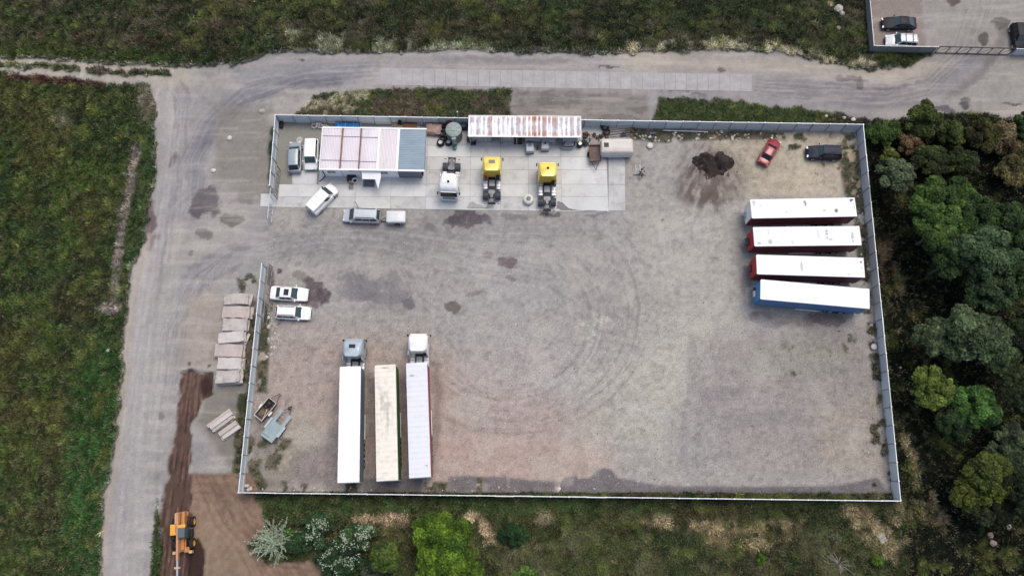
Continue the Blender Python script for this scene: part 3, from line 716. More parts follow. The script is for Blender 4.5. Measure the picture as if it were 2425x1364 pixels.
# loose light stones lying all over the gravel
def pebble_cloud():
    n = 26000
    x = rng.uniform(-38, 50, n); y = rng.uniform(0.5, 48, n)
    u, v = to_px(x, y)
    _, gr, hg, pb = paint(x, y)
    k = (gr < .3) & (rng.random(n) < pb * 1.0 + .03) & inside(u, v, P_YARD) & ~inside(u, v, P_CONC)
    x, y, hg = x[k], y[k], hg[k]; n = len(x)
    s = rng.uniform(.018, .055, n) * np.where(rng.random(n) < .06, 1.8, 1)
    octa = np.array([(1, 0, 0), (0, 1, 0), (-1, 0, 0), (0, -1, 0), (0, 0, .7)])
    a = rng.uniform(0, 6.28, n); ca, sa = np.cos(a), np.sin(a)
    ex = rng.uniform(.6, 1.3, n)
    V = np.empty((n, 5, 3))
    for i, (ox, oy, oz) in enumerate(octa):
        V[:, i] = np.stack([x + s * (ca * ox * ex - sa * oy), y + s * (sa * ox * ex + ca * oy), hg + s * oz], 1)
    base = (np.arange(n) * 5)[:, None, None]
    F = (base + np.array([(0, 1, 4), (1, 2, 4), (2, 3, 4), (3, 0, 4)])[None]).reshape(-1, 3)
    c = np.array(A(205, 196, 186)) * np.where(rng.random((n, 1)) < .3, rng.uniform(.12, .3, (n, 1)), rng.uniform(.5, 1.15, (n, 1)))
    o = np_mesh("loose_stones", V.reshape(-1, 3), F, np.repeat(c, 5, 0), M_GRASS)
    tag(o, "small light stones scattered over the gravel yard", "stones", kind="stuff")
pebble_cloud()
# ------------------------------------------------------------------ materials of the built things
WHITE = mat("white_paint", (.80, .80, .79), .35, var=.04, dirt=(.5, .49, .46), dirt_amt=.05)
ROOFW = mat("trailer_roof_sheet", (.83, .83, .82), .45, var=.02)
RUBBER = mat("tyre_rubber", (.022, .022, .025), .85, var=.3, dirt=(.05, .048, .046), dirt_amt=.1)
STEELD = mat("dark_chassis_steel", (.035, .036, .042), .6, metal=.2, var=.3, dirt=(.12, .10, .09), dirt_amt=.25)
STEEL = mat("galvanised_steel", (.42, .45, .47), .5, metal=.35, var=.15, dirt=(.25, .22, .2), dirt_amt=.15)
ALU = mat("tank_aluminium", (.52, .53, .54), .4, metal=.4, var=.15)
GLASS = mat("tinted_glass", (.035, .06, .065), .12, var=.1)
GLASSD = mat("dark_glass", (.012, .016, .02), .08, var=.1)
BLACK = mat("black_plastic", (.018, .018, .02), .6, var=.2)
LAMP = mat("lamp_glass", (.6, .6, .58), .15, var=.05)
LAMPR = mat("red_lamp_glass", (.35, .02, .02), .2, var=.05)
FENCEM = mat("fence_sheet_metal", (.57, .61, .63), .5, metal=.0, var=.06, scale=.8, dirt=(.44, .46, .47), dirt_amt=.15, stretch=(1, 1, .25), pv=.07)
RAILM = mat("fence_rail_metal", (.72, .75, .76), .45, metal=.0, var=.06)
CONC = mat("yard_concrete", (.50, .50, .485), .9, var=.10, scale=.35, dirt=(.33, .325, .31), dirt_amt=.30, bump=.2, pv=.05)
CONC2 = mat("yard_concrete_pale", (.54, .54, .52), .9, var=.09, scale=.4, dirt=(.37, .365, .355), dirt_amt=.28, bump=.2, pv=.05)
CONC3 = mat("yard_concrete_worn", (.46, .455, .44), .9, var=.12, scale=.5, dirt=(.29, .28, .265), dirt_amt=.35, bump=.2)
SLABM = mat("precast_slab_concrete", (.45, .41, .38), .95, var=.18, scale=.9, dirt=(.24, .215, .195), dirt_amt=.4, bump=.4)
SLABP = mat("precast_slab_pinkish", (.46, .395, .36), .95, var=.16, scale=.9, dirt=(.25, .19, .17), dirt_amt=.35, bump=.4)
SLABL = mat("precast_slab_pale", (.52, .485, .455), .95, var=.14, scale=.9, dirt=(.28, .26, .24), dirt_amt=.3, bump=.4)
ROADC = mat("road_slab_concrete", (.36, .343, .34), .95, var=.10, scale=.5, dirt=(.31, .29, .285), dirt_amt=.6, bump=.2)
WOOD = mat("pallet_wood", (.27, .17, .10), .85, var=.3, scale=3)
WOODP = mat("pale_wood", (.42, .33, .22), .85, var=.25, scale=3)
RUST = mat("rusty_iron", (.12, .055, .035), .85, var=.4, scale=3)
STONE = mat("field_stone", (.40, .37, .33), .95, var=.25, scale=3, bump=.5)
STONEP = mat("pink_granite", (.36, .25, .21), .95, var=.25, scale=3, bump=.5)
STONEW = mat("white_limestone", (.55, .53, .49), .95, var=.15, scale=3, bump=.4)

# ------------------------------------------------------------------ road of concrete slabs
def slab_quad(name, cs, h, m, parent, z0=-.03, bevel=None):
    """a slab with the four given corners (counter-clockwise)"""
    vs = [(c[0], c[1], z0) for c in cs] + [(c[0], c[1], z0 + h) for c in cs]
    return MB().add(vs, [(3, 2, 1, 0), (4, 5, 6, 7), (0, 1, 5, 4), (1, 2, 6, 5), (2, 3, 7, 6), (3, 0, 4, 7)]).build(name, m, parent, bevel=bevel)
def shrink(cs, g):
    c = sum((Vector((p[0], p[1])) for p in cs), Vector((0, 0))) / len(cs)
    out = []
    for p in cs:
        d = Vector((p[0], p[1])) - c
        out.append((c.x + d.x - math.copysign(g, d.x), c.y + d.y - math.copysign(g, d.y)))
    return out
def ROADY(px):   # centre line of the slab road in the photograph
    return 182 + (px - 930) * (198 - 182) / (1830 - 930) if px > 930 else 182 - (930 - px) * .004
rs = tag(bpy.data.objects.new("concrete_road_slabs", None), "row of jointed concrete slabs forming the straight part of the upper road", kind="structure")
link(rs)
for i in range(34):
    a, b = 900 + i * 25.9, 900 + (i + 1) * 25.9
    ya, yb = ROADY(a), ROADY(b)
    hw = 20.5
    cs = [G(a, ya + hw), G(b, yb + hw), G(b, yb - hw), G(a, ya - hw)]
    slab_quad("slab", shrink(cs, .03), .045 + .008 * rnd.random(), ROADC, rs)

# ------------------------------------------------------------------ concrete apron of slabs
ap = tag(bpy.data.objects.new("concrete_apron", None), "pale concrete apron of cast panels in front of the office and the shed", kind="structure")
link(ap)
cols = [655, 752, 842, 925, 1008, 1113, 1185, 1252, 1330, 1440]
def apron_bottom(px): return 490 + (px - 615) * 12.5 / (1440 - 615)
rows = [300, 345, 372, 403, 437, 466, None]
def apx(cx, y):      # columns converge upwards in the picture
    return 1212 + (cx - 1212) * (1 - (466 - y) * 0.00018 - 0)
for i in range(len(cols) - 1):
    for j in range(len(rows) - 1):
        a, b = cols[i], cols[i + 1]
        y0, y1 = rows[j], rows[j + 1]
        off = 6 * ((i * 7 + j * 3) % 3 - 1) if 0 < j < 5 and j != 3 else 0
        yb0 = y1 if y1 else apron_bottom(a); yb1 = y1 if y1 else apron_bottom(b)
        if i == 0 and j in (0, 1, 2, 3): continue      # unpaved corner by the fence
        if i == 0 and j == 4: a = 656
        if i == 1 and j == 0: continue
        cs = [G(apx(a, yb0), yb0), G(apx(b, yb1), yb1), G(apx(b, y0), y0), G(apx(a, y0), y0)]
        slab_quad("panel", shrink(cs, .016), .05 + .004 * ((i * 5 + j * 3) % 3), (CONC, CONC2, CONC3)[(i * 5 + j * 7 + i * j) % 3], ap)
for cs, m in (([(616, 489), (653, 490), (653, 459), (618, 459)], CONC2), ([(692, 437), (750, 437), (752, 404), (692, 404)], CONC), ([(690, 403), (752, 403), (753, 344), (692, 344)], CONC),
              ([(1384, 320), (1440, 320), (1440, 302), (1384, 302)], CONC), ([(1441, 372), (1480, 372), (1480, 300), (1441, 300)], CONC3), ([(1441, 437), (1480, 437), (1480, 373), (1441, 373)], CONC3), ([(1441, 499), (1481, 499), (1480, 438), (1441, 438)], CONC3)):
    slab_quad("panel", shrink([G(*c) for c in cs], .016), .05, m, ap)
# dark water and oil lying on the apron
def flat_patch(name, label, cat, pts, z, m, jag=.12, th=.006, kind=None, sub=6):
    w = [G(*p) for p in pts]; out = []
    for i in range(len(w)):
        a, b = w[i], w[(i + 1) % len(w)]
        for k in range(sub):
            t = k / sub
            p = a.lerp(b, t)
            out.append((p.x + rnd.uniform(-jag, jag), p.y + rnd.uniform(-jag, jag), z))
    n = len(out)
    vs = out + [(p[0], p[1], z + th) for p in out]
    fs = [tuple(range(n, 2 * n)), tuple(range(n - 1, -1, -1))] + [(i, (i + 1) % n, n + (i + 1) % n, n + i) for i in range(n)]
    o = MB().add(vs, fs).build(name, m)
    return tag(o, label, cat, kind=kind)
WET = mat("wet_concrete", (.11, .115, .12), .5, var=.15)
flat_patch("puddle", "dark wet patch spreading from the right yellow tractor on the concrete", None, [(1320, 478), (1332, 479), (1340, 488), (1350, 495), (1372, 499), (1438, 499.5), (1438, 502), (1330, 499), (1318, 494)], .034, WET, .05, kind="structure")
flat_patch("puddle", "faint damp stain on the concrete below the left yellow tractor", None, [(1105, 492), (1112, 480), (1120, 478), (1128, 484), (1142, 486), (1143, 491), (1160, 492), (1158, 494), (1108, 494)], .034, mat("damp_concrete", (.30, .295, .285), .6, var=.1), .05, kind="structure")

# ------------------------------------------------------------------ metal fences
def sheet(w, h, t=.025, ribs=9):
    """ribbed sheet standing on z=0, along local x, centred"""
    m = MB(); vs = []; n = ribs * 2 + 1
    for z in (0, h):
        for s in (-1, 1):
            for i in range(n + 1):
                x = -w / 2 + w * i / n
                vs.append((x, (t * .5 if i % 2 else -t * .5) + s * .012, z))
    k = n + 1
    fs = []
    for i in range(n):
        fs.append((i, i + 1, 2 * k + i + 1, 2 * k + i)); fs.append((k + i + 1, k + i, 3 * k + i, 3 * k + i + 1))
        fs.append((2 * k + i, 2 * k + i + 1, 3 * k + i + 1, 3 * k + i))
    return m.add(vs, fs)
POSTM = mat('fence_post_grey', (.24, .26, .28), .6, var=.1)
def post_mb(h):
    m = MB(); m.box((0, 0, h / 2), (.10, .13, h), 1); m.box((0, 0, h + .015), (.15, .15, .03)); return m
def fence(name, label, p0, p1, h=2.1, step=2.18, top_z=True, mats=(FENCEM, RAILM), rows=None, skip=None, tilt=0, cat="fence"):
    a = G(p0[0], p0[1], h if top_z else 0); b = G(p1[0], p1[1], h if top_z else 0)
    a.z = b.z = 0
    d = b - a; L = d.length; n = max(1, round(L / step)); w = L / n
    t = thing(name, label, cat, a, math.atan2(d.y, d.x))
    pm = sheet(w - .07, h - .06).build("fence_panel", mats[0], t); pm.location = (w / 2, 0, .03)
    pp = post_mb(h + .03).build("fence_post", [mats[1], POSTM], t); pp.location = (0, 0, 0)
    for i in range(1, n):
        if not (skip and skip(i, n)):
            c = pm.copy(); SC.collection.objects.link(c); c.parent = t; c.location = (w * (i + .5), rnd.uniform(-.03, .03), .03 + rnd.uniform(-.04, .03))
            c.rotation_euler = (rnd.uniform(-.035, .035), 0, rnd.uniform(-.015, .015))
    for i in range(1, n + 1):
        c = pp.copy(); SC.collection.objects.link(c); c.parent = t; c.location = (w * i, 0, 0)
    r = MB(); r.box((L / 2, 0, h - .01), (L, .085, .05)); r.box((L / 2, .035, h * .35), (L, .03, .05)); r.build("top_rail", mats[1], t)
    return t
fence("metal_fence", "long grey sheet metal fence along the top side of the yard", (652, 272.5), (2044.5, 295))
fence("metal_fence", "grey sheet metal fence along the right side of the yard beside the trees", (2044.5, 296.5), (2133, 1184))
fence("metal_fence", "sheet metal fence along the bottom of the yard, seen as a thin white line", (564.5, 1166), (2132, 1186))
fence("metal_fence", "sheet metal fence of the yard's lower left side, beside the concrete slab stacks", (619.6, 625), (564.7, 1164.5))
fence("metal_fence", "short sheet metal fence left of the two cars by the office", (651.6, 274), (638, 439))
FDK = mat("dull_fence_sheet", (.23, .225, .22), .7, var=.15, scale=1.5, dirt=(.15, .14, .13), dirt_amt=.3)
fence("metal_fence", "dull grey fence at the left side of the neighbouring compound", (2043.5, -40), (2057.5, 123.5), h=1.7, top_z=False, mats=(FDK, STEEL), step=2.4)
fence("metal_fence", "dull brown grey fence panels below the silver estate car in the upper right", (2058, 124), (2207, 127), h=1.65, top_z=False, mats=(FDK, STEEL), step=2.3)
fence("metal_fence", "short grey fence stub at the right edge below the black car", (2392, 131), (2470, 132), h=1.6, top_z=False, mats=(FENCEM, STEEL), step=2.3)

def bar_gate(name, label, p0, p1, h, z0, m, bays, r=.035, diag=True, top_z=True, off=0):
    a = G(p0[0], p0[1], h if top_z else 0); b = G(p1[0], p1[1], h if top_z else 0); a.z = b.z = 0
    d = b - a; L = d.length
    t = thing(name, label, "gate", a, math.atan2(d.y, d.x))
    fr = MB()
    for z in (z0, h): fr.box((L / 2, off, z), (L, r * 2, r * 2.2))
    fr.box((0, off, (h + z0) / 2), (r * 2, r * 1.9, h - z0)); fr.box((L, off, (h + z0) / 2), (r * 2, r * 1.9, h - z0))
    fr.build("gate_frame", m, t)
    w = L / bays
    for i in range(1, bays):
        MB().box((w * i, off, (h + z0) / 2), (r * 1.6, r * 1.6, h - z0 - r * 2)).build("upright", m, t)
    if diag:
        for i in range(0, bays, 2):
            g = MB(); g.cyl((w * i + .05, off, z0 + .06), (w * (i + 1) - .05, off, h - .06), r * .5, 6)
            g.build("brace", m, t)
    return t, L
GM = mat("gate_grey_paint", (.45, .47, .48), .5, var=.1)
GR = mat("gate_rust_steel", (.20, .185, .175), .6, var=.25)
bar_gate("sliding_gate", "open grey bar gate standing across the concrete left of the white van", (641, 446), (633.5, 518), 1.9, .18, GM, 4, .05)
bar_gate("sliding_gate", "grey gate frame slid back behind the fence beside the grey hatchback", (655.5, 392), (648.5, 461), 1.75, .12, GR, 4, .045)
bar_gate("sliding_gate", "rusty sliding gate frame beside the fence next to the white saloon", (636, 624), (622.5, 764), 1.75, .12, GR, 6, .045)
bar_gate("sliding_gate", "dark tubular gate closing the neighbouring compound entrance", (2212, 127), (2386, 131.5), 1.75, .15, mat("dark_gate_steel", (.05, .05, .055), .6, var=.2), 7, .05, top_z=False)

# ------------------------------------------------------------------ office of joined cabins
ZR = 2.75
c00, c10, c01, c11 = G(755.6, 401.3, ZR), G(1005.2, 405.3, ZR), G(761, 301.4, ZR), G(1008, 305.4, ZR)
ex = (c10 - c00).normalized(); DX = ((c10 - c00).length + (c11 - c01).length) / 2; DY = ((c01 - c00).length + (c11 - c10).length) / 2
ang = math.atan2(ex.y, ex.x)
off = thing("office_building", "low white office of joined cabins with pinkish ribbed roof and blue grey end", "building", (c00.x, c00.y, 0), ang)
CABW = mat("cabin_wall_white", (.82, .83, .84), .6, var=.03, dirt=(.66, .66, .66), dirt_amt=.06)
CABD = mat("annex_wall_slate", (.14, .155, .19), .6, var=.08)
ROOFP = mat("cabin_roof_pinkish", (.66, .61, .635), .55, var=.10, scale=.5, dirt=(.58, .50, .51), dirt_amt=.2, stretch=(1, .3, 1))
ROOFP2 = mat("cabin_roof_rosy", (.64, .585, .59), .55, var=.08, scale=.5, dirt=(.5, .40, .38), dirt_amt=.3, stretch=(1, .3, 1))
ROOFG = mat("annex_roof_blue_grey", (.225, .29, .34), .5, var=.08, scale=.6, stretch=(1, 3, 1))
BEAMR = mat("rust_red_beam", (.23, .10, .085), .7, var=.3, scale=2, dirt=(.30, .2, .19), dirt_amt=.3)
TRIM = mat("white_roof_trim", (.80, .80, .80), .45, var=.03)
xs_ = [0.0, .197 * DX, .375 * DX, .551 * DX, .735 * DX, DX]
def ribs(x0, x1, y0, y1, z, pitch, h, horiz=False):
    m = MB()
    L = (y1 - y0) if horiz else (x1 - x0)
    n = max(2, int(L / pitch) * 2)
    vs = []
    for i in range(n + 1):
        for hh in (z, z + (h if i % 2 else 0)):
            if horiz: p = y0 + L * i / n; vs += [(x0, p, hh - (.06 if hh == z and 0 else 0)), (x1, p, hh)]
            else: p = x0 + L * i / n; vs += [(p, y0, hh), (p, y1, hh)]
    fs = []
    for i in range(n):
        a = i * 4; b = a + 4
        fs.append((a + 2, b + 2, b + 3, a + 3)); fs.append((a, a + 1, b + 1, b))
        fs.append((a, b, b + 2, a + 2)); fs.append((a + 1, a + 3, b + 3, b + 1))
    return m.add(vs, fs)
IN = .12
for i in range(5):
    x0, x1 = xs_[i] + .10, xs_[i + 1] - .10
    wx1 = x1 + .08 if i < 4 else x1 - .45
    MB().box(((x0 - .08 + wx1) / 2, DY / 2, ZR / 2 - .06), (wx1 - x0 + .08, DY - .28, ZR - .14), 0).build("cabin_wall", CABW if i < 4 else CABD, off)
    if i < 4:
        ribs(x0 + .02, x1 - .02, .12, DY - .12, ZR - .03, .19, .045).build("roof_panel", ROOFP if i < 3 else ROOFP2, off)
    else:
        ribs(x0 - .02, x1 + .08, .14, DY - .12, ZR - .03, .24, .03, True).build("roof_panel", ROOFG, off)
for (y, w) in ((.02, .22), (DY - .06, .20)):
    MB().box((xs_[5] / 2, y, ZR - .01), (DX, w, .16)).build("roof_edge", TRIM, off)
MB().box((.03, DY / 2, ZR - .01), (.12, DY - .24, .14)).build("roof_edge", TRIM, off)
MB().box((DX - .03, DY / 2, ZR - .03), (.07, DY - .26, .12)).build("roof_edge", CABD, off)
MB().box((xs_[1], DY / 2, ZR + .06), (.17, DY - .2, .12)).build("roof_beam", BEAMR, off)
b2 = MB().box((xs_[2], DY / 2, ZR + .06), (.15, DY - .2, .12)).build("roof_beam", mat("brown_beam", (.16, .085, .085), .7, var=.35, scale=3, dirt=(.4, .33, .33), dirt_amt=.25), off)
for i in (3, 4):
    MB().box((xs_[i], DY / 2, ZR + .03), (.30 if i == 4 else .27, DY - .22, .10)).build("roof_cap", TRIM, off)
for i in range(3):
    for yy, o in ((.215, 0), (.785, .02)):
        MB().box(((xs_[i] + xs_[i + 1]) / 2, DY * yy - i * .06 + o, ZR + .035), (xs_[i + 1] - xs_[i] - .24, .055, .05)).build("roof_strap", mat("roof_strap_brown", (.20, .16, .17), .7, var=.2), off)
FY = .14 - .01
for x in (.055, .095, .485, .525):
    if x < .3: xx = x * DX + .35
    else: xx = (x + .075) * DX + .3
    w = MB(); w.box((xx, FY - .03, 1.72), (.60, .06, .85)); wf = w.build("window", WHITE, off)
    MB().box((xx, FY - .065, 1.72), (.48, .03, .73)).build("pane", mat("grey_window_glass", (.24, .27, .27), .1, var=.1), wf)
MB().box((xs_[1] + 1.9, FY - .05, 2.18), (1.7, .12, .10)).build("shutter_box", mat("grey_shutter", (.3, .3, .31), .5), off)
for i in (1, 2, 3):
    MB().box((xs_[i], FY - .012, 1.3), (.05, .03, 2.4)).build("joint_strip", mat("joint_grey", (.35, .35, .36), .6), off)
# entrance canopy: a white tent-like roof with a pointed corner
cx0 = xs_[2] + .35
cv = MB()
P = [(cx0, FY, 2.45), (cx0 + 2.45, FY, 2.45), (cx0 + .05, FY - 1.15, 2.15), (cx0 + 1.75, FY - 1.15, 2.15), (cx0 + 2.15, FY - 2.35, 1.85), (cx0 + 2.5, FY - .9, 2.2)]
cv.add(P + [(x, y, z - .05) for x, y, z in P], [(0, 2, 3, 1), (1, 3, 4, 5), (6, 7, 9, 8), (7, 11, 10, 9), (0, 6, 8, 2), (2, 8, 9, 3), (3, 9, 10, 4), (4, 10, 11, 5), (5, 11, 7, 1)])
cv.build("entrance_canopy", WHITE, off)
MB().box((cx0 + 1.2, FY - .02, 1.05), (.95, .07, 2.0)).build("door", mat("door_grey", (.38, .40, .42), .5), off)
dr = MB(); dr.tube([(.25, FY - .05, ZR - .2), (.25, FY - .05, .35), (-.15, FY - .45, .12), (-.55, FY - .75, .08)], .06, 6); dr.build("downpipe", mat("downpipe_brown", (.08, .065, .06), .6), off)
MB().box((DX - .62, FY + .28, 1.1), (.5, .5, .7)).build("heat_pump", BLACK, off)
def local(o, px, py, z=0):
    p = G(px, py, z) - Vector(o.location); a = -o.rotation_euler.z
    return Vector((p.x * math.cos(a) - p.y * math.sin(a), p.x * math.sin(a) + p.y * math.cos(a), z))
p = G(874, 434); q = G(885, 424)
m_ = MB().box((0, 0, .03), (1.5, 1.35, .04)).build("door_mat", mat("grey_rubber_mat", (.13, .135, .14), .8, var=.15)); m_.location = (G(874, 432).x, G(874, 432).y, .03); tag(m_, "square dark grey mat on the concrete under the office canopy", "mat")

# ------------------------------------------------------------------ open shed with rust stained white roof
ZS = 2.7
a, b, c = G(1109.5, 323.5, ZS), G(1376, 325.5, ZS), G(1111, 274.5, ZS)
exs = (b - a).normalized(); W, D = (b - a).length, (c - a).length
shed = thing("open_shed", "long open fronted shed with a white ribbed roof streaked with rust", "shed", (a.x, a.y, 0), math.atan2(exs.y, exs.x))
def rust_roof_mat():
    m = bpy.data.materials.new("rust_stained_roof"); m.use_nodes = True
    nt = m.node_tree; N, L = nt.nodes, nt.links; b = N["Principled BSDF"]; b.inputs["Roughness"].default_value = .55
    at = N.new("ShaderNodeAttribute"); at.attribute_name = "Col"; L.new(at.outputs["Color"], b.inputs["Base Color"])
    return m
def shed_roof():
    nx, ny = 360, 60
    X, Y = np.meshgrid(np.linspace(0, W, nx), np.linspace(0, D, ny)); x, y = X.ravel(), Y.ravel()
    seam = np.array([0, .055, .115, .155, .215, .245, .285, .33, .365, .41, .47, .52, .555, .61, .645, .70, .735, .80, .85, .89, .95, 1.0]) * W
    d = np.min(np.abs(x[:, None] - seam[None] - .02 * np.sin(y * 3)[:, None]), 1)
    z = ZS + .05 * np.exp(-(d / .06) ** 2) + .02 * np.sin(x * 2 * math.pi / .3)
    n1 = fbm(x * 3.2, y * .55, .9, 4, 61); n2 = fbm(x * 1.2, y, .7, 4, 62); edge = np.minimum(y, D - y)
    n3 = fbm(x, y, 3.0, 2, 63)
    white = np.array((.80, .80, .80)); grey = np.array((.42, .43, .45)); rust = np.array((.36, .13, .06)); mauve = np.array((.40, .30, .30))
    dirt = sstep(.10, .26, d + (n2 - .5) * .25) * sstep(.10, .45, edge + (n2 - .5) * .5) * sstep(.30, .5, n1 + .12)
    c = white + (grey - white) * (dirt * .85)[:, None]
    c = c + (mauve - c) * (dirt * sstep(.5, .64, n2) * .8)[:, None]
    hot = .72 * np.exp(-((x / W - .60) / .10) ** 2) + .35 * np.exp(-((x / W - .76) / .08) ** 2) + .3 * np.exp(-((x / W - .46) / .03) ** 2) + .3 * np.exp(-((x / W - .2) / .03) ** 2) + .25 * np.exp(-((x / W - .9) / .03) ** 2)
    ends = np.exp(-((edge - .35) / .45) ** 2)
    rr = np.clip(sstep(.36, .56, n1 * .6 + n3 * .2 + hot * .22 + ends * .12 - .02) * (hot + .15) * (0.25 + ends) * sstep(.05, .16, d), 0, 1)
    c = c + (rust - c) * rr[:, None]
    ii = np.arange(nx * ny).reshape(ny, nx)
    q = np.stack([ii[:-1, :-1], ii[:-1, 1:], ii[1:, 1:], ii[1:, :-1]], -1).reshape(-1, 4)
    return np_mesh("roof_sheet", np.stack([x, y, z], 1), q, c, rust_roof_mat(), shed)
shed_roof()
t = MB(); t.box((W / 2, -.02, ZS - .03), (W + .06, .06, .16)); t.box((W / 2, D + .02, ZS - .03), (W + .06, .06, .16)); t.box((-.02, D / 2, ZS - .03), (.05, D - .05, .15)); t.box((W + .02, D / 2, ZS - .03), (.05, D - .05, .15))
t.build("roof_edge", TRIM, shed)
MB().box((W / 2, D / 2, ZS - .13), (W - .2, D - .2, .06)).build("roof_deck", STEELD, shed)
MB().box((W / 2, D - .25, 1.25), (W - .3, .06, 2.5)).build("back_wall", mat("shed_back_wall", (.10, .10, .10), .8, var=.2), shed)
MB().box((.2, D / 2, 1.25), (.06, D - .6, 2.5)).build("side_wall", CABD, shed)
for i in range(8):
    MB().box((.15 + i * (W - .3) / 7, .18, ZS / 2 - .06), (.1, .1, ZS - .18)).build("post", STEEL, shed)
SHG = mat("shed_front_grey", (.30, .31, .33), .6, var=.12)
for x0, x1, h, m in ((.02, .20, 1.9, SHG), (.30, .41, 2.0, SHG), (.505, .78, 2.1, mat("shed_front_pale", (.36, .37, .39), .6, var=.1)), (.84, .98, 1.9, SHG)):
    MB().box(((x0 + x1) / 2 * W, .42, h / 2 + .02), ((x1 - x0) * W, .05, h)).build("front_panel", m, shed)
for x0, x1 in ((.51, .635), (.655, .775), (.845, .97)):
    MB().box(((x0 + x1) / 2 * W, .12, 1.95), ((x1 - x0) * W, .55, .06), rx=.25).build("canopy_flap", SHG, shed)
MB().box((.44 * W, .6, .8), (1.05, .9, 1.55)).build("cupboard", BLACK, shed)

# ------------------------------------------------------------------ vehicles
PAINTS = {}
def paint_mat(name, col, rough=.28):
    if name not in MATS:
        mat(name, col, rough if max(col) > .1 else .5, var=.05, scale=2, coat=.4 if max(col) > .1 else 0, dirt=tuple(.6 * c + .04 for c in col), dirt_amt=.12)
    return MATS[name]
def wheel_parts(parent, x, y, r, w, side, rim=ALU, name="wheel"):
    m = MB()
    m.lathe([(r * .62, -w / 2), (r * .93, -w / 2), (r, -w * .36), (r, w * .36), (r * .93, w / 2), (r * .62, w / 2), (r * .60, 0)], 18, (0, 0, 0), 0, 'y', False, False)
    t = m.build(name, RUBBER, parent, smooth=40); t.location = (x, y, r)
    k = MB(); k.lathe([(r * .60, -w * .40), (r * .61, w * .44), (r * .52, w * .40), (r * .16, w * .25), (r * .13, w * .4)], 14, (0, 0, 0), 0, 'y')
    ri = k.build("rim", rim, t, smooth=40)
    if side < 0: ri.rotation_euler = (0, 0, math.pi)
    return t

STY = {  # cowl, roof front, roof rear, belt rear, hood z, cowl z, belt z, boot z
    'saloon': dict(cb=.27, ct=.42, rt=.70, rb=.84, hz=.62, cz=.90, bz=.93, tz=.92, H=1.43),
    'estate': dict(cb=.26, ct=.40, rt=.90, rb=.975, hz=.62, cz=.90, bz=.95, tz=.80, H=1.48),
    'hatch': dict(cb=.20, ct=.33, rt=.84, rb=.965, hz=.70, cz=.98, bz=1.02, tz=.85, H=1.60),
    'mpv': dict(cb=.19, ct=.33, rt=.92, rb=.985, hz=.72, cz=1.0, bz=1.02, tz=.85, H=1.68),
    'van': dict(cb=.20, ct=.33, rt=.975, rb=.992, hz=.75, cz=1.05, bz=1.08, tz=.9, H=1.84),
    'suv': dict(cb=.30, ct=.42, rt=.90, rb=.975, hz=.82, cz=1.08, bz=1.1, tz=.95, H=1.75),
    'coupe': dict(cb=.30, ct=.46, rt=.72, rb=.93, hz=.62, cz=.88, bz=.92, tz=.92, H=1.36),
}
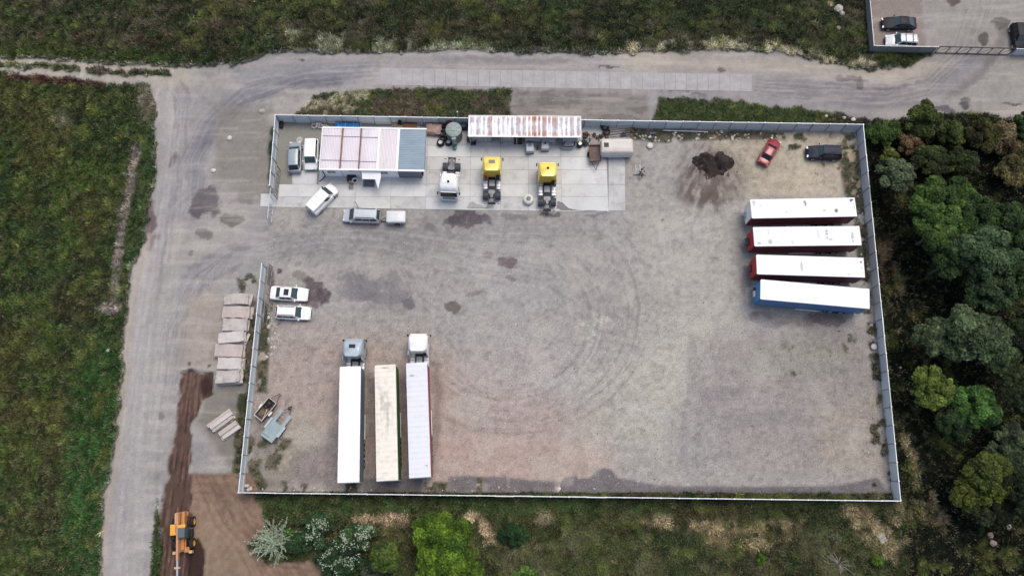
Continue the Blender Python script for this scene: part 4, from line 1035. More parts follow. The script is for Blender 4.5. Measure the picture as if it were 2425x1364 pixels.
def car(label, style, paint, f, r_, zf=.5, zr=.8, W=1.78, group="parked cars and vans", L=None, rails=False, sunroof=False, doordir=None, cat="car", scoop=False, glass=GLASS, box=False, rear_glass=True, name="parked_car", boxy=0, mirror=True):
    S = STY[style]
    pf, pr = G(f[0], f[1], zf), G(r_[0], r_[1], zr)
    pf.z = pr.z = 0
    d = pf - pr; L0 = d.length
    ang = math.atan2(d.y, d.x); mid = (pf + pr) / 2
    if L is None: L = L0
    t = thing(name, label, cat, (mid.x, mid.y, 0.02), ang, group)
    hw = W / 2
    X = lambda u: L / 2 - u * L
    # body
    st = [(0.0, .78, .42, .60), (.015, .86, .24, S['hz'] - .10), (.07, .95, .20, S['hz'] + .02), (.16, .985, .19, S['hz'] + .12 * (S['cz'] - S['hz']) / .28), (S['cb'], 1.0, .19, S['cz']),
          (.5, 1.0, .19, S['bz']), (S['rb'] - .06 if S['rb'] < .95 else .86, 1.0, .19, S['bz']), (.93, .975, .22, (S['tz'] + .02) if S['rb'] < .95 else S['bz']), (.985, .92, .28, S['tz'] - .04 if S['rb'] < .95 else S['bz'] - .02), (1.0, .84, .36, S['tz'] - .16)]
    if boxy: st[0] = (0, .92, .36, S['hz'] - .08); st[1] = (.015, .95, .24, S['hz'] - .02)
    rg = []
    for u, w, zb, zt in st:
        x, h = X(u), hw * w
        cr = .045
        half = [(h * .84, zb), (h * .97, zb + .10), (h, zb + (zt - zb) * .45), (h * .985, zt - .12), (h * .93, zt - .03), (h * .72, zt + .01), (h * .3, zt + cr)]
        rg.append([(x, y, z) for y, z in half] + [(x, -y, z) for y, z in reversed(half)])
    body = MB().rings(rg).build("body", paint, t, smooth=38)
    # cabin
    yb, yt = hw * .90, hw * (.74 if style not in ('van', 'mpv') else .82)
    zc, zr2, Ht = S['cz'] - .04, S['bz'] - .04, S['H']
    xb0, xt0, xt1, xb1 = X(S['cb'] - .005), X(S['ct']), X(S['rt']), X(S['rb'])
    B = [Vector((xb0, -yb * .93, zc)), Vector((xb0, yb * .93, zc)), Vector((xb1, yb * .92, zr2)), Vector((xb1, -yb * .92, zr2))]
    T = [Vector((xt0, -yt * .93, Ht - .03)), Vector((xt0, yt * .93, Ht - .03)), Vector((xt1, yt * .93, Ht - .03)), Vector((xt1, -yt * .93, Ht - .03))]
    # rings along the length so the roof is gently domed
    rings = []
    K = 6
    for k in range(K + 1):
        s = k / K
        bl = [B[0].lerp(B[3], s), B[1].lerp(B[2], s)]; tl = [T[0].lerp(T[3], s), T[1].lerp(T[2], s)]
        bulge = 1 + .05 * math.sin(math.pi * s); dome = .05 * math.sin(math.pi * min(max(s, .0), 1))
        y0, y1 = bl[0].y * bulge, tl[0].y * bulge
        xm, xt, zb_, zt_ = bl[0].x, tl[0].x, bl[0].z, tl[0].z
        rings.append([(xm, y0, zb_), (xt, y1, zt_), (xt, y1 * .85, zt_ + .035 + dome * .4), (xt, y1 * .4, zt_ + .05 + dome), (xt, -y1 * .4, zt_ + .05 + dome), (xt, -y1 * .85, zt_ + .035 + dome * .4), (xt, -y1, zt_), (xm, -y0, zb_)])
    MB().rings(rings).build("cabin", paint, t, smooth=32)
    def pane(name, q, ins_u, ins_v, outv, m=glass, thick=.02, pr=.012):
        a, b_, c_, d_ = q   # bottom-left, bottom-right, top-right, top-left
        def P(u, v): return a.lerp(b_, u).lerp(d_.lerp(c_, u), v)
        o = Vector(outv).normalized()
        pts = [P(ins_u[0], ins_v[0]), P(ins_u[1], ins_v[0]), P(ins_u[1], ins_v[1]), P(ins_u[0], ins_v[1])]
        vs = [p + o * pr for p in pts] + [p - o * thick for p in pts]
        return MB().add(vs, [(0, 1, 2, 3), (7, 6, 5, 4), (0, 4, 5, 1), (1, 5, 6, 2), (2, 6, 7, 3), (3, 7, 4, 0)]).build(name, m, t)
    nf = (B[1] - B[0]).cross(T[0] - B[0]); 
    if nf.x < 0: nf = -nf
    pane("windshield", (B[0], B[1], T[1], T[0]), (.03, .97), (.03, .97), nf, thick=.05, pr=.055)
    if rear_glass:
        nr = (B[2] - B[3]).cross(T[3] - B[3])
        if nr.x > 0: nr = -nr
        pane("rear_window", (B[3], B[2], T[2], T[3]), (.06, .94), (.08, .95), nr, GLASSD if glass is not GLASS else glass, thick=.05, pr=.05)
    for sgn in (-1, 1):
        q = (Vector((B[0].x, sgn * yb * .975, zc)), Vector((B[3].x, sgn * yb * .975, zr2)), Vector((T[3].x, sgn * yt * .975, Ht - .03)), Vector((T[0].x, sgn * yt * .975, Ht - .03)))
        nn = Vector((0, sgn, .35))
        if style == 'van': spans = ((.16, .36),)
        elif style in ('saloon', 'coupe'): spans = ((.17, .50), (.53, .84))
        else: spans = ((.15, .40), (.43, .68), (.71, .93))
        for u0, u1 in spans:
            pane("side_window", q, (u0, u1), (.12, .86), nn, GLASSD, thick=.03, pr=.03)
    for sgn in (-1, 1):
        if mirror: MB().box((X(S['cb'] + .05), sgn * (hw + .09), S['cz'] + .04), (.13, .22, .15)).build("side_mirror", paint if style != 'van' else BLACK, t, bevel=.03)
        MB().box((X(.02), sgn * hw * .66, S['hz'] - .08), (.22, .36, .15), rz=-sgn * .25).build("headlight", LAMP, t, bevel=.03)
        MB().box((X(.992), sgn * hw * .74, (S['tz'] if S['rb'] < .95 else S['bz']) - .14), (.10, .26, .22)).build("taillight", LAMPR, t, bevel=.02)
        for xx in (X(.185), X(.80)):
            wheel_parts(t, xx, sgn * (hw - .09), .32 if style not in ('suv',) else .37, .22, sgn)
    MB().box((X(.003), 0, .46), (.10, hw * 1.3, .12)).build("grille", BLACK, t, bevel=.02)
    if rails:
        for sgn in (-1, 1):
            rr = MB(); rr.box(((xt0 + xt1) / 2, sgn * yt * .82, Ht + .08), ((xt0 - xt1) * .88, .05, .05)); rr.build("roof_rail", BLACK if rails == 1 else ALU, t)
        if rails == 2:
            for s in (.28, .72):
                MB().box((xt0 + (xt1 - xt0) * s, 0, Ht + .12), (.07, yt * 1.9, .04)).build("cross_bar", BLACK, t)
    if sunroof:
        MB().box((xt0 + (xt1 - xt0) * .42, 0, Ht + .072), (.62, .80, .03)).build("sunroof", GLASSD, t, bevel=.01)
    if scoop:
        MB().box((X(.17), 0, S['cz'] - .10), (.42, .5, .10), ry=.12).build("bonnet_scoop", BLACK, t, bevel=.03)
    if style == 'van':
        MB().box((X(.996), 0, 1.35), (.04, .03, 1.0)).build("door_seam", BLACK, t)
        for s in (.42, .68): MB().box((xt0 + (xt1 - xt0) * s, 0, Ht + .075), (.04, yt * 1.5, .02)).build("roof_seam", mat("seam_grey", (.55, .55, .55), .5), t)
    if doordir:
        dm = MB(); dm.box((0, 0, 0), (1.0, .07, .62)); d1 = dm.build("open_door", BLACK, t, bevel=.03)
        d1.location = (X(.36), doordir * (hw + .42), .72); d1.rotation_euler = (0, 0, doordir * 1.05)
        wv = MB().box((0, 0, .46), (.75, .04, .34)).build("door_window", GLASSD, d1)
    t["W"] = W
    return t
P_WHITE = paint_mat("car_white", (.80, .80, .79)); P_SILV = paint_mat("car_silver", (.46, .49, .51)); P_PALE = paint_mat("car_pale_silver", (.62, .64, .65))
P_DGREY = paint_mat("car_grey_blue", (.27, .31, .34)); P_RED = paint_mat("car_red", (.26, .012, .022)); P_NAVY = paint_mat("car_navy", (.016, .020, .04)); P_BLACK = paint_mat("car_black", (.012, .012, .018))
car("grey hatchback with pale roof beside the fence, left of the white people carrier", "hatch", P_DGREY, (700, 338), (696.8, 407), .5, .9, W=1.76, glass=GLASSD)
car("white people carrier parked tight against the left end of the office", "mpv", P_WHITE, (736.5, 403), (735.2, 323), .5, 1.6, W=1.85)
car("white panel van standing askew on the concrete in front of the office", "van", P_WHITE, (793, 443.5), (732, 496), .5, 1.6, W=1.88, cat="van", name="panel_van", rear_glass=False, L=4.55)
car("silver people carrier with an open black side door, towing the small white trailer", "mpv", P_SILV, (813.5, 511), (900, 511), .5, 1.0, W=1.86, doordir=-1, rails=1)
car("white saloon with a dark sunroof, upper of the two white cars by the fence", "saloon", P_WHITE, (730.5, 699), (641, 693.5), .5, .6, W=1.82, sunroof=True)
car("white estate car, lower of the two white cars by the left fence", "estate", P_WHITE, (736.8, 743), (650, 736.5), .5, 1.1, W=1.78, rails=1)
car("old red saloon parked diagonally in the upper right of the yard", "saloon", P_RED, (1838, 332), (1804.5, 389.5), .6, .6, W=1.68, boxy=1, glass=GLASSD)
car("dark navy off-road estate with a bonnet scoop in the upper right corner of the yard", "suv", P_NAVY, (1908.5, 362), (1995, 360.5), .5, 1.1, W=1.86, scoop=True)
car("black coupe above the silver estate in the neighbouring compound", "coupe", P_BLACK, (2088, 56), (2170, 55), .5, .8, W=1.84)
car("silver estate with roof bars just behind the compound fence", "estate", P_PALE, (2096.5, 96.5), (2177, 96), .5, 1.1, W=1.78, rails=2)
car("black car cut off by the right edge of the photo behind the fence stub", "suv", P_BLACK, (2417, 122), (2411, 55), .5, 1.0, W=1.88)

# tractors for semi-trailers
def tractor(label, paint, f, r_, zf, zr, group="lorry tractor units", L=None, hatch='square', extra=None, cabw=2.42, style=0, beltc=None):
    pf, pr = G(f[0], f[1], zf), G(r_[0], r_[1], zr); pf.z = pr.z = 0
    d = pf - pr; L0 = d.length; ang = math.atan2(d.y, d.x)
    if L is None: L = L0
    L = L0 if L is None else L
    mid = pf - d.normalized() * (L / 2)
    t = thing("tractor_unit", label, "lorry", (mid.x, mid.y, .02), ang, group)
    hx = L / 2; hw = cabw / 2
    ch = MB()
    for s in (-1, 1): ch.box((-.25, s * .42, .86), (L - .9, .10, .24))
    for x in (-hx + .25, -hx + 1.9, -.2, .6): ch.box((x, 0, .84), (.14, .74, .18))
    ch.box((-hx + .12, 0, .78), (.12, 1.05, .20)); ch.box((.0, 0, .98), (1.1, .62, .04))
    ch.build("chassis_frame", STEELD, t)
    # rear axle
    for s in (-1, 1):
        for k in (0, 1):
            wheel_parts(t, -hx + 1.35, s * (hw - .22 - k * .34), .50, .29, s, mat("dark_rim", (.12, .12, .12), .5))
        fm = MB(); ring0, ring1 = [], []
        yo, yi = s * (hw - .03), s * (hw - .74)
        for i in range(9):
            a = math.radians(10 + 160 * i / 8); ring0.append((-hx + 1.35 + .60 * math.cos(a), .52 + .60 * math.sin(a)))
        vs = [(x, yo, z) for x, z in ring0] + [(x, yi, z) for x, z in ring0] + [(x, yo, z - .03) for x, z in ring0] + [(x, yi, z - .03) for x, z in ring0]
        fs = []
        for i in range(8):
            fs += [(i, i + 1, 10 + i, 9 + i), (19 + i, 18 + i, 27 + i, 28 + i), (i + 1, i, 18 + i, 19 + i), (9 + i, 10 + i, 28 + i, 27 + i)]
        fm.add(vs, fs).build("mudguard", mat("mudguard_plastic", (.05, .055, .065), .45, var=.15), t, smooth=60)
        wheel_parts(t, hx - 1.35, s * (hw - .17), .50, .30, s, ALU)
        MB().box((-hx + .20, s * (hw - .30), .62), (.08, .30, .14)).build("taillight", LAMPR, t, bevel=.02)
        # tanks and boxes
        x0, x1 = -hx + 2.15, hx - 2.35
        mk = MB(); yy = s * (hw - .36)
        rr = [rrect(0, 0, .30, .29, .10, 0)]
        for xx in (x0, x1):
            pass
        mk.rings([[(xx, yy + p[0], .72 + p[1]) for p in rrect(0, 0, .31, .30, .12, 0)] for xx in (x0, x1)])
        tk = mk.build("fuel_tank" if s > 0 else "battery_box", ALU if style != 1 else mat("pale_tank", (.62, .62, .61), .45, var=.1), t, smooth=40)
        for i in range(3):
            MB().box((x0 + (x1 - x0) * (.2 + .3 * i), yy, 1.03), (.05, .60, .03)).build("strap", STEELD, tk)
    # fifth wheel
    fw = MB()
    o = [(-.55, -.16), (-.55, .16), (-.15, .18), (.0, .44), (.35, .46), (.5, .3), (.5, -.3), (.35, -.46), (.0, -.44), (-.15, -.18)]
    fw.rings([[(-hx + 1.45 + x, y, z) for x, y in reversed(o)] for z in (1.08, 1.20)])
    fw.build("coupling_plate", mat("greasy_plate", (.10, .105, .12), .35, metal=.4, var=.3), t, bevel=.02)
    MB().box((-hx + .55, 0, 1.02), (.5, .46, .06), ry=.1).build("ramp", mat("ramp_steel", (.14, .145, .16), .5, var=.2), t)
    MB().box((-.05, 0, 1.06), (.85, .75, .05)).build("catwalk", mat("catwalk_plate", (.30, .31, .32), .5, metal=.3, var=.2), t)
    # cab
    cf, cb = hx, hx - 2.28
    cx = (cf + cb) / 2; hl = (cf - cb) / 2
    rg = []
    for z, fx, bx, w, r in ((.42, -.05, .25, .97, .12), (.95, 0, .02, 1.0, .16), (1.55, -.02, 0, 1.0, .18), (2.25, -.14, 0, .995, .20), (2.85, -.24, .02, .985, .22), (3.15, -.34, .04, .96, .26), (3.42, -.52, .06, .92, .32), (3.58, -.85, .10, .82, .36)):
        f0, b0 = cf + fx, cb + bx
        rg.append(rrect((f0 + b0) / 2, 0, (f0 - b0) / 2, hw * w, r, z))
    MB().rings(rg).build("cab", paint, t, smooth=38)
    # windscreen wraps the front above the grille
    wsv = []
    for z, xx, w in ((1.62, cf + .004, .90), (2.62, cf - .175, .87)):
        for y in (-w, -w * .55, 0, w * .55, w):
            wsv.append((xx + .025 - .03 * abs(y / w) ** 3, y * hw, z))
    bk = [(x - .12, y, z) for x, y, z in wsv]
    MB().add(wsv + bk, [(i, i + 1, i + 6, i + 5) for i in range(4)] + [(10 + i + 1, 10 + i, 10 + i + 5, 10 + i + 6) for i in range(4)] + [(i + 1, i, 10 + i, 11 + i) for i in range(4)] + [(5 + i, 6 + i, 16 + i, 15 + i) for i in range(4)]).build("windshield", GLASSD, t)
    MB().box((cf + .03, 0, 1.08), (.07, hw * 1.35, .62)).build("grille", mat("grey_grille", (.20, .24, .24), .5, var=.15), t, bevel=.02)
    MB().box((cf + .05, 0, .56), (.12, hw * 1.86, .28)).build("bumper", paint, t, bevel=.05)
    MB().box((cf - .20, 0, 2.80), (.16, hw * 1.66, .05)).build("sun_visor", paint, t, bevel=.02)
    for s in (-1, 1):
        MB().box((cf - .75, s * (hw + .005), 2.0), (.85, .04, .62)).build("side_window", GLASSD, t, bevel=.015)
        mr = MB(); mr.box((cf - .22, s * (hw + .20), 2.25), (.20, .14, .60)); mr.box((cf - .22, s * (hw + .06), 2.5), (.06, .24, .05)); mr.build("side_mirror", BLACK, t, bevel=.03)
        MB().box((cf + .04, s * hw * .78, .72), (.10, .36, .18)).build("headlight", LAMP, t, bevel=.03)
        # air deflector fin behind the cab
        MB().box((cb - .22, s * (hw - .06), 2.05), (.46, .05, 2.3)).build("air_deflector", paint, t, bevel=.02)
        MB().box((cb + .02, s * .42, 1.30), (.10, .28, .5)).build("air_duct", BLACK, t)
    # roof spoiler: raised shell with a concave rear edge
    sp = []
    for z, fr, rear, w in ((3.40, .62, -.02, .86), (3.62, .95, -.12, .80), (3.74, 1.25, -.12, .70)):
        sp.append(rrect((cf - fr + cb + rear) / 2, 0, (cf - fr - cb - rear) / 2, hw * w, .25, z))
    MB().rings(sp).build("roof_spoiler", paint, t, smooth=38)
    bw = MB().box((cb - .03, 0, 1.95), (.08, hw * 1.7, 1.9)).build("back_wall", beltc or paint, t, bevel=.03)
    MB().box((cb - .16, -.75, 1.55), (.22, .42, 1.1)).build("air_intake", BLACK, t, bevel=.03)
    MB().box((cb - .14, 0, 1.25), (.2, .9, .35)).build("hose_rack", BLACK, t, bevel=.02)
    if hatch == 'square': MB().box((cx - .02, 0, 3.75), (.46, .78, .05)).build("roof_hatch", GLASSD, t, bevel=.02)
    elif hatch == 'round': MB().cyl((cx - .15, 0, 3.72), (cx - .15, 0, 3.79), .17, 12).build("roof_hatch", BLACK, t)
    if extra == 'red': MB().cyl((cb - .35, .82, 1.2), (cb - .35, .82, 1.9), .17, 10).build("gas_bottle", LAMPR, t, smooth=40)
    return t
P_YEL = paint_mat("lorry_yellow", (.80, .62, .11)); P_YELD = paint_mat("lorry_yellow_back", (.60, .40, .03)); P_SLV = paint_mat("lorry_silver_blue", (.36, .43, .47))
tractor("white tractor unit facing down the photo, right of the office", P_WHITE, (1063.8, 470.5), (1071, 368), 1.0, 1.0, hatch='round', style=1, L=5.9)
tractor("yellow tractor unit with a square roof hatch, left of the two yellow ones", P_YEL, (1165.3, 366.5), (1164, 484.7), 3.3, .9, extra='red', beltc=P_YELD)
tractor("yellow tractor unit with a small round hatch beside the white round tank", P_YEL, (1297.3, 379.6), (1295.5, 501), 3.3, .8, hatch='round', beltc=P_YELD)
tractor("silver blue tractor unit coupled to the lower left white trailer", P_SLV, (837, 798.8), (839, 905), 3.3, .9, L=6.0)
tractor("white tractor unit coupled to the ribbed roof trailer", P_WHITE, (990.3, 786.5), (992, 893), 3.3, .9, L=6.0, hatch=None, style=1)

# semi-trailers
def roof_with_stains(name, spots, base=(.83, .83, .82), streak=0.0, ribs_=0, L=13.6, hw=1.27, z=4.0, parent=None):
    nx, ny = 220, 40
    X, Y = np.meshgrid(np.linspace(-L / 2, L / 2, nx), np.linspace(-hw, hw, ny)); x, y = X.ravel(), Y.ravel()
    rr = .14
    fx = np.clip((x - (L / 2 - rr)) / rr, 0, 1); lim = hw - rr + rr * np.sqrt(np.clip(1 - fx ** 2, 0, 1))
    yy = np.clip(y, -lim, lim)
    zz = z + .03 * np.cos(yy / hw * math.pi / 2)
    c = np.tile(np.array(base), (len(x), 1)).astype(float)
    nse = fbm(x + 31 * len(spots), y, .5, 4, 90 + len(spots)); n2 = fbm(x * .6 + 7 * len(spots), y * 3, .8, 4, 93)
    c *= (1 - .05 * sstep(.5, .75, nse))[:, None]
    for cx, cy, rx, ry, k in spots:
        d = np.sqrt(((x - cx) / rx) ** 2 + ((y - cy) / ry) ** 2)
        c *= (1 - np.clip((1 - sstep(.5, 1.15, d)) * sstep(.28, .62, nse + .08) * k, 0, .95))[:, None]
    if streak: c *= (1 - streak * sstep(.45, .7, n2) * np.exp(-((x - 1.5) / 3.5) ** 2) - streak * .5 * sstep(.5, .7, nse))[:, None]
    if ribs_:
        ph = (x % ribs_) / ribs_; g = np.exp(-((ph - .5) / .07) ** 2)
        zz += .03 * g; c *= (1 - .16 * np.exp(-((ph - .62) / .05) ** 2))[:, None]
    ii = np.arange(nx * ny).reshape(ny, nx)
    q = np.stack([ii[:-1, :-1], ii[:-1, 1:], ii[1:, 1:], ii[1:, :-1]], -1).reshape(-1, 4)
    return np_mesh(name, np.stack([x, yy, zz], 1), q, c, M_ROOF, parent)
M_ROOF = attr_mat("trailer_roof", .5, fine=0)
def trailer(label, f, r_, side, front, spots=(), base=(.83, .83, .82), L=13.6, group="semi-trailers parked in the yard", streak=0, ribs_=0, nose=None, rail=True, fribs=True):
    pf, pr = G(f[0], f[1], 4.0), G(r_[0], r_[1], 4.0); pf.z = pr.z = 0
    d = pf - pr; ang = math.atan2(d.y, d.x); mid = (pf + pr) / 2; L = d.length
    t = thing("semi_trailer", label, "semi-trailer", (mid.x, mid.y, .02), ang, group)
    hw = 1.25
    def outline(z, g=0.0, rf=.14):
        o = []
        for i in range(5):
            a = math.radians(90 * i / 4); o.append((L / 2 - rf - g + rf * math.cos(a), hw - rf - g + rf * math.sin(a), z))
        o += [(-L / 2 + g, hw - g, z), (-L / 2 + g, -hw + g, z)]
        for i in range(5):
            a = math.radians(-90 + 90 * i / 4); o.append((L / 2 - rf - g + rf * math.cos(a), -hw + rf + g + rf * math.sin(a), z))
        return o
    for s in (-1, 1):   # side curtains, gently wavy, hung between the rails
        n = 56; vs = []
        for k, (z) in enumerate((1.16, 1.8, 2.6, 3.3, 3.86)):
            for i in range(n + 1):
                x = -L / 2 + .10 + (L - .32) * i / n
                vs.append((x, s * (hw - .005 + .012 * math.sin(i * 1.9 + k) * (1 if 0 < k < 4 else .3)), z))
        fs = [(k * (n + 1) + i, k * (n + 1) + i + 1, (k + 1) * (n + 1) + i + 1, (k + 1) * (n + 1) + i) for k in range(4) for i in range(n)]
        if s > 0: fs = [tuple(reversed(q)) for q in fs]
        MB().add(vs, fs).build("side_curtain", side, t, smooth=60)
    MB().rings([[(x, y, z) for x, y, z in outline(zz, .03)] for zz in (1.12, 3.92)]).build("load_box", side, t)
    fw = MB().box((L / 2 + .005, 0, 2.52), (.05, 2 * hw - .30, 2.7)).build("front_wall", front, t)
    if fribs:
        for i in range(9): MB().box((L / 2 + .04, -1.0 + i * .25, 2.5), (.03, .05, 2.6)).build("rib", front, fw)
    # roof rim and roof
    MB().rings([outline(3.86, -.01), outline(3.99, -.012)], cap0=False, cap1=True).build("roof_rim", ROOFW, t, smooth=30)
    roof_with_stains("roof_skin", list(spots), base, streak, ribs_, L, hw + .01, 4.0, t)
    for s in (-1, 1):
        MB().box((-L / 2 - .015, s * .62, 2.5), (.05, 1.2, 2.66)).build("rear_door", WHITE, t)
    ch = MB()
    for s in (-1, 1): ch.box((-.6, s * .5, .98), (L - 1.6, .14, .30))
    for x in range(-6, 6): ch.box((x, 0, 1.08), (.08, 2.4, .06))
    ch.box((-L / 2 + .15, 0, .6), (.12, 2.3, .16)); ch.build("chassis_frame", STEELD, t)
    for x in (-L / 2 + 2.2, -L / 2 + 3.5, -L / 2 + 4.8):
        for s in (-1, 1): wheel_parts(t, x, s * 1.04, .5, .38, s, ALU)
    for s in (-1, 1):
        MB().box((L / 2 - 2.6, s * .8, .62), (.14, .14, 1.0)).build("landing_leg", STEELD, t)
        if rail:
            MB().box((-.2, s * (hw + .01), .80), (3.0, .04, .12)).build("side_guard", WHITE, t)
            MB().box((-.2, s * (hw + .01), .52), (3.0, .04, .12)).build("side_guard", WHITE, t)
    if nose == 'frame':
        g = MB(); g.box((L / 2 + .10, 0, 1.55), (.14, .80, .08)); g.box((L / 2 + .10, 0, 2.05), (.14, .80, .08)); g.box((L / 2 + .10, -.37, 1.8), (.14, .07, .5)); g.box((L / 2 + .10, .37, 1.8), (.14, .07, .5)); g.build("connector_frame", STEEL, t)
    elif nose == 'dark':
        MB().box((L / 2 + .20, -.05, 1.75), (.32, .95, .6)).build("connector_box", mat("dark_slate_box", (.03, .05, .06), .5), t, bevel=.03)
    elif nose == 'spikes':
        for y in (-.45, .35):
            MB().add([(L / 2 + .05, y - .12, 2.0), (L / 2 + .05, y + .12, 2.0), (L / 2 + .05, y, 1.6), (L / 2 + .55, y, 1.85)], [(0, 1, 3), (1, 2, 3), (2, 0, 3), (0, 2, 1)]).build("wind_bracket", BLACK, t)
        MB().box((L / 2 + .06, 0, 1.9), (.06, .8, .35)).build("connector_panel", BLACK, t)
    elif nose == 'sign':
        MB().box((L / 2 + .16, .1, 1.85), (.22, .75, .55)).build("connector_box", mat("pale_notice_board", (.6, .5, .46), .5, var=.25, scale=6), t, bevel=.02)
        MB().box((L / 2 + .10, -.55, 1.8), (.14, .35, .4)).build("connector_panel", BLACK, t)
    return t
S_MAR = mat("curtain_dark_maroon", (.12, .009, .024), .55, var=.12, scale=.6); S_RED = mat("trailer_red", (.42, .012, .02), .5, var=.08)
S_BLUE = mat("curtain_blue", (.05, .16, .36), .5, var=.08, scale=.6); S_BLF = mat("trailer_blue_front", (.045, .24, .52), .5, var=.08)
S_GREY = mat("curtain_slate_grey", (.13, .17, .19), .5, var=.1); S_GRN = mat("curtain_green", (.04, .15, .02), .55, var=.1)
S_WINE = mat("curtain_wine_red", (.30, .05, .075), .55, var=.1)
def T_(x, y): return x, y
trailer("white roofed trailer with grey sides behind the silver blue tractor", (829.6, 868), (825, 1142), S_GREY, WHITE, nose=None)
trailer("trailer with a dirty beige roof and green sides, middle of the three at the bottom", (912, 864), (917.3, 1137.5), S_GRN, S_GRN, base=(.76, .715, .62), streak=.14, ribs_=.62, spots=[(2.2, 0, 1.6, .8, .22), (.3, -.2, 1.8, .15, .25), (6.4, 0, .12, .55, .5)])
trailer("trailer with a ribbed silvery white roof and wine red sides behind the white tractor", (986.4, 859), (994.8, 1130), S_WINE, WHITE, base=(.68, .69, .71), ribs_=.6, spots=[(5.2, .6, .12, .35, .5), (-5.4, -.8, .1, .2, .5)])
# local x forward (left in the picture), local +y is towards the bottom of the picture
trailer("white nosed trailer with dark maroon sides, topmost of the four on the right", (1778.5, 495.2), (2026.5, 490.5), S_MAR, WHITE, nose='frame', fribs=False,
        spots=[(6.2, -.75, .28, .45, .5), (-.2, -.55, .26, .55, .8), (-.9, -1.0, .25, .15, .4), (-4.1, .45, .26, .32, .8), (2.2, .5, .16, .14, .4), (-6.0, -.8, .22, .35, 1.3), (-6.35, -.5, .10, .30, 1.3), (-6.45, .1, .06, .5, .7), (-6.1, -.95, .4, .2, 1.0), (-2.6, .4, .3, .2, .3), (5.4, -.4, .2, .2, .3)])
trailer("red trailer with a smudged white roof, second from the top on the right", (1785, 560.8), (2037.4, 558.2), S_MAR, S_RED, nose='dark',
        spots=[(6.1, .9, .3, .22, .5), (4.8, -.6, .2, .6, .25), (4.7, .7, .3, .4, .45), (1.9, .8, .25, .3, .3), (2.9, 0, .2, .9, .15), (-1.4, 0, .3, 1.0, .2), (-2.5, -.25, .22, .8, .6), (-2.9, .45, .3, .2, .4), (-5.7, .2, .22, .8, .55)])
trailer("red trailer with black brackets on its nose, third from the top on the right", (1791.8, 626.2), (2046.3, 634), S_MAR, S_RED, nose='spikes',
        spots=[(1.1, .1, .2, .8, .4), (-4.7, .9, .2, .3, .25), (-6.3, -.7, .15, .2, .8), (-6.3, .1, .12, .12, .6)])
trailer("blue trailer with a clean white roof, lowest of the four on the right", (1801, 685), (2059, 707.8), S_BLUE, S_BLF, nose='sign')

# small trailer with white cover
def small_trailer():
    p = G(939, 515, .6)
    t = thing("box_trailer", "small white covered trailer hitched behind the silver people carrier", "trailer", (p.x, p.y - .1, .02), math.pi)
    hx, hw = 1.22, .76
    MB().rings([rrect(0, 0, hx, hw, .08, .45), rrect(0, 0, hx, hw, .08, .85)]).build("box_body", mat("trailer_side_grey", (.42, .43, .44), .5, var=.1), t, smooth=40)
    rg = [rrect(0, 0, hx + .02, hw + .02, .1, .85), rrect(0, 0, hx, hw, .12, 1.22), rrect(0, 0, hx - .12, hw - .12, .15, 1.32)]
    MB().rings(rg).build("cover", mat("white_trailer_cover", (.66, .66, .65), .6, var=.10, scale=1.2, bump=.3), t, smooth=40)
    for s in (-1, 1):
        wheel_parts(t, -.15, s * (hw + .10), .28, .17, s, ALU)
        MB().box((-.15, s * (hw + .10), .62), (.62, .2, .04)).build("mudguard", BLACK, t)
    d = MB(); d.tube([(hx, .4, .45), (hx + 1.0, 0, .45), (hx, -.4, .45)], .035); d.cyl((hx + .9, 0, .45), (hx + 1.25, 0, .45), .05, 8); d.build("drawbar", STEEL, t)
small_trailer()

def frame_from(corners, z=0):
    """corners: front-left, front-right, rear-right, rear-left pixels -> centre, heading, length, width"""
    c = [G(x, y, z) for x, y in corners]
    fm, rm = (c[0] + c[1]) / 2, (c[2] + c[3]) / 2; d = fm - rm
    return (fm + rm) / 2, math.atan2(d.y, d.x), d.length, ((c[0] - c[1]).length + (c[2] - c[3]).length) / 2
# open box trailer with old tyres and scrap
c, a, L, Wd = frame_from([(636.7, 942), (655.2, 954.4), (620.3, 996.5), (601.8, 981.6)], .9)
t = thing("box_trailer", "open dark box trailer filled with old tyres and scrap by the left fence", "trailer", (c.x, c.y, .02), a)
fl = MB(); fl.box((0, 0, .5), (L - .06, Wd - .06, .05)); fl.build("floor", mat("brown_trailer_floor", (.10, .075, .06), .9, var=.4, scale=4), t)
sw = MB()
for s in (-1, 1): sw.box((0, s * (Wd / 2), .72), (L, .04, .44))
sw.box((L / 2, 0, .72), (.04, Wd - .04, .44)); sw.box((-L / 2, 0, .72), (.04, Wd - .04, .44)); sw.build("side_wall", STEELD, t)
rm_ = MB()
for s in (-1, 1): rm_.box((0, s * Wd / 2, .96), (L + .08, .08, .05))
rm_.box((L / 2, 0, .96), (.08, Wd - .08, .05)); rm_.box((-L / 2, 0, .96), (.08, Wd - .08, .05)); rm_.build("top_rim", mat("pale_rim_steel", (.50, .47, .45), .5, var=.15), t)
for s in (-1, 1):
    wheel_parts(t, -.1, s * (Wd / 2 + .15), .3, .18, s)
    MB().box((-.1, s * (Wd / 2 + .16), .68), (.62, .24, .05)).build("mudguard", WHITE, t, bevel=.02)
d = MB(); d.tube([(L / 2, .5, .5), (L / 2 + 1.1, 0, .5), (L / 2, -.5, .5)], .04); d.cyl((L / 2 + 1.1, -.2, .2), (L / 2 + 1.1, -.2, .9), .04, 6); d.build("drawbar", RUST, t)
trl_open = t
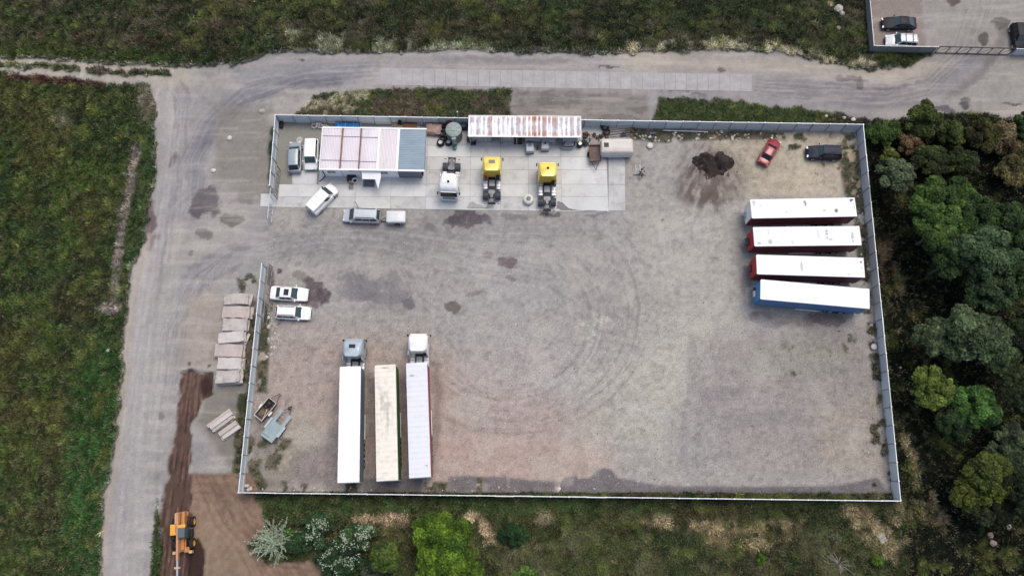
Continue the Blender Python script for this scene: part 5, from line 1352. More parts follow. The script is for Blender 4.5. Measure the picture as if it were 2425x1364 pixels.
def tyre(label, loc, r=.5, w=.28, rot=(0, 0, 0), rim=None, group="loose tyres", name="tyre"):
    prof = [(r * .58, -w * .38), (r * .80, -w / 2), (r * .96, -w * .42), (r, -w * .2), (r, w * .2), (r * .96, w * .42), (r * .80, w / 2), (r * .58, w * .38), (r * .56, 0)]
    m = MB(); rs_ = []
    n = 18
    for i in range(n):
        a = 2 * math.pi * i / n
        rs_.append([(rr * math.cos(a), rr * math.sin(a), z) for rr, z in prof])
    k = len(prof); vs = [p for r_ in rs_ for p in r_]
    fs = [(i * k + j, ((i + 1) % n) * k + j, ((i + 1) % n) * k + (j + 1) % k, i * k + (j + 1) % k) for i in range(n) for j in range(k)]
    o = m.add(vs, fs).build(name, RUBBER, None, smooth=50)
    o.location = loc; o.rotation_euler = rot
    tag(o, label, "tyre", group)
    if rim is not None:
        MB().lathe([(r * .57, -w * .25), (r * .57, w * .25), (r * .30, w * .18), (r * .28, -w * .1)], 14).build("rim", rim, o, smooth=40)
    return o
ca, sa = math.cos(a), math.sin(a)
for k, (x, y, rr) in enumerate(((.9, .25, .34), (.35, .3, .33), (.55, -.35, .33), (1.05, -.3, .3))):
    q = (c.x + x * ca - y * sa, c.y + x * sa + y * ca, .66 + .1 * (k % 2))
    tyre(["old car tyre in the dark box trailer, nearest its drawbar", "old car tyre in the middle of the dark box trailer", "old car tyre against the right side of the dark box trailer", "old car tyre in the front right corner of the dark box trailer"][k], q, rr, .2, (rnd.uniform(-.15, .15), rnd.uniform(-.15, .15), 0), group="old tyres in the box trailer")
pl = MB(); pl.box((0, 0, 0), (1.3, .12, .04)); pl_ = pl.build("plank", WOODP); pl_.location = (c.x - .5 * ca + .3 * sa, c.y - .5 * sa - .3 * ca, .62); pl_.rotation_euler = (0, 0, a + .35); tag(pl_, "pale plank lying in the dark box trailer", "plank")
pl = MB(); pl.box((0, 0, 0), (.8, .6, .18)); pl_ = pl.build("brown_sack", mat("brown_sacking", (.13, .10, .075), .9, var=.4, scale=4), smooth=40, bevel=.07); pl_.location = (c.x - .7 * ca - .1 * sa, c.y - .7 * sa + .1 * ca, .62); pl_.rotation_euler = (0, 0, a); tag(pl_, "brown sack lying at the back of the dark box trailer", "sack")

# flat car transporter trailer
c, a, L, Wd = frame_from([(666, 968.3), (691, 985.7), (644.4, 1049.9), (616.7, 1028.9)], .6)
t = thing("transporter_trailer", "blue grey car transporter trailer with a ladder-like opening in its deck", "trailer", (c.x, c.y, .02), a)
DK = mat("deck_blue_grey", (.27, .335, .35), .5, metal=.1, var=.12, scale=1.2, dirt=(.22, .2, .18), dirt_amt=.2)
hx, hw = L / 2, Wd / 2
MB().box((-hx * .42, 0, .60), (L * .58, Wd, .06)).build("deck_plate", DK, t)
for s in (-1, 1):
    MB().box((hx * .58, s * (hw - .22), .60), (L * .42, .42, .055)).build("wheel_track", DK, t)
    MB().box((-hx * .12, s * (hw + .14), .78), (1.5, .28, .05)).build("mudguard", mat("pale_mudguard", (.36, .43, .45), .45, var=.1), t, bevel=.02)
    for xx in (-.55, .2): wheel_parts(t, xx, s * (hw + .12), .3, .2, s)
    MB().box((0, s * (hw - .02), .66), (L * .98, .05, .09)).build("edge_rail", STEEL, t)
for i in range(4):
    MB().box((hx * .2 + i * .42, 0, .52), (.06, Wd - .8, .06)).build("cross_member", mat("pinkish_steel", (.35, .29, .27), .6), t)
MB().box((-hx + .35, .3, .645), (.04, Wd * .6, .015)).build("deck_seam", STEELD, t)
d = MB(); d.tube([(hx, .45, .5), (hx + 1.0, 0, .5), (hx, -.45, .5)], .045); d.cyl((hx + .75, .1, .1), (hx + .75, .1, 1.0), .05, 6); d.box((hx + .55, 0, .75), (.25, .25, .35)); d.build("drawbar", STEELD, t)

# ------------------------------------------------------------------ telescopic handler on the dug strip
ORG = paint_mat("machine_orange", (.46, .19, .05), .4); YLO = paint_mat("machine_yellow", (.75, .36, .04), .4); PEACH = paint_mat("faded_orange_hood", (.66, .38, .18), .4)
pf, pr = G(432, 1308, .8), G(425, 1209, 1.9); pf.z = pr.z = 0
d = pf - pr; L = d.length
ex_t = thing("telescopic_handler", "orange telescopic handler on the dug strip reaching its long boom towards the bottom", "construction machine", ((pf + pr) / 2 + Vector((0, 0, -.15))), math.atan2(d.y, d.x))
hx = L / 2
# local +x runs down the photograph, local +y is the machine's left (right in the photograph)
m = MB(); m.box((0, 0, .95), (L - .4, .9, .45)); m.box((hx - .35, .1, 1.0), (.5, 1.5, .3)); m.box((-hx + .4, 0, 1.0), (.5, 1.3, .35)); m.build("chassis", ORG, ex_t, bevel=.04)
m = MB(); m.box((-hx + 1.0, .38, 1.62), (1.9, .42, .75), taper=.92); m.build("engine_hood", ORG, ex_t, bevel=.08)
m = MB(); m.box((-hx + .85, -.28, 1.85), (1.35, .62, .5), taper=.9); m.build("counterweight", PEACH, ex_t, bevel=.08)
m = MB(); m.box((-.28, -.78, 1.45), (1.25, .72, .9)); m.build("engine_cover", YLO, ex_t, bevel=.06)
m = MB(); m.rings([rrect(.15, .42, .68, .44, .08, 1.1), rrect(.15, .42, .68, .46, .1, 1.9), rrect(.12, .42, .56, .40, .12, 2.5)]); cab_ = m.build("cab", GLASS, ex_t, smooth=35)
m = MB(); m.rings([rrect(.12, .42, .55, .41, .12, 2.5), rrect(.12, .42, .50, .36, .12, 2.58)]); m.build("cab_roof", mat("grey_glass_roof", (.10, .13, .14), .2), ex_t, smooth=35)
m = MB(); m.box((-.62, .42, 2.45), (.42, .9, .22)); m.build("cab_roof_rear", YLO, ex_t, bevel=.08)
for x in (-hx + 1.35, hx - .95):
    for s in (-1, 1):
        w_ = wheel_parts(ex_t, x, s * 1.02, .62, .46, s, YLO)
m = MB(); m.box((hx - .95, .18, 1.32), (1.3, .34, .4)); m.build("front_frame", ORG, ex_t, bevel=.04)
for s in (-1, 1):
    g = MB(); g.box((hx - .02, s * .95, .75), (.34, .34, .7)); g.box((hx - .1, s * .55, .95), (.2, .6, .16)); g.build("stabiliser", PEACH, ex_t, bevel=.04)
m = MB(); m.box((-hx + 2.9, -.12, 2.15), (5.3, .25, .40), ry=.03); m.build("boom_outer", paint_mat("boom_orange", (.50, .26, .14), .4), ex_t, bevel=.04)
m = MB(); m.box((hx + 1.9, -.12, 2.02), (4.6, .22, .28), ry=.03); m.build("boom_inner", mat("boom_steel", (.45, .46, .50), .35, metal=.5, var=.15), ex_t, bevel=.03)
m = MB(); m.box((hx + 1.6, -.12, 2.05), (.22, .62, .42)); m.build("boom_bracket", PEACH, ex_t, bevel=.03)
m = MB(); m.box((.55, -1.0, 1.2), (.6, .45, .5)); m.build("fuel_tank", BLACK, ex_t, bevel=.05)
m = MB(); m.box((.25, 1.05, .9), (.95, .30, .5)); m.build("cab_step", BLACK, ex_t, bevel=.05)
m = MB(); m.tube([(-hx + .9, -.62, 1.6), (.2, -.3, 2.05)], .07); m.build("lift_cylinder", BLACK, ex_t)
# ------------------------------------------------------------------ small things standing round the yard
def at(px, py, z=0.0, zz=None):
    p = G(px, py, z); return Vector((p.x, p.y, z if zz is None else zz))
# water tank
p = at(1074, 306, 2.35, 0)
t = thing("water_tank", "big round grey green water tank with a ribbed lid beside the shed", "tank", p)
TG = mat("tank_lid_grey_green", (.25, .285, .275), .5, var=.12); TD = mat("tank_wall_grey_green", (.13, .145, .135), .6, var=.15)
MB().lathe([(1.05, .03), (1.07, 1.0), (1.03, 2.15)], 28).build("tank_wall", TD, t, smooth=40)
MB().lathe([(1.05, 2.15), (1.07, 2.22), (.95, 2.30), (.3, 2.38), (.01, 2.40)], 28).build("lid", TG, t, smooth=40)
for i in range(8):
    a_ = i * math.pi / 4 + .3
    MB().box((.68 * math.cos(a_), .68 * math.sin(a_), 2.34), (.5, .10, .10), rz=a_).build("lid_rib", TG, t, bevel=.02)
MB().lathe([(.32, 2.36), (.32, 2.46), (.01, 2.47)], 14).build("lid_cap", TG, t)
MB().box((.05, -1.22, 1.1), (.55, .35, 2.1)).build("pump_cabinet", mat("pump_cabinet_green", (.22, .26, .25), .5), t, bevel=.03)
MB().lathe([(.26, 0), (.28, .3), (.12, .42)], 12, (.05, -1.75, .03)).build("green_pump", mat("pump_green", (.03, .20, .14), .5), t, smooth=40)
m = MB(); m.cyl((0, 0, 0), (0, 0, 4.6), .055, 8, 0, .03); m.box((0, 0, 4.6), (.18, .18, .2))
o = m.build("mast", mat("pale_green_mast", (.30, .42, .36), .5)); q = at(1088.5, 303); o.location = q; tag(o, "thin pale green mast rising behind the water tank", "mast")
# tyres beside the tank
TY = [(1043.8, 341, 0, True, "truck tyre with a pale rim lying in front of the tyre heap"), (1062.8, 340, .12, True, "truck tyre leaning at the foot of the water tank"), (1049.5, 330, .0, False, "black tyre directly behind the pale rimmed one"),
      (1047, 319, .1, False, "black tyre in the middle of the tyre heap left of the tank"), (1057, 322, .2, False, "black tyre touching the water tank's left wall"), (1053, 306, .0, False, "black tyre between the tank and the covered brick pile"), (1052, 298, .2, False, "rearmost black tyre, next to the fence")]
for k, (x, y, z, rm, lb) in enumerate(TY):
    for lay in range(2):
        tyre(lb if lay == 1 else "lower tyre: " + lb, at(x, y, 0, .17 + lay * .30), .5 if k != 1 else .46, .29, (rnd.uniform(-.1, .1), rnd.uniform(-.1, .1), 0), rim=(mat("pale_rim", (.55, .55, .54), .5) if rm and lay == 1 else None), group="tyres heaped beside the water tank")
# IBC tanks
def ibc(label, px, py, rz, hole):
    q = at(px, py, 1.0, 0.03)
    t = thing("liquid_container", label, "container", q, rz, "square plastic liquid containers")
    PL = mat("container_plastic", (.45, .50, .53), .45, var=.12)
    MB().box((0, 0, .08), (1.0, 1.2, .14)).build("pallet_base", STEELD, t)
    rg = []
    MB().rings([rrect(0, 0, .46, .56, .1, .15), rrect(0, 0, .48, .58, .12, .6), rrect(0, 0, .47, .57, .12, 1.05), rrect(0, 0, .40, .50, .12, 1.12)]).build("tank_body", PL, t, smooth=40)
    for i in range(6): MB().box((-.38 + i * .152, 0, 1.12), (.05, 1.0, .04)).build("top_rib", PL, t)
    cg = MB()
    for z in (.4, .75, 1.08):
        for s in (-1, 1): cg.box((0, s * .6, z), (1.02, .025, .025)); cg.box((s * .5, 0, z), (.025, 1.18, .025))
    for i in range(5):
        for s in (-1, 1): cg.box((-.48 + .24 * i, s * .6, .62), (.02, .02, .95)); cg.box((s * .5, -.56 + .28 * i, .62), (.02, .02, .95))
    cg.build("cage", STEEL, t)
    MB().lathe([(.12 if not hole else .24, 1.12), (.12 if not hole else .22, 1.2)], 12, (0, .1 if not hole else .22, 0)).build("cap", BLACK if not hole else mat("cut_opening_grey", (.16, .18, .19), .5), t)
    return t
ibc("grey liquid container with a cut open top below the shed's rusty stretch", 1255, 349, .05, True)
ibc("grey liquid container with a small black cap in front of the shed", 1291, 343, 0, False)
# oval trough with a cover
q = at(1345, 341, .6, .03)
t = thing("oval_trough", "oval grey plastic trough with pale sheeting inside at the shed's right end", "trough", q)
rg = []
def ell(rx, ry, z): return [(rx * math.copysign(abs(math.cos(a)) ** .7, math.cos(a)), ry * math.copysign(abs(math.sin(a)) ** .7, math.sin(a)), z) for a in [2 * math.pi * i / 24 for i in range(24)]]
MB().rings([ell(.9, .55, 0), ell(1.02, .66, .6), ell(1.06, .70, .62), ell(.96, .6, .62), ell(.86, .5, .2)], cap1=True).build("tub", mat("trough_grey", (.27, .29, .31), .5, var=.15), t, smooth=50)
MB().add([(-.65, -.35, .5), (.75, -.3, .56), (.8, .35, .6), (-.3, .4, .52), (-.65, -.35, .44), (.75, -.3, .5), (.8, .35, .54), (-.3, .4, .46)], [(0, 1, 2, 3), (7, 6, 5, 4), (0, 4, 5, 1), (1, 5, 6, 2), (2, 6, 7, 3), (3, 7, 4, 0)]).build("sheeting", mat("pale_pink_sheeting", (.48, .42, .42), .7, var=.15), t)
# white round tank
q = at(1251.8, 471, .7, .03)
t = thing("round_tank", "cream white round tank with a grey centre lid left of the right yellow tractor", "tank", q)
MB().lathe([(.62, 0), (.70, .3), (.68, .55), (.55, .72), (.30, .78)], 24).build("tank_body", mat("cream_plastic", (.66, .64, .58), .5, var=.05), t, smooth=50)
MB().lathe([(.31, .76), (.31, .84), (.1, .87)], 18).build("lid", mat("grey_lid", (.14, .145, .15), .5), t)
# blue tarp bundle
a0, a1 = at(794, 299), at(852, 300)
t = thing("tarp_bundle", "long bundle under bright blue tarpaulin between the fence and the office", "tarpaulin bundle", ((a0 + a1) / 2), math.atan2((a1 - a0).y, (a1 - a0).x))
Lb = (a1 - a0).length / 2
rg = []
for i in range(25):
    x = -Lb + 2 * Lb * i / 24; w = .36 + .04 * math.sin(i * 1.7); h = .60 + .06 * math.sin(i * 2.3) + .04 * math.sin(i * 5.1)
    if i in (0, 24): w *= .8; h *= .75
    rg.append([(x, -w, .02), (x, -w * .9, h * .7), (x, -w * .45, h), (x, w * .1, h * .9 + .05 * math.sin(i * 1.3)), (x, w * .5, h), (x, w * .9, h * .7), (x, w, .02)])
MB().rings(rg).build("tarpaulin", mat("blue_tarpaulin", (.025, .20, .52), .35, var=.3, scale=2.5, bump=.6), t, smooth=25)
for i in range(4): MB().box((-Lb + .5 + i * Lb * .62, 0, .66), (.05, .70, .03)).build("strap", mat("light_blue_strap", (.15, .45, .75), .5), t)
# rocks helper
def rock_mesh(r, seed, name="rock", m=STONE, parent=None, flat=.65):
    bm = bmesh.new(); bmesh.ops.create_icosphere(bm, subdivisions=2, radius=1.0)
    rr = random.Random(seed); a = [Vector((rr.uniform(-1, 1), rr.uniform(-1, 1), rr.uniform(-1, 1))).normalized() for _ in range(7)]; dd = [rr.uniform(.55, .9) for _ in a]
    for v in bm.verts:
        p_ = v.co.normalized(); k = 1.0
        for n_, q_ in zip(a, dd):
            s_ = p_.dot(n_)
            if s_ > q_: k = min(k, q_ / s_)
        v.co = p_ * k * r * (1 + rr.uniform(-.04, .04)); v.co.z *= flat; v.co.x *= 1.12
    me = bpy.data.meshes.new(name); bm.to_mesh(me); bm.free(); me.materials.append(m)
    return link(bpy.data.objects.new(name, me), parent)
# grey stone heap
hp = at(758, 299); t = thing("stone_heap", "small heap of grey stones behind the office by the top fence", "stones", hp)
sm = [rock_mesh(.16, 900 + i, "stone", (STONEW, STONEW, STONE)[i], t) for i in range(3)]
for i, s_ in enumerate(sm): s_.location = (i * .2 - .3, .1, .5)
for i in range(75):
    s_ = sm[i % 3].copy(); SC.collection.objects.link(s_); s_.parent = t
    a_ = rnd.uniform(0, 6.28); r_ = math.sqrt(rnd.random()); x, y = 1.35 * r_ * math.cos(a_), .55 * r_ * math.sin(a_)
    s_.location = (x, y, .05 + .5 * (1 - r_) * rnd.uniform(.5, 1)); s_.rotation_euler = (rnd.random() * 3, rnd.random() * 3, rnd.random() * 3); k_ = rnd.uniform(.6, 1.2); s_.scale = (k_, k_, k_)
# pallets
def pallet(label, px, py, rz, m, w=1.2, d=.9, h0=.03, n=9, tilt=0, stack=3, group="wooden pallets by the top fence"):
    q = at(px, py, 0, h0)
    t = thing("pallet_stack", label, "pallets", q, rz, group); t.rotation_euler = (tilt, 0, rz)
    for k in range(stack):
        z = k * .17
        for y in (-d / 2 + .06, 0, d / 2 - .06): MB().box((0, y, z + .07), (w, .09, .10)).build("bearer", m, t)
        s0 = MB().box((0, 0, 0), (w / n * .66, d, .025)).build("slat", m, t); s0.location = (-w / 2 + w / n * .5, 0, z + .135)
        for i in range(1, n):
            c_ = s0.copy(); SC.collection.objects.link(c_); c_.parent = t; c_.location = (-w / 2 + w / n * (i + .5), rnd.uniform(-.01, .01), z + .135)
    return t
pallet("ochre pallet stack behind the slate grey end of the office", 956, 301, 0, mat("ochre_wood", (.24, .16, .07), .85, var=.3), 1.4, 1.0, n=7)
pallet("reddish brown slatted crate stack behind the slate grey end of the office", 974, 300, -.04, mat("reddish_wood", (.20, .095, .05), .85, var=.3), 1.7, .95, n=13, stack=4)
pallet("pale pallet standing against the top fence, leftmost of the pallets", 935, 299, math.pi / 2, WOODP, 1.1, .75, tilt=.0, n=4, stack=2)
pallet("pale green board stack between the pallets behind the office", 948, 300, .05, mat("pale_green_board", (.36, .44, .42), .7), .6, .9, n=3, stack=3)
# ladder rack
t = thing("ladder", "short black and white striped ladder lying behind the office", "ladder", at(990, 302, .3, .3), math.pi / 2 - .1)
for s in (-1, 1): MB().box((0, s * .28, 0), (1.7, .05, .07)).build("rail", STEELD, t)
for i in range(8): MB().box((-.75 + i * .21, 0, .02), (.09, .5, .05)).build("rung", ALU, t)
# sheets and scraps behind
def wrapped(name, label, cat, corners, h, m, jag=.05, sag=.06, seed=1):
    w = [G(x, y, h) for x, y in corners]; w = [Vector((p.x, p.y, 0)) for p in w]
    n = 8; rr = random.Random(seed); vs, fs = [], []
    for j in range(n + 1):
        for i in range(n + 1):
            u_, v_ = i / n, j / n
            p_ = w[0].lerp(w[1], u_).lerp(w[3].lerp(w[2], u_), v_); e = min(u_, 1 - u_, v_, 1 - v_)
            z = h * (.78 if e < .001 else 1) + rr.uniform(-sag, sag)
            vs.append((p_.x + rr.uniform(-jag, jag), p_.y + rr.uniform(-jag, jag), z))
    for j in range(n):
        for i in range(n):
            k = j * (n + 1) + i; fs.append((k, k + 1, k + n + 2, k + n + 1))
    b = len(vs); ring = [i for i in range(n + 1)] + [(j + 1) * (n + 1) - 1 for j in range(1, n + 1)] + [n * (n + 1) + i for i in range(n - 1, -1, -1)] + [j * (n + 1) for j in range(n - 1, 0, -1)]
    for r_ in ring: vs.append((vs[r_][0], vs[r_][1], .02))
    for k in range(len(ring)): k2 = (k + 1) % len(ring); fs.append((ring[k], b + k, b + k2, ring[k2]))
    return tag(MB().add(vs, fs).build(name, m, smooth=35), label, cat)
wrapped("covered_pile", "pinkish brown sheet draped over a pile between the office and the tyres", "covered pile", [(1008, 314.5), (1042, 318), (1046, 292), (1006, 291)], .9, mat("pinkish_brown_sheet", (.33, .22, .19), .8, var=.25, scale=2, bump=.5), seed=4, jag=.08, sag=.09)
wrapped("covered_pile", "small dark bundle on the top fence line above the pallets", "bundle", [(942, 291), (949, 291), (949, 284), (942, 284)], 1.2, BLACK, seed=5)
wrapped("timber_stack", "rust brown stack of boards behind the water tank", "timber", [(1056, 288), (1071, 288), (1071, 283), (1056, 283)], 1.3, mat("rust_brown_boards", (.26, .10, .05), .8, var=.2), seed=6, jag=.02, sag=.02)
wrapped("dark_box", "dark box standing between the water tank and the shed", "box", [(1091, 302), (1106, 302), (1106, 292), (1091, 292)], 1.0, mat("dark_blue_box", (.05, .055, .075), .6, var=.3), seed=7, jag=.03, sag=.03)
wrapped("dark_bin", "dark grey bin at the shed's left front corner", "bin", [(1105, 331), (1113, 331), (1113, 322), (1105, 322)], .9, mat("dark_grey_bin", (.07, .075, .085), .5), seed=8, jag=.02, sag=.02)
m = MB(); m.box((0, 0, .25), (.35, .3, .5)); m.tube([(.1, 0, .5), (.3, .2, .9), (.0, .3, .6)], .04); m.box((-.35, -.05, .12), (.2, .3, .24)); o = m.build("compressor", BLACK, bevel=.03); o.location = at(1124, 342); tag(o, "small black compressor on the concrete in front of the shed", "compressor")
m = MB(); m.tube([(-.1, .3, .1), (.15, .1, .5), (.05, -.3, .15)], .05); m.box((.05, -.1, .15), (.3, .35, .25)); o = m.build("hand_tool", mat("dull_red_steel", (.25, .05, .06), .6), bevel=.02); o.location = at(1272, 352); tag(o, "dull red motor unit between the two liquid containers", "machine")
# bench, ring and crate in front of the office
o = MB().box((0, 0, .35), (1.15, .85, .7)).build("crate", mat("dark_crate", (.03, .03, .038), .7, var=.3), bevel=.03); o.location = at(834, 425, 0, .03); tag(o, "black crate against the office front wall below the shutter", "crate")
tyre("small wheel with a white sidewall leaning on the black crate", at(842, 431, 0, .5), .42, .16, (1.0, .2, .3), rim=BLACK, group=None, name="wheel").data.materials[0] = mat("white_sidewall", (.55, .53, .53), .6)
t = thing("garden_chair", "brown wooden garden chair in front of the black crate", "chair", at(833, 443, 0, .03), math.pi / 2)
BW = mat("brown_chair_wood", (.22, .17, .14), .8, var=.2)
for i in range(4): MB().box((-.22 + i * .15, 0, .44), (.12, .55, .03)).build("seat_slat", BW, t)
for i in range(4): MB().box((.28, -.22 + i * .15, .75), (.03, .11, .6)).build("back_slat", BW, t)
for x in (-.25, .25):
    for y in (-.25, .25): MB().box((x, y, .22), (.05, .05, .43)).build("leg", BW, t)
t = thing("stool", "small pinkish brown stool between the chair and the crate", "stool", at(833.5, 433, 0, .03))
MB().lathe([(.3, .42), (.32, .46), (.2, .48)], 14).build("seat", mat("pinkish_seat", (.42, .28, .26), .7), t)
for a_ in (0.5, 2.6, 4.7): MB().cyl((.15 * math.cos(a_), .15 * math.sin(a_), .43), (.25 * math.cos(a_), .25 * math.sin(a_), 0), .03, 6).build("leg", BLACK, t)
# vehicles and scrap beside the shed (partly below the red marking in the photograph)
t = thing("old_trailer", "old brown flat sided trailer with its drawbar pointing down, right of the shed", "trailer", at(1409, 364, .8, .02), -math.pi / 2 + .03)
MB().box((0, 0, .72), (2.3, 1.45, .08)).build("bed", mat("old_trailer_bed", (.13, .09, .075), .8, var=.3, scale=2), t)
sw = MB()
for s in (-1, 1): sw.box((0, s * .73, .86), (2.3, .05, .3)); sw.box((s * 1.15, 0, .86), (.05, 1.41, .3))
sw.build("side_board", RUST, t)
for s in (-1, 1): wheel_parts(t, -.1, s * .86, .33, .2, s, STEELD)
d = MB(); d.tube([(1.15, .5, .6), (2.25, 0, .6), (1.15, -.5, .6)], .04); d.build("drawbar", STEELD, t)
t = thing("work_frame", "rusty slatted steel frame standing behind the old trailer", "steel frame", at(1409, 338, .8, .02), 0)
fr = MB()
for x in (-.6, .6):
    for y in (-.5, .5): fr.box((x, y, .45), (.08, .08, .9))
fr.build("leg_frame", RUST, t)
for i in range(9): MB().box((-.6 + i * .15, 0, .92), (.07, 1.1, .05)).build("slat", RUST, t)
t = thing("camper_body", "pale box body with a dark square roof hatch, right of the old trailer", "camper body", at(1462, 345, 2.0, .02), 0)
PB = mat("cream_body", (.56, .52, .47), .5, var=.08, scale=.7, dirt=(.42, .37, .33), dirt_amt=.2)
MB().rings([rrect(0, 0, 2.15, 1.0, .15, .5), rrect(0, 0, 2.2, 1.03, .2, 1.2), rrect(-.02, .02, 2.1, .98, .25, 1.9), rrect(-.04, .04, 1.95, .85, .3, 2.05)]).build("body_shell", PB, t, smooth=40)
MB().box((-1.45, .05, 2.07), (.62, .62, .08)).build("roof_hatch", mat("brown_hatch", (.05, .035, .03), .5), t, bevel=.02)
MB().box((0, -1.05, .75), (4.1, .12, .35)).build("side_skirt", STEEL, t, bevel=.03)
for y in (-.5, .45): MB().box((.5, y, 2.05), (2.6, .05, .05)).build("roof_rib", PB, t)
for x in (-1.3, 1.3):
    for s in (-1, 1): wheel_parts(t, x, s * .9, .33, .2, s, STEELD)
t = thing("barrel", "black barrel with a white disc on top at the right end of the shed", "barrel", at(1373.5, 340, .8, .03))
MB().lathe([(.38, 0), (.40, .4), (.38, .78)], 18).build("barrel_body", BLACK, t, smooth=40)
MB().lathe([(.25, .78), (.25, .82), (.05, .83)], 14).build("lid", WHITE, t)
for k, (x, y, r_) in enumerate(((1432, 304, .55), (1436, 316, .5), (1426, 297, .5))):
    tyre(["big tractor tyre in the scrap row by the top fence", "tractor tyre lowest in the scrap row", "tractor tyre against the fence in the scrap row"][k], at(x, y, 0, .3 + .1 * k), r_, .34, (.1 * k, .15, 0), group="tyres in the scrap row")
SCR = [(1378, 325, 1420, 322, .05, .5), (1385, 333, 1402, 322, .04, .6), (1438, 314, 1502, 308, .05, .7), (1442, 321, 1500, 313, .05, .6), (1440, 326, 1492, 320, .05, .45), (1400, 330, 1385, 345, .03, .4), (1448, 308, 1504, 302, .04, .9), (1470, 326, 1478, 312, .05, .4), (1395, 318, 1430, 326, .05, .35), (1455, 330, 1490, 327, .06, .3)]
t = thing("scrap_row", "row of rusty bars, beams and poles along the top fence right of the shed", "scrap metal", at(1440, 318))
for k, (x0, y0, x1, y1, r_, z) in enumerate(SCR):
    p0, p1 = at(x0, y0, z) - Vector(t.location), at(x1, y1, z * .7) - Vector(t.location)
    MB().cyl(p0, p1, r_, 6).build("bar", (RUST, STEEL, RUST, STEELD)[k % 4], t)
for k in range(10):
    q = at(rnd.uniform(1382, 1490), rnd.uniform(318, 330)) - Vector(t.location)
    MB().box((q.x, q.y, .2), (rnd.uniform(.3, .8), rnd.uniform(.2, .5), rnd.uniform(.2, .5)), rz=rnd.uniform(0, 3), rx=.1).build("scrap_block", (RUST, STEELD, BLACK)[k % 3], t)
# black bicycle-like scrap beside the barrel
t = thing("scrap_bundle", "tangle of black steel parts between the barrel and the old trailer", "scrap metal", at(1387, 335))
for k in range(16):
    a_, b_ = Vector((rnd.uniform(-.6, .6), rnd.uniform(-.9, .9), rnd.uniform(.05, .7))), Vector((rnd.uniform(-.6, .6), rnd.uniform(-.9, .9), rnd.uniform(.05, .7)))
    MB().cyl(a_, b_, .05, 6).build("bar", (BLACK, STEELD, STEEL)[k % 3], t)
for k in range(3): MB().lathe([(.25, 0), (.32, .06), (.25, .12)], 12, (rnd.uniform(-.4, .4), rnd.uniform(-.7, .7), .2 + .2 * k)).build("disc", BLACK, t)
# drum disc, blue and white scraps in the weeds
t = thing("drum", "pale round drum end standing in the gravel right of the camper body", "drum", at(1539.5, 344.5, .3, .0))
MB().lathe([(.42, 0), (.44, .3), (.36, .33)], 18).build("drum_body", STONE, t, smooth=40); MB().lathe([(.36, .32), (.3, .36), (.05, .36)], 16).build("lid", mat("pale_green_grey", (.50, .52, .47), .6), t)
for x, y, lb in ((1538, 327, "blue grey canister in the weeds above the pale drum"), (1547, 318, "dark blue canister nearest the top fence")):
    o = MB().box((0, 0, .18), (.45, .3, .36)).build("canister", mat("blue_grey_plastic" if y > 320 else "dark_blue_plastic", (.30, .33, .38) if y > 320 else (.04, .06, .12), .5), bevel=.04); o.location = at(x, y); o.rotation_euler = (0, 0, .5); tag(o, lb, "canister")
t = thing("white_pipe", "long white pipe lying in the weeds along the top fence", "pipe", at(1630, 312))
p0, p1 = at(1570, 309.5, .2) - Vector(t.location), at(1676, 312.5, .2) - Vector(t.location)
MB().cyl(p0, p1, .05, 8).build("pipe", WHITE, t)
# engine scrap in the gravel
t = thing("engine_scrap", "grey engine part with thin poles lying on the gravel left of the soil heap", "scrap metal", at(1517, 411))
for k in range(12):
    a_ = Vector((rnd.uniform(-.1, .6), rnd.uniform(-.4, .5), rnd.uniform(.05, .5))); b_ = a_ + Vector((rnd.uniform(-.4, .4), rnd.uniform(-.4, .4), rnd.uniform(-.1, .3)))
    MB().cyl(a_, b_, .07, 6).build("engine_part", (STEELD, STEEL, BLACK)[k % 3], t)
for x in (-.6, -.05): MB().cyl((x, .3, .06), (x, 1.2, .06), .035, 6).build("pole", WHITE, t)
MB().cyl((-1.0, -.25, .06), (.7, -.3, .06), .035, 6).build("pole", STEELD, t)
t = thing("drum", "round dried out drum end by the right fence below the trailers", "drum", at(2070, 820.5, .3, 0))
MB().lathe([(.38, 0), (.40, .34), (.32, .36)], 18).build("drum_body", STONE, t, smooth=40); MB().lathe([(.32, .35), (.1, .39)], 16).build("lid", STONEW, t)
t = thing("manhole_ring", "pale concrete ring flush with the earth above the white people carrier", "manhole", at(710, 332))
MB().lathe([(.30, 0), (.42, .02), (.42, .10), (.30, .10)], 18, cap0=False, cap1=False).build("ring", SLABL, t); MB().lathe([(.29, .0), (.29, .07)], 16).build("cover", STONE, t)

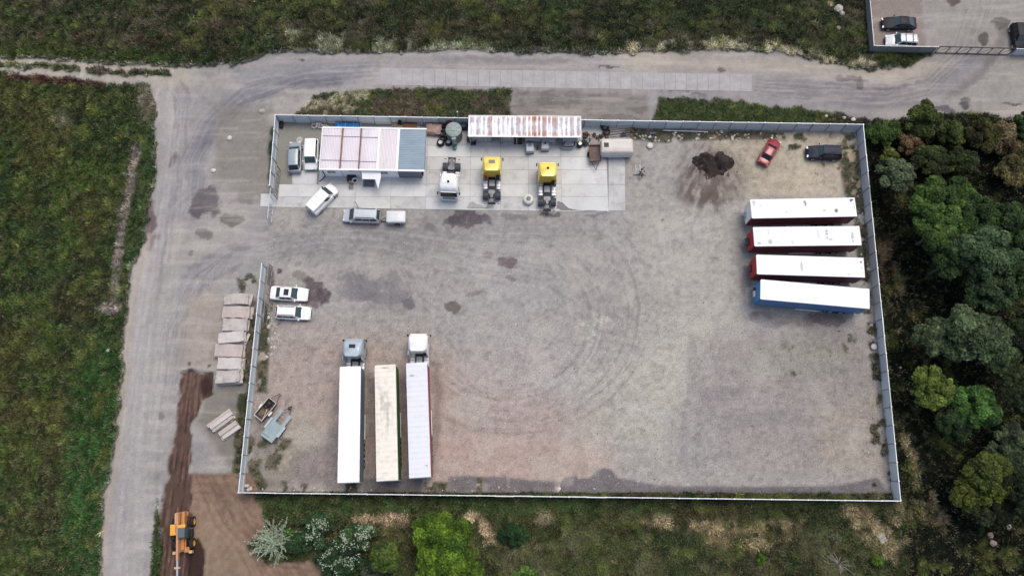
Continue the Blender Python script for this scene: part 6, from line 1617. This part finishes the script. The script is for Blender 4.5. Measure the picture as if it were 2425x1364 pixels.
# ------------------------------------------------------------------ stacks of concrete slabs
def slab_stack(label, corners, n, m, jag=.18, th=.22, seed=0, group="stacks of precast concrete slabs"):
    """corners of the top slab: left-bottom, right-bottom, right-top, left-top"""
    rr = random.Random(seed); h = n * (th + .03)
    c = [G(x, y, h) for x, y in corners]; cen = sum(c, Vector()) / 4; cen.z = 0
    d = ((c[1] - c[0]) + (c[2] - c[3])) / 2; wv = ((c[3] - c[0]) + (c[2] - c[1])) / 2
    L, Wd = d.length * 1.05, wv.length * 1.08
    t = thing("slab_stack", label, "concrete slabs", cen, math.atan2(d.y, d.x), group)
    for k in range(n):
        dx, dy, rz = (rr.uniform(-jag * .5, jag * 2.0), rr.uniform(-jag * .8, jag * .3), rr.uniform(-.04, .04)) if k < n - 1 else (0, 0, 0)
        # chipped outline
        o = []
        for (x0, y0), (x1, y1) in (((-1, -1), (1, -1)), ((1, -1), (1, 1)), ((1, 1), (-1, 1)), ((-1, 1), (-1, -1))):
            for i in range(5):
                s_ = i / 5; x, y = (x0 + (x1 - x0) * s_) * L / 2, (y0 + (y1 - y0) * s_) * Wd / 2
                ch = rr.uniform(0, .05) if rr.random() < .7 else rr.uniform(.05, .16)
                o.append((x - math.copysign(ch, x), y - math.copysign(ch, y)))
        ca_, sa_ = math.cos(rz), math.sin(rz)
        z0 = .03 + k * (th + .03)
        R = [[(x * ca_ - y * sa_ + dx, x * sa_ + y * ca_ + dy, z) for x, y in o] for z in (z0, z0 + th)]
        mm = m if rr.random() < .6 else rr.choice([SLABM, SLABP, SLABL])
        MB().rings(R).build("slab", mm if k < n - 1 else m, t, bevel=.012, seg=1)
        if k: 
            for x in (-L * .35, L * .35): MB().box((x, 0, z0 - .015), (.08, Wd * .9, .028)).build("spacer", WOOD, t)
    return t
STK = [("topmost slab stack beside the road, with a chipped lower edge", [(532, 720), (586, 721), (588, 694), (531, 697)], 3, SLABM, 1),
       ("pinkish slab stack, second from the top beside the road", [(527, 752), (590, 753), (590, 725), (528, 724.5)], 3, SLABP, 2),
       ("slab stack third from the top beside the road, with projecting edges on the right", [(526, 783), (582, 781.5), (586, 755), (529, 753)], 4, SLABM, 3),
       ("slab stack fourth from the top, shifted left of the one above", [(518, 814), (575, 807), (578, 783.5), (517, 787)], 4, SLABL, 4),
       ("slab stack fifth from the top, with a brown crack at its right end", [(507, 843), (570, 844), (576, 816), (512, 813)], 3, SLABP, 5),
       ("slab stack second from the bottom beside the road", [(514, 873), (568, 874), (573, 847.5), (516, 846.5)], 3, SLABL, 6),
       ("lowest slab stack beside the road, with stepped edges in front", [(510, 907), (566, 904), (568, 876), (512, 878)], 5, SLABM, 7)]
for lb, cs, n, m, sd_ in STK: slab_stack(lb, cs, n, m, seed=sd_)
for k, (x0, y0, x1, y1) in enumerate(((590, 723, 597, 697), (579, 815, 590, 790))):
    p0, p1 = at(x0, y0, .4, .3), at(x1, y1, .4, .3)
    o = MB().box((0, 0, 0), ((p1 - p0).length, .35, .18)).build("concrete_beam", SLABL, bevel=.02); o.location = (p0 + p1) / 2; o.rotation_euler = (0, 0, math.atan2((p1 - p0).y, (p1 - p0).x)); tag(o, ["narrow concrete beam standing right of the topmost slab stack", "narrow concrete beam leaning right of the fourth slab stack"][k], "concrete beam")
def beam_pile(label, corners, n, seed):
    rr = random.Random(seed); c = [G(x, y, .5) for x, y in corners]; cen = sum(c, Vector()) / 4; cen.z = 0
    d = ((c[1] - c[0]) + (c[2] - c[3])) / 2; wv = ((c[3] - c[0]) + (c[2] - c[1])) / 2; L, Wd = d.length, wv.length * 1.3
    t = thing("beam_pile", label, "concrete beams", cen, math.atan2(d.y, d.x), "piles of concrete beams")
    for k in range(n):
        y = -Wd / 2 + Wd * (k + .5) / n
        o = []
        MB().box((rr.uniform(-.18, .18), y, .25 + .12 * (k % 2)), (L - rr.uniform(0, .5), Wd / n * 1.06, .42 + .2 * (k % 2)), rz=rr.uniform(-.03, .03), rx=rr.uniform(-.1, .1)).build("beam", (SLABP, SLABM, SLABL)[(k + seed) % 3], t, bevel=.03)
    MB().box((0, 0, .10), (L * .9, Wd * 1.1, .2)).build("beam", SLABM, t, bevel=.03)
    for k in range(5): MB().box((rr.uniform(-L * .5, L * .5), rr.uniform(-Wd * .55, Wd * .55), .1), (rr.uniform(.15, .4), rr.uniform(.1, .3), .2), rz=rr.uniform(0, 3)).build("fragment", SLABM, t)
beam_pile("wide pile of rough brownish concrete beams below the slab stacks", [(500, 1021), (559, 984), (545, 967), (493, 1008)], 3, 1)
beam_pile("narrow pale pair of concrete beams, lower of the two beam piles", [(521, 1044), (569, 1009), (561, 997), (513, 1030)], 2, 2)

# ------------------------------------------------------------------ single rocks and debris
ROCKS = [(543, 327.5, .36, STONEW, "pale boulder left of the yard, upper of two"), (506, 404, .33, STONEW, "pale boulder left of the yard, lower of two"), (622, 264, .42, STONE, "boulder outside the top left corner of the yard fence"), (257, 829, .26, STONEW, "white stone alone in the left meadow"),
         (491, 63, .24, STONEW, "white stone in the upper meadow left of centre"), (1982, 24, .75, STONE, "largest grey boulder in the upper meadow near the compound"), (1992, 33, .5, STONE, "grey boulder touching the largest one in the upper meadow"), (1966, 12, .5, STONEP, "brownish boulder above the largest one in the upper meadow"),
         (1984, 67, .45, STONEP, "pinkish boulder below the group in the upper meadow"), (1961, 48, .2, STONE, "small grey stone left of the boulder group in the upper meadow"), (1957, 275.5, .22, STONEW, "white stone outside the top fence, leftmost of three"), (1999, 279.5, .26, STONE, "grey stone outside the top fence, middle of three"), (2020, 283.5, .32, STONEW, "white stone outside the top fence, nearest the corner"),
         (1322, 1158, .34, STONEW, "white boulder at the bottom fence left of the centre"), (2345, 1266, .42, STONEP, "pink boulder in the dark grass, upper of two at lower right"), (2350, 1284, .46, STONEP, "pink boulder in the dark grass, lower of two at lower right"), (2388, 1247, .34, STONE, "grey boulder under the trees at the lower right"),
         (2063, 771, .26, STONE, "stone by the right fence above the drum end"), (2066, 800, .24, STONE, "stone by the right fence just above the drum end"), (2131, 871, .22, STONEW, "white stone outside the right fence"), (1796, 1272, .22, STONEP, "pinkish stone in the dry grass below the bottom fence"), (637, 774, .30, STONE, "grey stone between the lower left fence and the white estate"), (636, 752, .24, STONEW, "pale stone left of the white estate car"), (2054, 627, .2, STONEW, "topmost white stone between the third trailer and the fence"), (2053, 634, .2, STONEW, "middle white stone between the third trailer and the fence"),
         (2056, 638, .24, STONEW, "lowest white stone between the third trailer and the fence"), (2340, 1122, .2, STONE, "small stone in the shade of the lower right trees"), (2292, 1043, .25, STONE, "grey stone under the green tree at lower right"), (1090, 1236, .22, STONEP, "stone right of the bright green tree"), (1708, 313, .28, STONE, "rounded stone in the weeds at the top fence above the soil heap"), (1600, 315, .2, STONEW, "white stone in the weeds right of the canisters")]
for k, (x, y, r_, m_, lb) in enumerate(ROCKS):
    o = rock_mesh(r_, 40 + k, "rock", m_); o.location = at(x, y, 0, r_ * .25); o.rotation_euler = (0, 0, k * 1.3); tag(o, lb, "rock")
# row of small stones thrown along the fences
proto = [rock_mesh(.15, 300 + i, "stone", (STONE, STONEW, STONE, STONEP)[i]) for i in range(4)]
def scatter_stones(label, group, n, fn, smin=.6, smax=1.4):
    for k in range(n):
        x, y = fn()
        o = proto[k % 4].copy(); SC.collection.objects.link(o)
        o.location = at(x, y, 0, .03); s_ = rnd.uniform(smin, smax); o.scale = (s_, s_, s_); o.rotation_euler = (0, 0, rnd.random() * 6)
        tag(o, label, "stone", group)
for o in proto: pass
scatter_stones("small stone among the weeds along the top fence", "stones along the top fence", 46, lambda: (rnd.uniform(1500, 1850), rnd.uniform(314, 334)), .6, 1.6)
scatter_stones("small stone in the rubble beside the lower left fence", "stones beside the lower left fence", 44, lambda: (rnd.uniform(630, 662), rnd.uniform(735, 850)), .5, 1.2)
scatter_stones("small stone at the foot of the bottom fence", "stones along the bottom fence", 26, lambda: (rnd.uniform(600, 1450), rnd.uniform(1150, 1164)), .4, .9)
scatter_stones("small stone in the dry strip along the right fence", "stones along the right fence", 30, lambda: (lambda y: (2020 + (y - 400) * .1 + rnd.uniform(-12, 14), y))(rnd.uniform(360, 1000)), .4, 1.0)
scatter_stones("small pale stone on the grass below the bottom fence", "stones below the bottom fence", 30, lambda: (rnd.uniform(1200, 2250), rnd.uniform(1195, 1320)), .4, 1.0)
for i, o in enumerate(proto):
    o.location = at([1525, 1560, 1650, 1760][i], [331, 334, 327, 331][i], 0, .03); tag(o, "small stone among the weeds along the top fence", "stone", "stones along the top fence")
# white rubbish in the lower left corner
for k, (x, y, w, d_, h) in enumerate(((586, 1150, .7, .45, .5), (592, 1158, .8, .5, .35))):
    o = MB().box((0, 0, h / 2), (w, d_, h), rz=.4 * k, taper=.8).build("rubbish_sack", mat("pale_sacking", (.42, .40, .38), .8, var=.2, bump=.5, scale=4), bevel=.12, smooth=50); o.location = at(x, y); tag(o, ["pale sack in the lower left corner of the yard, upper one", "pale sack in the lower left corner of the yard, against the fence"][k], "sack")
o = MB().box((0, 0, .1), (.2, .2, .2)).build("red_can", LAMPR, bevel=.03); o.location = at(601, 1153); tag(o, "small red can beside the pale sacks in the lower left corner", "can")
o = MB().box((0, 0, .2), (.5, .9, .4)).build("black_box", BLACK, bevel=.05); o.location = at(667, 298); tag(o, "black box in the top left corner of the yard", "box")
# crate on the grass
t = thing("crate", "weathered grey crate tilted on the grass below the yard's lower right corner", "crate", at(2086, 1273, 0, .05), -1.0)
for i in range(5): MB().box((-.45 + i * .22, 0, .3), (.15, .8, .03)).build("board", mat("weathered_board", (.42, .41, .38), .9, var=.3, scale=4), t)
cr = MB()
for s in (-1, 1): cr.box((0, s * .36, .15), (1.1, .06, .28))
cr.build("frame", mat("weathered_frame", (.2, .19, .18), .9), t)
def branch(label, pts, r=.05, m=WOODP, name="branch"):
    w = [at(x, y, z, z) for x, y, z in pts]; o0 = w[0].copy(); o0.z = 0
    mb = MB(); mb.tube([p - o0 for p in w], [r * (1 - .6 * i / (len(w) - 1)) for i in range(len(w))], 6); o = mb.build(name, m); o.location = o0; return tag(o, label, "branch")
branch("long bent pale pole lying on the grass at the lower right", [(2117, 1290, .05), (2122, 1280, .1), (2134, 1268, .15), (2150, 1263, .1), (2170, 1263, .05)], .06)
GREYW = mat("dead_grey_wood", (.36, .32, .29), .9, var=.2)
t = thing("dead_bush", "dead grey branches on the rough grass below the bottom fence", "dead bush", at(1985, 1335))
for k in range(14):
    a_ = rnd.uniform(0, 6.28); l_ = rnd.uniform(.8, 2.4); e = Vector((math.cos(a_) * l_, math.sin(a_) * l_ * .7, rnd.uniform(.2, .8)))
    MB().tube([(0, 0, .1), e * .5 + Vector((rnd.uniform(-.2, .2), rnd.uniform(-.2, .2), .2)), e], [.04, .03, .01], 5).build("branch", GREYW, t)

# ------------------------------------------------------------------ dark soil heap
def soil_heap():
    cx, cy = 1690, 386
    cen = at(cx, cy); n = 90
    X, Y = np.meshgrid(np.linspace(-4.2, 4.2, n), np.linspace(-3.4, 3.0, int(n * .75))); x, y = X.ravel(), Y.ravel()
    wx, wy = x + cen.x, y + cen.y
    x0_, y0_ = x, y
    x = x * 1.12 + (fbm(wx, wy, 1.4, 4, 74) - .5) * 1.9; y = y + (fbm(wx, wy, 1.4, 4, 75) - .5) * 1.9
    n1 = fbm(wx, wy, 1.1, 4, 71); n2 = fbm(wx, wy, .5, 3, 72)
    e1 = np.sqrt(((x + 1.5) / 1.55) ** 2 + ((y - .15) / 1.65) ** 2); e2 = np.sqrt(((x - 1.35) / 1.5) ** 2 + ((y - .05) / 1.85) ** 2); e3 = np.sqrt((x / 1.9) ** 2 + ((y + .5) / 1.7) ** 2)
    h = 1.5 * np.clip(1 - e1 ** 1.6, -.3, 1) ; h = np.maximum(h, 1.4 * np.clip(1 - e2 ** 1.6, -.3, 1)); h = np.maximum(h, .6 * np.clip(1 - e3 ** 1.6, -.3, 1))
    tl = 0.0
    h = h + (n1 - .5) * .7 + (n2 - .5) * .4
    x, y = x0_, y0_
    fan = np.clip(1 - np.sqrt((x / 3.4) ** 2 + ((y + 1.6) / 1.8) ** 2), 0, 1) * .35 * (n1 + n2 - .55)
    h = np.maximum(h, fan * 1.2 + (fbm(wx * 3, wy, .8, 3, 73) - .62) * .3)
    z = h - .10
    keep = z > -.02
    col = np.tile(np.array(A(64, 54, 53)), (len(x), 1)) * (.75 + .7 * n2)[:, None]
    lt = sstep(.55, .7, n1)[:, None] * .5; col = col + (np.array(A(120, 102, 94)) - col) * lt
    ii = np.arange(len(x)).reshape(X.shape); q = np.stack([ii[:-1, :-1], ii[:-1, 1:], ii[1:, 1:], ii[1:, :-1]], -1).reshape(-1, 4)
    q = q[keep[q].any(1)]; used, inv = np.unique(q, return_inverse=True)
    V = np.stack([x, y, np.maximum(z, -.12)], 1)
    o = np_mesh("soil_heap", V[used], inv.reshape(-1, 4), col[used], M_SOIL); o.location = cen
    tag(o, "dark brown heap of soil spread on the gravel in the upper right of the yard", "soil heap")
M_SOIL = attr_mat("loose_soil", .95, fine=.4, bump=.8, world_scale=6)
soil_heap()

# ------------------------------------------------------------------ trees and bushes
BARK = mat("tree_bark", (.10, .085, .07), .9, var=.3, scale=3)
def tree(name, label, cat, px, py, rpx, h, c1, c2, nleaf=5000, leaf=.26, seed=0, group=None, flat=.8, hollow=.35, lobes=11, limbs=7, elong=(1, 1), bark=BARK, upright=0, thin=1.0, zc=None):
    """px,py: where the crown shows in the photograph; rpx: its radius there"""
    r_ = np.random.default_rng(seed + 1000)
    R = rpx / (F_PX / (H - h)) ; zc = h - R * flat * .75 if zc is None else zc
    zc = max(zc, h * .5)
    c0 = G(px, py, zc); base = Vector((c0.x, c0.y, 0))
    t = thing(name, label, cat, base, 0, group)
    # lobes of foliage spread through the crown
    lc = []
    for i in range(lobes):
        a = 2.4 * i + r_.uniform(-.3, .3); rr = math.sqrt((i + .4) / lobes) * (.72 + r_.uniform(-.12, .14))
        lc.append((R * elong[0] * rr * math.cos(a), R * elong[1] * rr * math.sin(a), zc + (h - zc) * (1 - rr ** 2) * r_.uniform(.1, 1.0) - .3 * rr * R * .4))
    lc = np.array(lc); lr = R * r_.uniform(.12, .34, lobes) * (16 / max(lobes, 12)) ** .25
    m = int(nleaf); k = r_.choice(lobes, m, p=(lr ** 2) / (lr ** 2).sum())
    d = r_.normal(0, 1, (m, 3)); d /= np.linalg.norm(d, axis=1)[:, None]; d[:, 2] = np.where(r_.random(m) < .75, np.abs(d[:, 2]), d[:, 2])
    rad = lr[k] * (hollow + (1.08 - hollow) * r_.random(m) ** .45)
    bump = .75 + .5 * fbm(d[:, 0] * 3 + k * 5, d[:, 1] * 3 + d[:, 2] * 2, .9, 3, seed)
    C0 = lc[k] + d * (rad * bump)[:, None] * np.array([1, 1, flat])
    C0[:, 2] = np.maximum(C0[:, 2], .15)
    # leaf sprays
    s = leaf * r_.uniform(.55, 1.35, m)
    nrm = d * .6 + np.array([0, 0, .75]) + r_.normal(0, .45, (m, 3)); nrm /= np.linalg.norm(nrm, axis=1)[:, None]
    u_ = np.cross(nrm, r_.normal(0, 1, (m, 3))); u_ /= np.linalg.norm(u_, axis=1)[:, None]; w_ = np.cross(nrm, u_)
    asp = r_.uniform(.4, .8, m) * thin
    V = np.empty((m, 4, 3)); V[:, 0] = C0 - u_ * s[:, None]; V[:, 1] = C0 + w_ * (s * asp)[:, None]; V[:, 2] = C0 + u_ * s[:, None] - nrm * (s * .3)[:, None]; V[:, 3] = C0 - w_ * (s * asp)[:, None]
    F = np.arange(m * 4).reshape(-1, 4)
    mix = np.clip(fbm(C0[:, 0] + base.x, C0[:, 1] + base.y, 1.3, 3, seed + 5) * 1.9 - .5 + r_.normal(0, .2, m), 0, 1)
    col = np.array(c1) + (np.array(c2) - np.array(c1)) * mix[:, None]
    col *= r_.uniform(.45, 1.5, m)[:, None] * (.7 + .6 * r_.random((lobes)))[k][:, None]
    np_mesh("crown", V.reshape(-1, 3), F, np.repeat(col, 4, 0), M_LEAF, t)
    tr = MB(); tr.tube([(0, 0, -.05), (.05, .03, zc * .5), (0, .05, zc)], [.045 * h * .5 + .04, .03 * h * .5 + .03, .02 * h * .5 + .02], 8)
    for i in range(min(limbs, lobes)):
        e = lc[i]; tr.tube([(0, .02, zc * (.25 + .05 * i)), (e[0] * .5, e[1] * .5, (zc * .5 + e[2]) * .5), tuple(e), (e[0] * 1.25, e[1] * 1.25, e[2] + lr[i] * .4)], [.07, .05, .03, .012], 5)
    tr.build("trunk", bark, t, smooth=60)
    return t
GD, GM_, GL = A(40, 62, 36), A(62, 88, 46), A(92, 116, 50)
k_ = 1.25
def cc(r, g, b, k=1.3): return A(r, g, b, k)
EAST = "trees beyond the right fence"
T = [  # eastern crowns carry some vignette darkening in their leaf colours
 ("bush", "green bush hard against the top right corner of the yard fence", 2092, 318, 42, 3.0, cc(44, 64, 38), cc(70, 92, 46), 3000, .20, (1.2, .8)),
 ("bush", "reddish green tall bush between the corner and the road bend", 2188, 285, 46, 4.5, cc(52, 48, 36), cc(72, 88, 44), 3400, .20, (1, 1.1)),
 ("bush", "brownish bush below the reddish green one", 2155, 345, 36, 3.0, cc(84, 64, 50), cc(110, 92, 74), 2200, .18, (1, 1)),
 ("bush", "dark bush with red tips beside the upper right track", 2320, 320, 46, 4.0, cc(40, 40, 28), cc(74, 76, 40), 3200, .20, (1.1, 1)),
 ("bush", "mid green bush between the two reddish ones", 2252, 315, 36, 3.5, cc(46, 58, 34), cc(78, 92, 48), 2600, .2, (1.1, 1)),
 ("bush", "dry tan bush at the right edge below the track", 2378, 330, 46, 3.5, cc(90, 80, 62), cc(140, 126, 104), 3400, .16, (1, 1.1)),
 ("bush", "green bush cut by the right edge below the track", 2424, 300, 34, 4.0, cc(44, 64, 38), cc(74, 98, 50), 2400, .2, (.8, 1.4)),
 ("bush", "tan and green bush under the dry one at the right edge", 2395, 405, 46, 3.5, cc(70, 68, 46), cc(112, 104, 74), 3000, .18, (1, 1)),
 ("bush", "small yellowish green bush above the grey green tree near the fence", 2108, 370, 24, 4.0, cc(80, 90, 44), cc(110, 118, 60), 1500, .18, (1, 1)),
 ("tree", "grey green tree with bare lower branches close to the right fence", 2122, 415, 46, 6.0, cc(78, 92, 76, 1.2), cc(112, 126, 106, 1.2), 3600, .18, (1.1, 1)),
 ("bush", "olive bush behind the grey green tree", 2200, 380, 48, 4.0, cc(44, 52, 34), cc(66, 80, 44), 3000, .2, (1.1, 1)),
 ("bush", "dark olive bush right of the olive one", 2280, 385, 44, 4.0, cc(38, 46, 30), cc(60, 76, 38), 2800, .2, (1, .9)),
 ("tree", "large round green tree, nearest the topmost trailers beyond the fence", 2235, 475, 72, 8.5, cc(44, 66, 36), cc(78, 104, 52), 9000, .24, (1.25, .9)),
 ("tree", "large green tree directly below the round one beyond the fence", 2225, 545, 74, 8.5, cc(46, 68, 38), cc(80, 106, 54), 9500, .24, (1.05, 1)),
 ("tree", "green tree at the right of the large pair", 2310, 510, 62, 8.5, cc(40, 60, 36), cc(64, 90, 48), 7500, .24, (1, 1)),
 ("tree", "grey green broad tree in the middle of the right wood", 2330, 600, 80, 9.0, cc(50, 68, 52), cc(80, 102, 76), 10000, .24, (1.1, .9)),
 ("tree", "dark green tree at the right edge beside the broad one", 2400, 545, 66, 9.0, cc(36, 54, 34), cc(60, 82, 50), 7500, .24, (.9, 1.1)),
 ("tree", "shaded green tree below the large pair near the fence", 2250, 622, 50, 7.0, cc(30, 46, 28), cc(52, 72, 42), 5200, .22, (1, .9)),
 ("tree", "grey green tree low in the right wood above the gap", 2350, 690, 62, 7.5, cc(40, 56, 42), cc(66, 86, 62), 6500, .22, (1.2, .8)),
 ("tree", "dark tree at the right edge level with the blue trailer", 2425, 650, 50, 8.0, cc(32, 48, 34), cc(54, 74, 48), 5000, .24, (1, 1.2)),
 ("tree", "grey green tree standing left in the lower right group", 2210, 800, 52, 6.5, cc(56, 68, 52), cc(88, 104, 78), 6000, .2, (1, .95)),
 ("tree", "large grey green tree crowning the lower right group", 2300, 800, 88, 8.5, cc(52, 66, 50), cc(88, 106, 80), 11500, .24, (1.2, .8)),
 ("tree", "dull green tree right of the large grey green one", 2370, 845, 50, 7.0, cc(44, 58, 40), cc(74, 92, 64), 5200, .22, (1, 1)),
 ("tree", "yellow green round tree beside the lower right group", 2202, 920, 54, 6.5, cc(66, 84, 42), cc(104, 122, 60), 6500, .2, (1, 1.05)),
 ("tree", "fresh green tree below the grey green ones at the right", 2310, 965, 58, 6.5, cc(48, 76, 44), cc(84, 122, 62), 6800, .2, (1.05, .95)),
 ("tree", "shaded green tree between the yellow green and the fresh green one", 2258, 1000, 44, 5.5, cc(34, 52, 36), cc(58, 80, 50), 4200, .2, (1, .9)),
 ("tree", "dark tree at the right edge right of the fresh green one", 2415, 930, 52, 7.5, cc(34, 46, 32), cc(60, 74, 46), 5000, .24, (.9, 1.3)),
 ("bush", "pale grey green bush near the right edge", 2396, 1030, 34, 4.0, cc(60, 72, 58), cc(96, 110, 88), 2600, .17, (1, .8)),
 ("bush", "grey green bush under the pale one near the right edge", 2380, 1085, 50, 4.5, cc(48, 62, 50), cc(80, 96, 74), 3800, .18, (1.2, .7)),
 ("tree", "olive green tree at the lower right", 2340, 1130, 58, 6.5, cc(52, 64, 32), cc(86, 98, 46), 6500, .2, (1.05, 1)),
 ("tree", "dark olive tree left of the olive green one at the lower right", 2290, 1165, 40, 5.5, cc(46, 54, 28), cc(78, 86, 38), 3600, .2, (1, 1)),
 ("tree", "shaded grey tree below the olive green one", 2350, 1205, 48, 5.0, cc(38, 44, 34), cc(62, 72, 54), 4200, .2, (1.2, .8)),
 ("tree", "dark tree in the lower right corner beyond the frame edge", 2430, 1180, 50, 7.5, cc(28, 38, 26), cc(48, 60, 38), 4600, .24, (.9, 1.4)),
 ("tree", "dark shaded tree deep in the right wood", 2430, 790, 55, 8.0, cc(28, 40, 28), cc(48, 62, 42), 4800, .24, (.9, 1.3)),
]
T += [
 ("tree", "bright green bushy tree at the bottom edge", 1050, 1275, 84, 5.5, cc(52, 76, 24), cc(104, 130, 42), 12000, .20, (1, .85)),
 ("tree", "bright green tree just below the bushy one, cut by the bottom edge", 1060, 1350, 80, 4.8, cc(50, 72, 24), cc(98, 122, 40), 9500, .20, (1.2, .7)),
 ("tree", "dull olive green small tree left of the bright green one", 912, 1315, 42, 3.8, cc(58, 74, 34), cc(96, 112, 50), 3800, .18, (1, 1.1)),
 ("bush", "dark green bush right of the bright green tree", 1215, 1265, 36, 1.8, cc(30, 54, 32), cc(52, 78, 44), 2600, .15, (1.1, .9)),
 ("bush", "leafy light green bush at the bottom edge right of the bright tree", 1242, 1360, 26, 1.8, cc(66, 92, 40), cc(120, 150, 76), 1800, .15, (1.1, .8)),
 ("bush", "small bright green bush on the rough grass, left of two", 1803, 1325, 13, 1.2, cc(64, 92, 26), cc(88, 118, 38), 900, .13, (1, 1)),
 ("bush", "small bright green bush on the rough grass, right of two", 2076, 1327, 15, 1.3, cc(60, 84, 26), cc(84, 112, 38), 1000, .13, (1.1, .9)),
 ("bush", "small bright green bush beside the silvery one", 684, 1262, 13, 1.6, cc(50, 84, 28), cc(78, 116, 40), 900, .13, (1, 1)),
 ("bush", "bush with white blossom above the dug earth", 745, 1255, 46, 2.0, cc(40, 62, 40), cc(66, 90, 58), 3400, .15, (1, .9)),
 ("bush", "bush with clustered white blossom left of the olive tree", 850, 1268, 44, 2.0, cc(42, 64, 42), cc(76, 98, 64), 3400, .15, (1.1, .8)),
 ("bush", "dark bush with sparse white blossom at the bottom edge", 805, 1325, 54, 2.2, cc(32, 52, 36), cc(62, 84, 56), 4200, .15, (1.2, .9)),
 ("bush", "low dark bush filling in below the silvery bush", 700, 1295, 36, 1.5, cc(34, 54, 36), cc(58, 82, 52), 2400, .15, (1.2, .8)),
 ("bush", "twiggy grey bush between the blossom and the olive tree", 880, 1360, 40, 1.6, cc(46, 56, 42), cc(90, 96, 80), 2400, .14, (1.2, .7)),
]
for i, (nm, lb, px, py, rp, h, c1, c2, nl, lf, el) in enumerate(T):
    if px > 2000 and h > 2.5: c1, c2 = (c1[0] * .90, c1[1] * .84, c1[2] * .70), (c2[0] * 1.08, c2[1] * 1.02, c2[2] * .86); rp *= 1.12; nl *= 1.15
    tree(nm, lb, "tree" if nm == "tree" else "bush", px, py, rp, h, c1, c2, nleaf=nl * (1.7 if h > 2.5 else 1.3), leaf=lf * .82, seed=i * 7 + 3, group=(EAST if px > 2000 and h > 2.5 else None), elong=el, lobes=(44 if rp > 55 else 26 if rp > 25 else 9), limbs=6)
# white blossom on the blossom bushes
def blossom(label_bush, n, R, seed):
    for o in list(SC.objects):
        if o.get("label") == label_bush:
            cr = [c for c in o.children if c.name.startswith("crown")][0]
            me = cr.data; nv = len(me.vertices); co = np.empty(nv * 3); me.vertices.foreach_get("co", co); co = co.reshape(-1, 4, 3).mean(1)
            r_ = np.random.default_rng(seed); top = co[co[:, 2] > np.quantile(co[:, 2], .45)]
            w = fbm(top[:, 0] + seed, top[:, 1], .9, 2, seed); top = top[w > .5]
            c0 = top[r_.integers(0, len(top), n)] + r_.normal(0, .05, (n, 3)) + np.array([0, 0, .1])
            s = r_.uniform(.035, .10, n)[:, None]; a = r_.uniform(0, 6.28, n)
            u_ = np.stack([np.cos(a), np.sin(a), 0 * a], 1); w_ = np.stack([-np.sin(a), np.cos(a), .3 + 0 * a], 1)
            V = np.stack([c0 - u_ * s, c0 - w_ * s, c0 + u_ * s, c0 + w_ * s], 1).reshape(-1, 3)
            col = np.tile(np.array(A(200, 208, 188)), (n * 4, 1)) * r_.uniform(.6, 1.1, (n * 4, 1))
            b = np_mesh("blossom", V, np.arange(n * 4).reshape(-1, 4), col, M_LEAF, o)
blossom("bush with white blossom above the dug earth", 420, 1, 5)
blossom("bush with clustered white blossom left of the olive tree", 620, 1, 6)
blossom("dark bush with sparse white blossom at the bottom edge", 420, 1, 7)
# silvery willow-like bush: upright whips clothed with pale leaves
def silver_bush():
    r_ = np.random.default_rng(8)
    c0 = G(648, 1280, .9); t = thing("silvery_bush", "silvery white bush with spiky whip-like shoots beside the dug earth", "bush", (c0.x, c0.y, 0))
    tw = MB(); Vs, Cs = [], []
    for k in range(190):
        a = r_.uniform(0, 6.28); l = r_.uniform(.7, 1.9); rise = r_.uniform(.8, 2.0); q_ = r_.uniform(0, 1.9); qa = r_.uniform(0, 6.28); o_ = np.array([q_ * math.cos(qa), q_ * math.sin(qa) * .85, .05])
        e = o_ + np.array([math.cos(a) * l * .8 + o_[0] * .25, math.sin(a) * l * .7 + o_[1] * .25, rise]); b = o_ + (e - o_) * np.array([.35, .35, .7])
        tw.tube([tuple(o_ * np.array([.4, .4, 1])), tuple(b), tuple(e)], [.03, .02, .006], 4)
        n = int(26 * l)
        s_ = r_.uniform(.35, 1.05, n)[:, None]; P_ = np.where(s_ < .5, o_ + (b - o_) * (s_ / .5), b + (e - b) * ((s_ - .5) / .5)) + r_.normal(0, .045, (n, 3))
        dr = (e - b) / np.linalg.norm(e - b); side = r_.normal(0, 1, (n, 3)); ld = dr * .6 + side * .4; ld /= np.linalg.norm(ld, axis=1)[:, None]
        L_ = r_.uniform(.06, .15, n)[:, None]; w = np.cross(ld, r_.normal(0, 1, (n, 3))); w /= np.linalg.norm(w, axis=1)[:, None]; w *= .065
        Vs.append(np.stack([P_ - w, P_ + w, P_ + ld * L_], 1)); Cs.append(np.tile(np.array(A(172, 184, 162, 1.5)), (n, 1)) * r_.uniform(.55, 1.25, (n, 1)))
    V = np.concatenate(Vs).reshape(-1, 3); C_ = np.repeat(np.concatenate(Cs), 3, 0)
    np_mesh("foliage", V, np.arange(len(V)).reshape(-1, 3), C_, M_LEAF, t); tw.build("shoots", GREYW, t)
silver_bush()
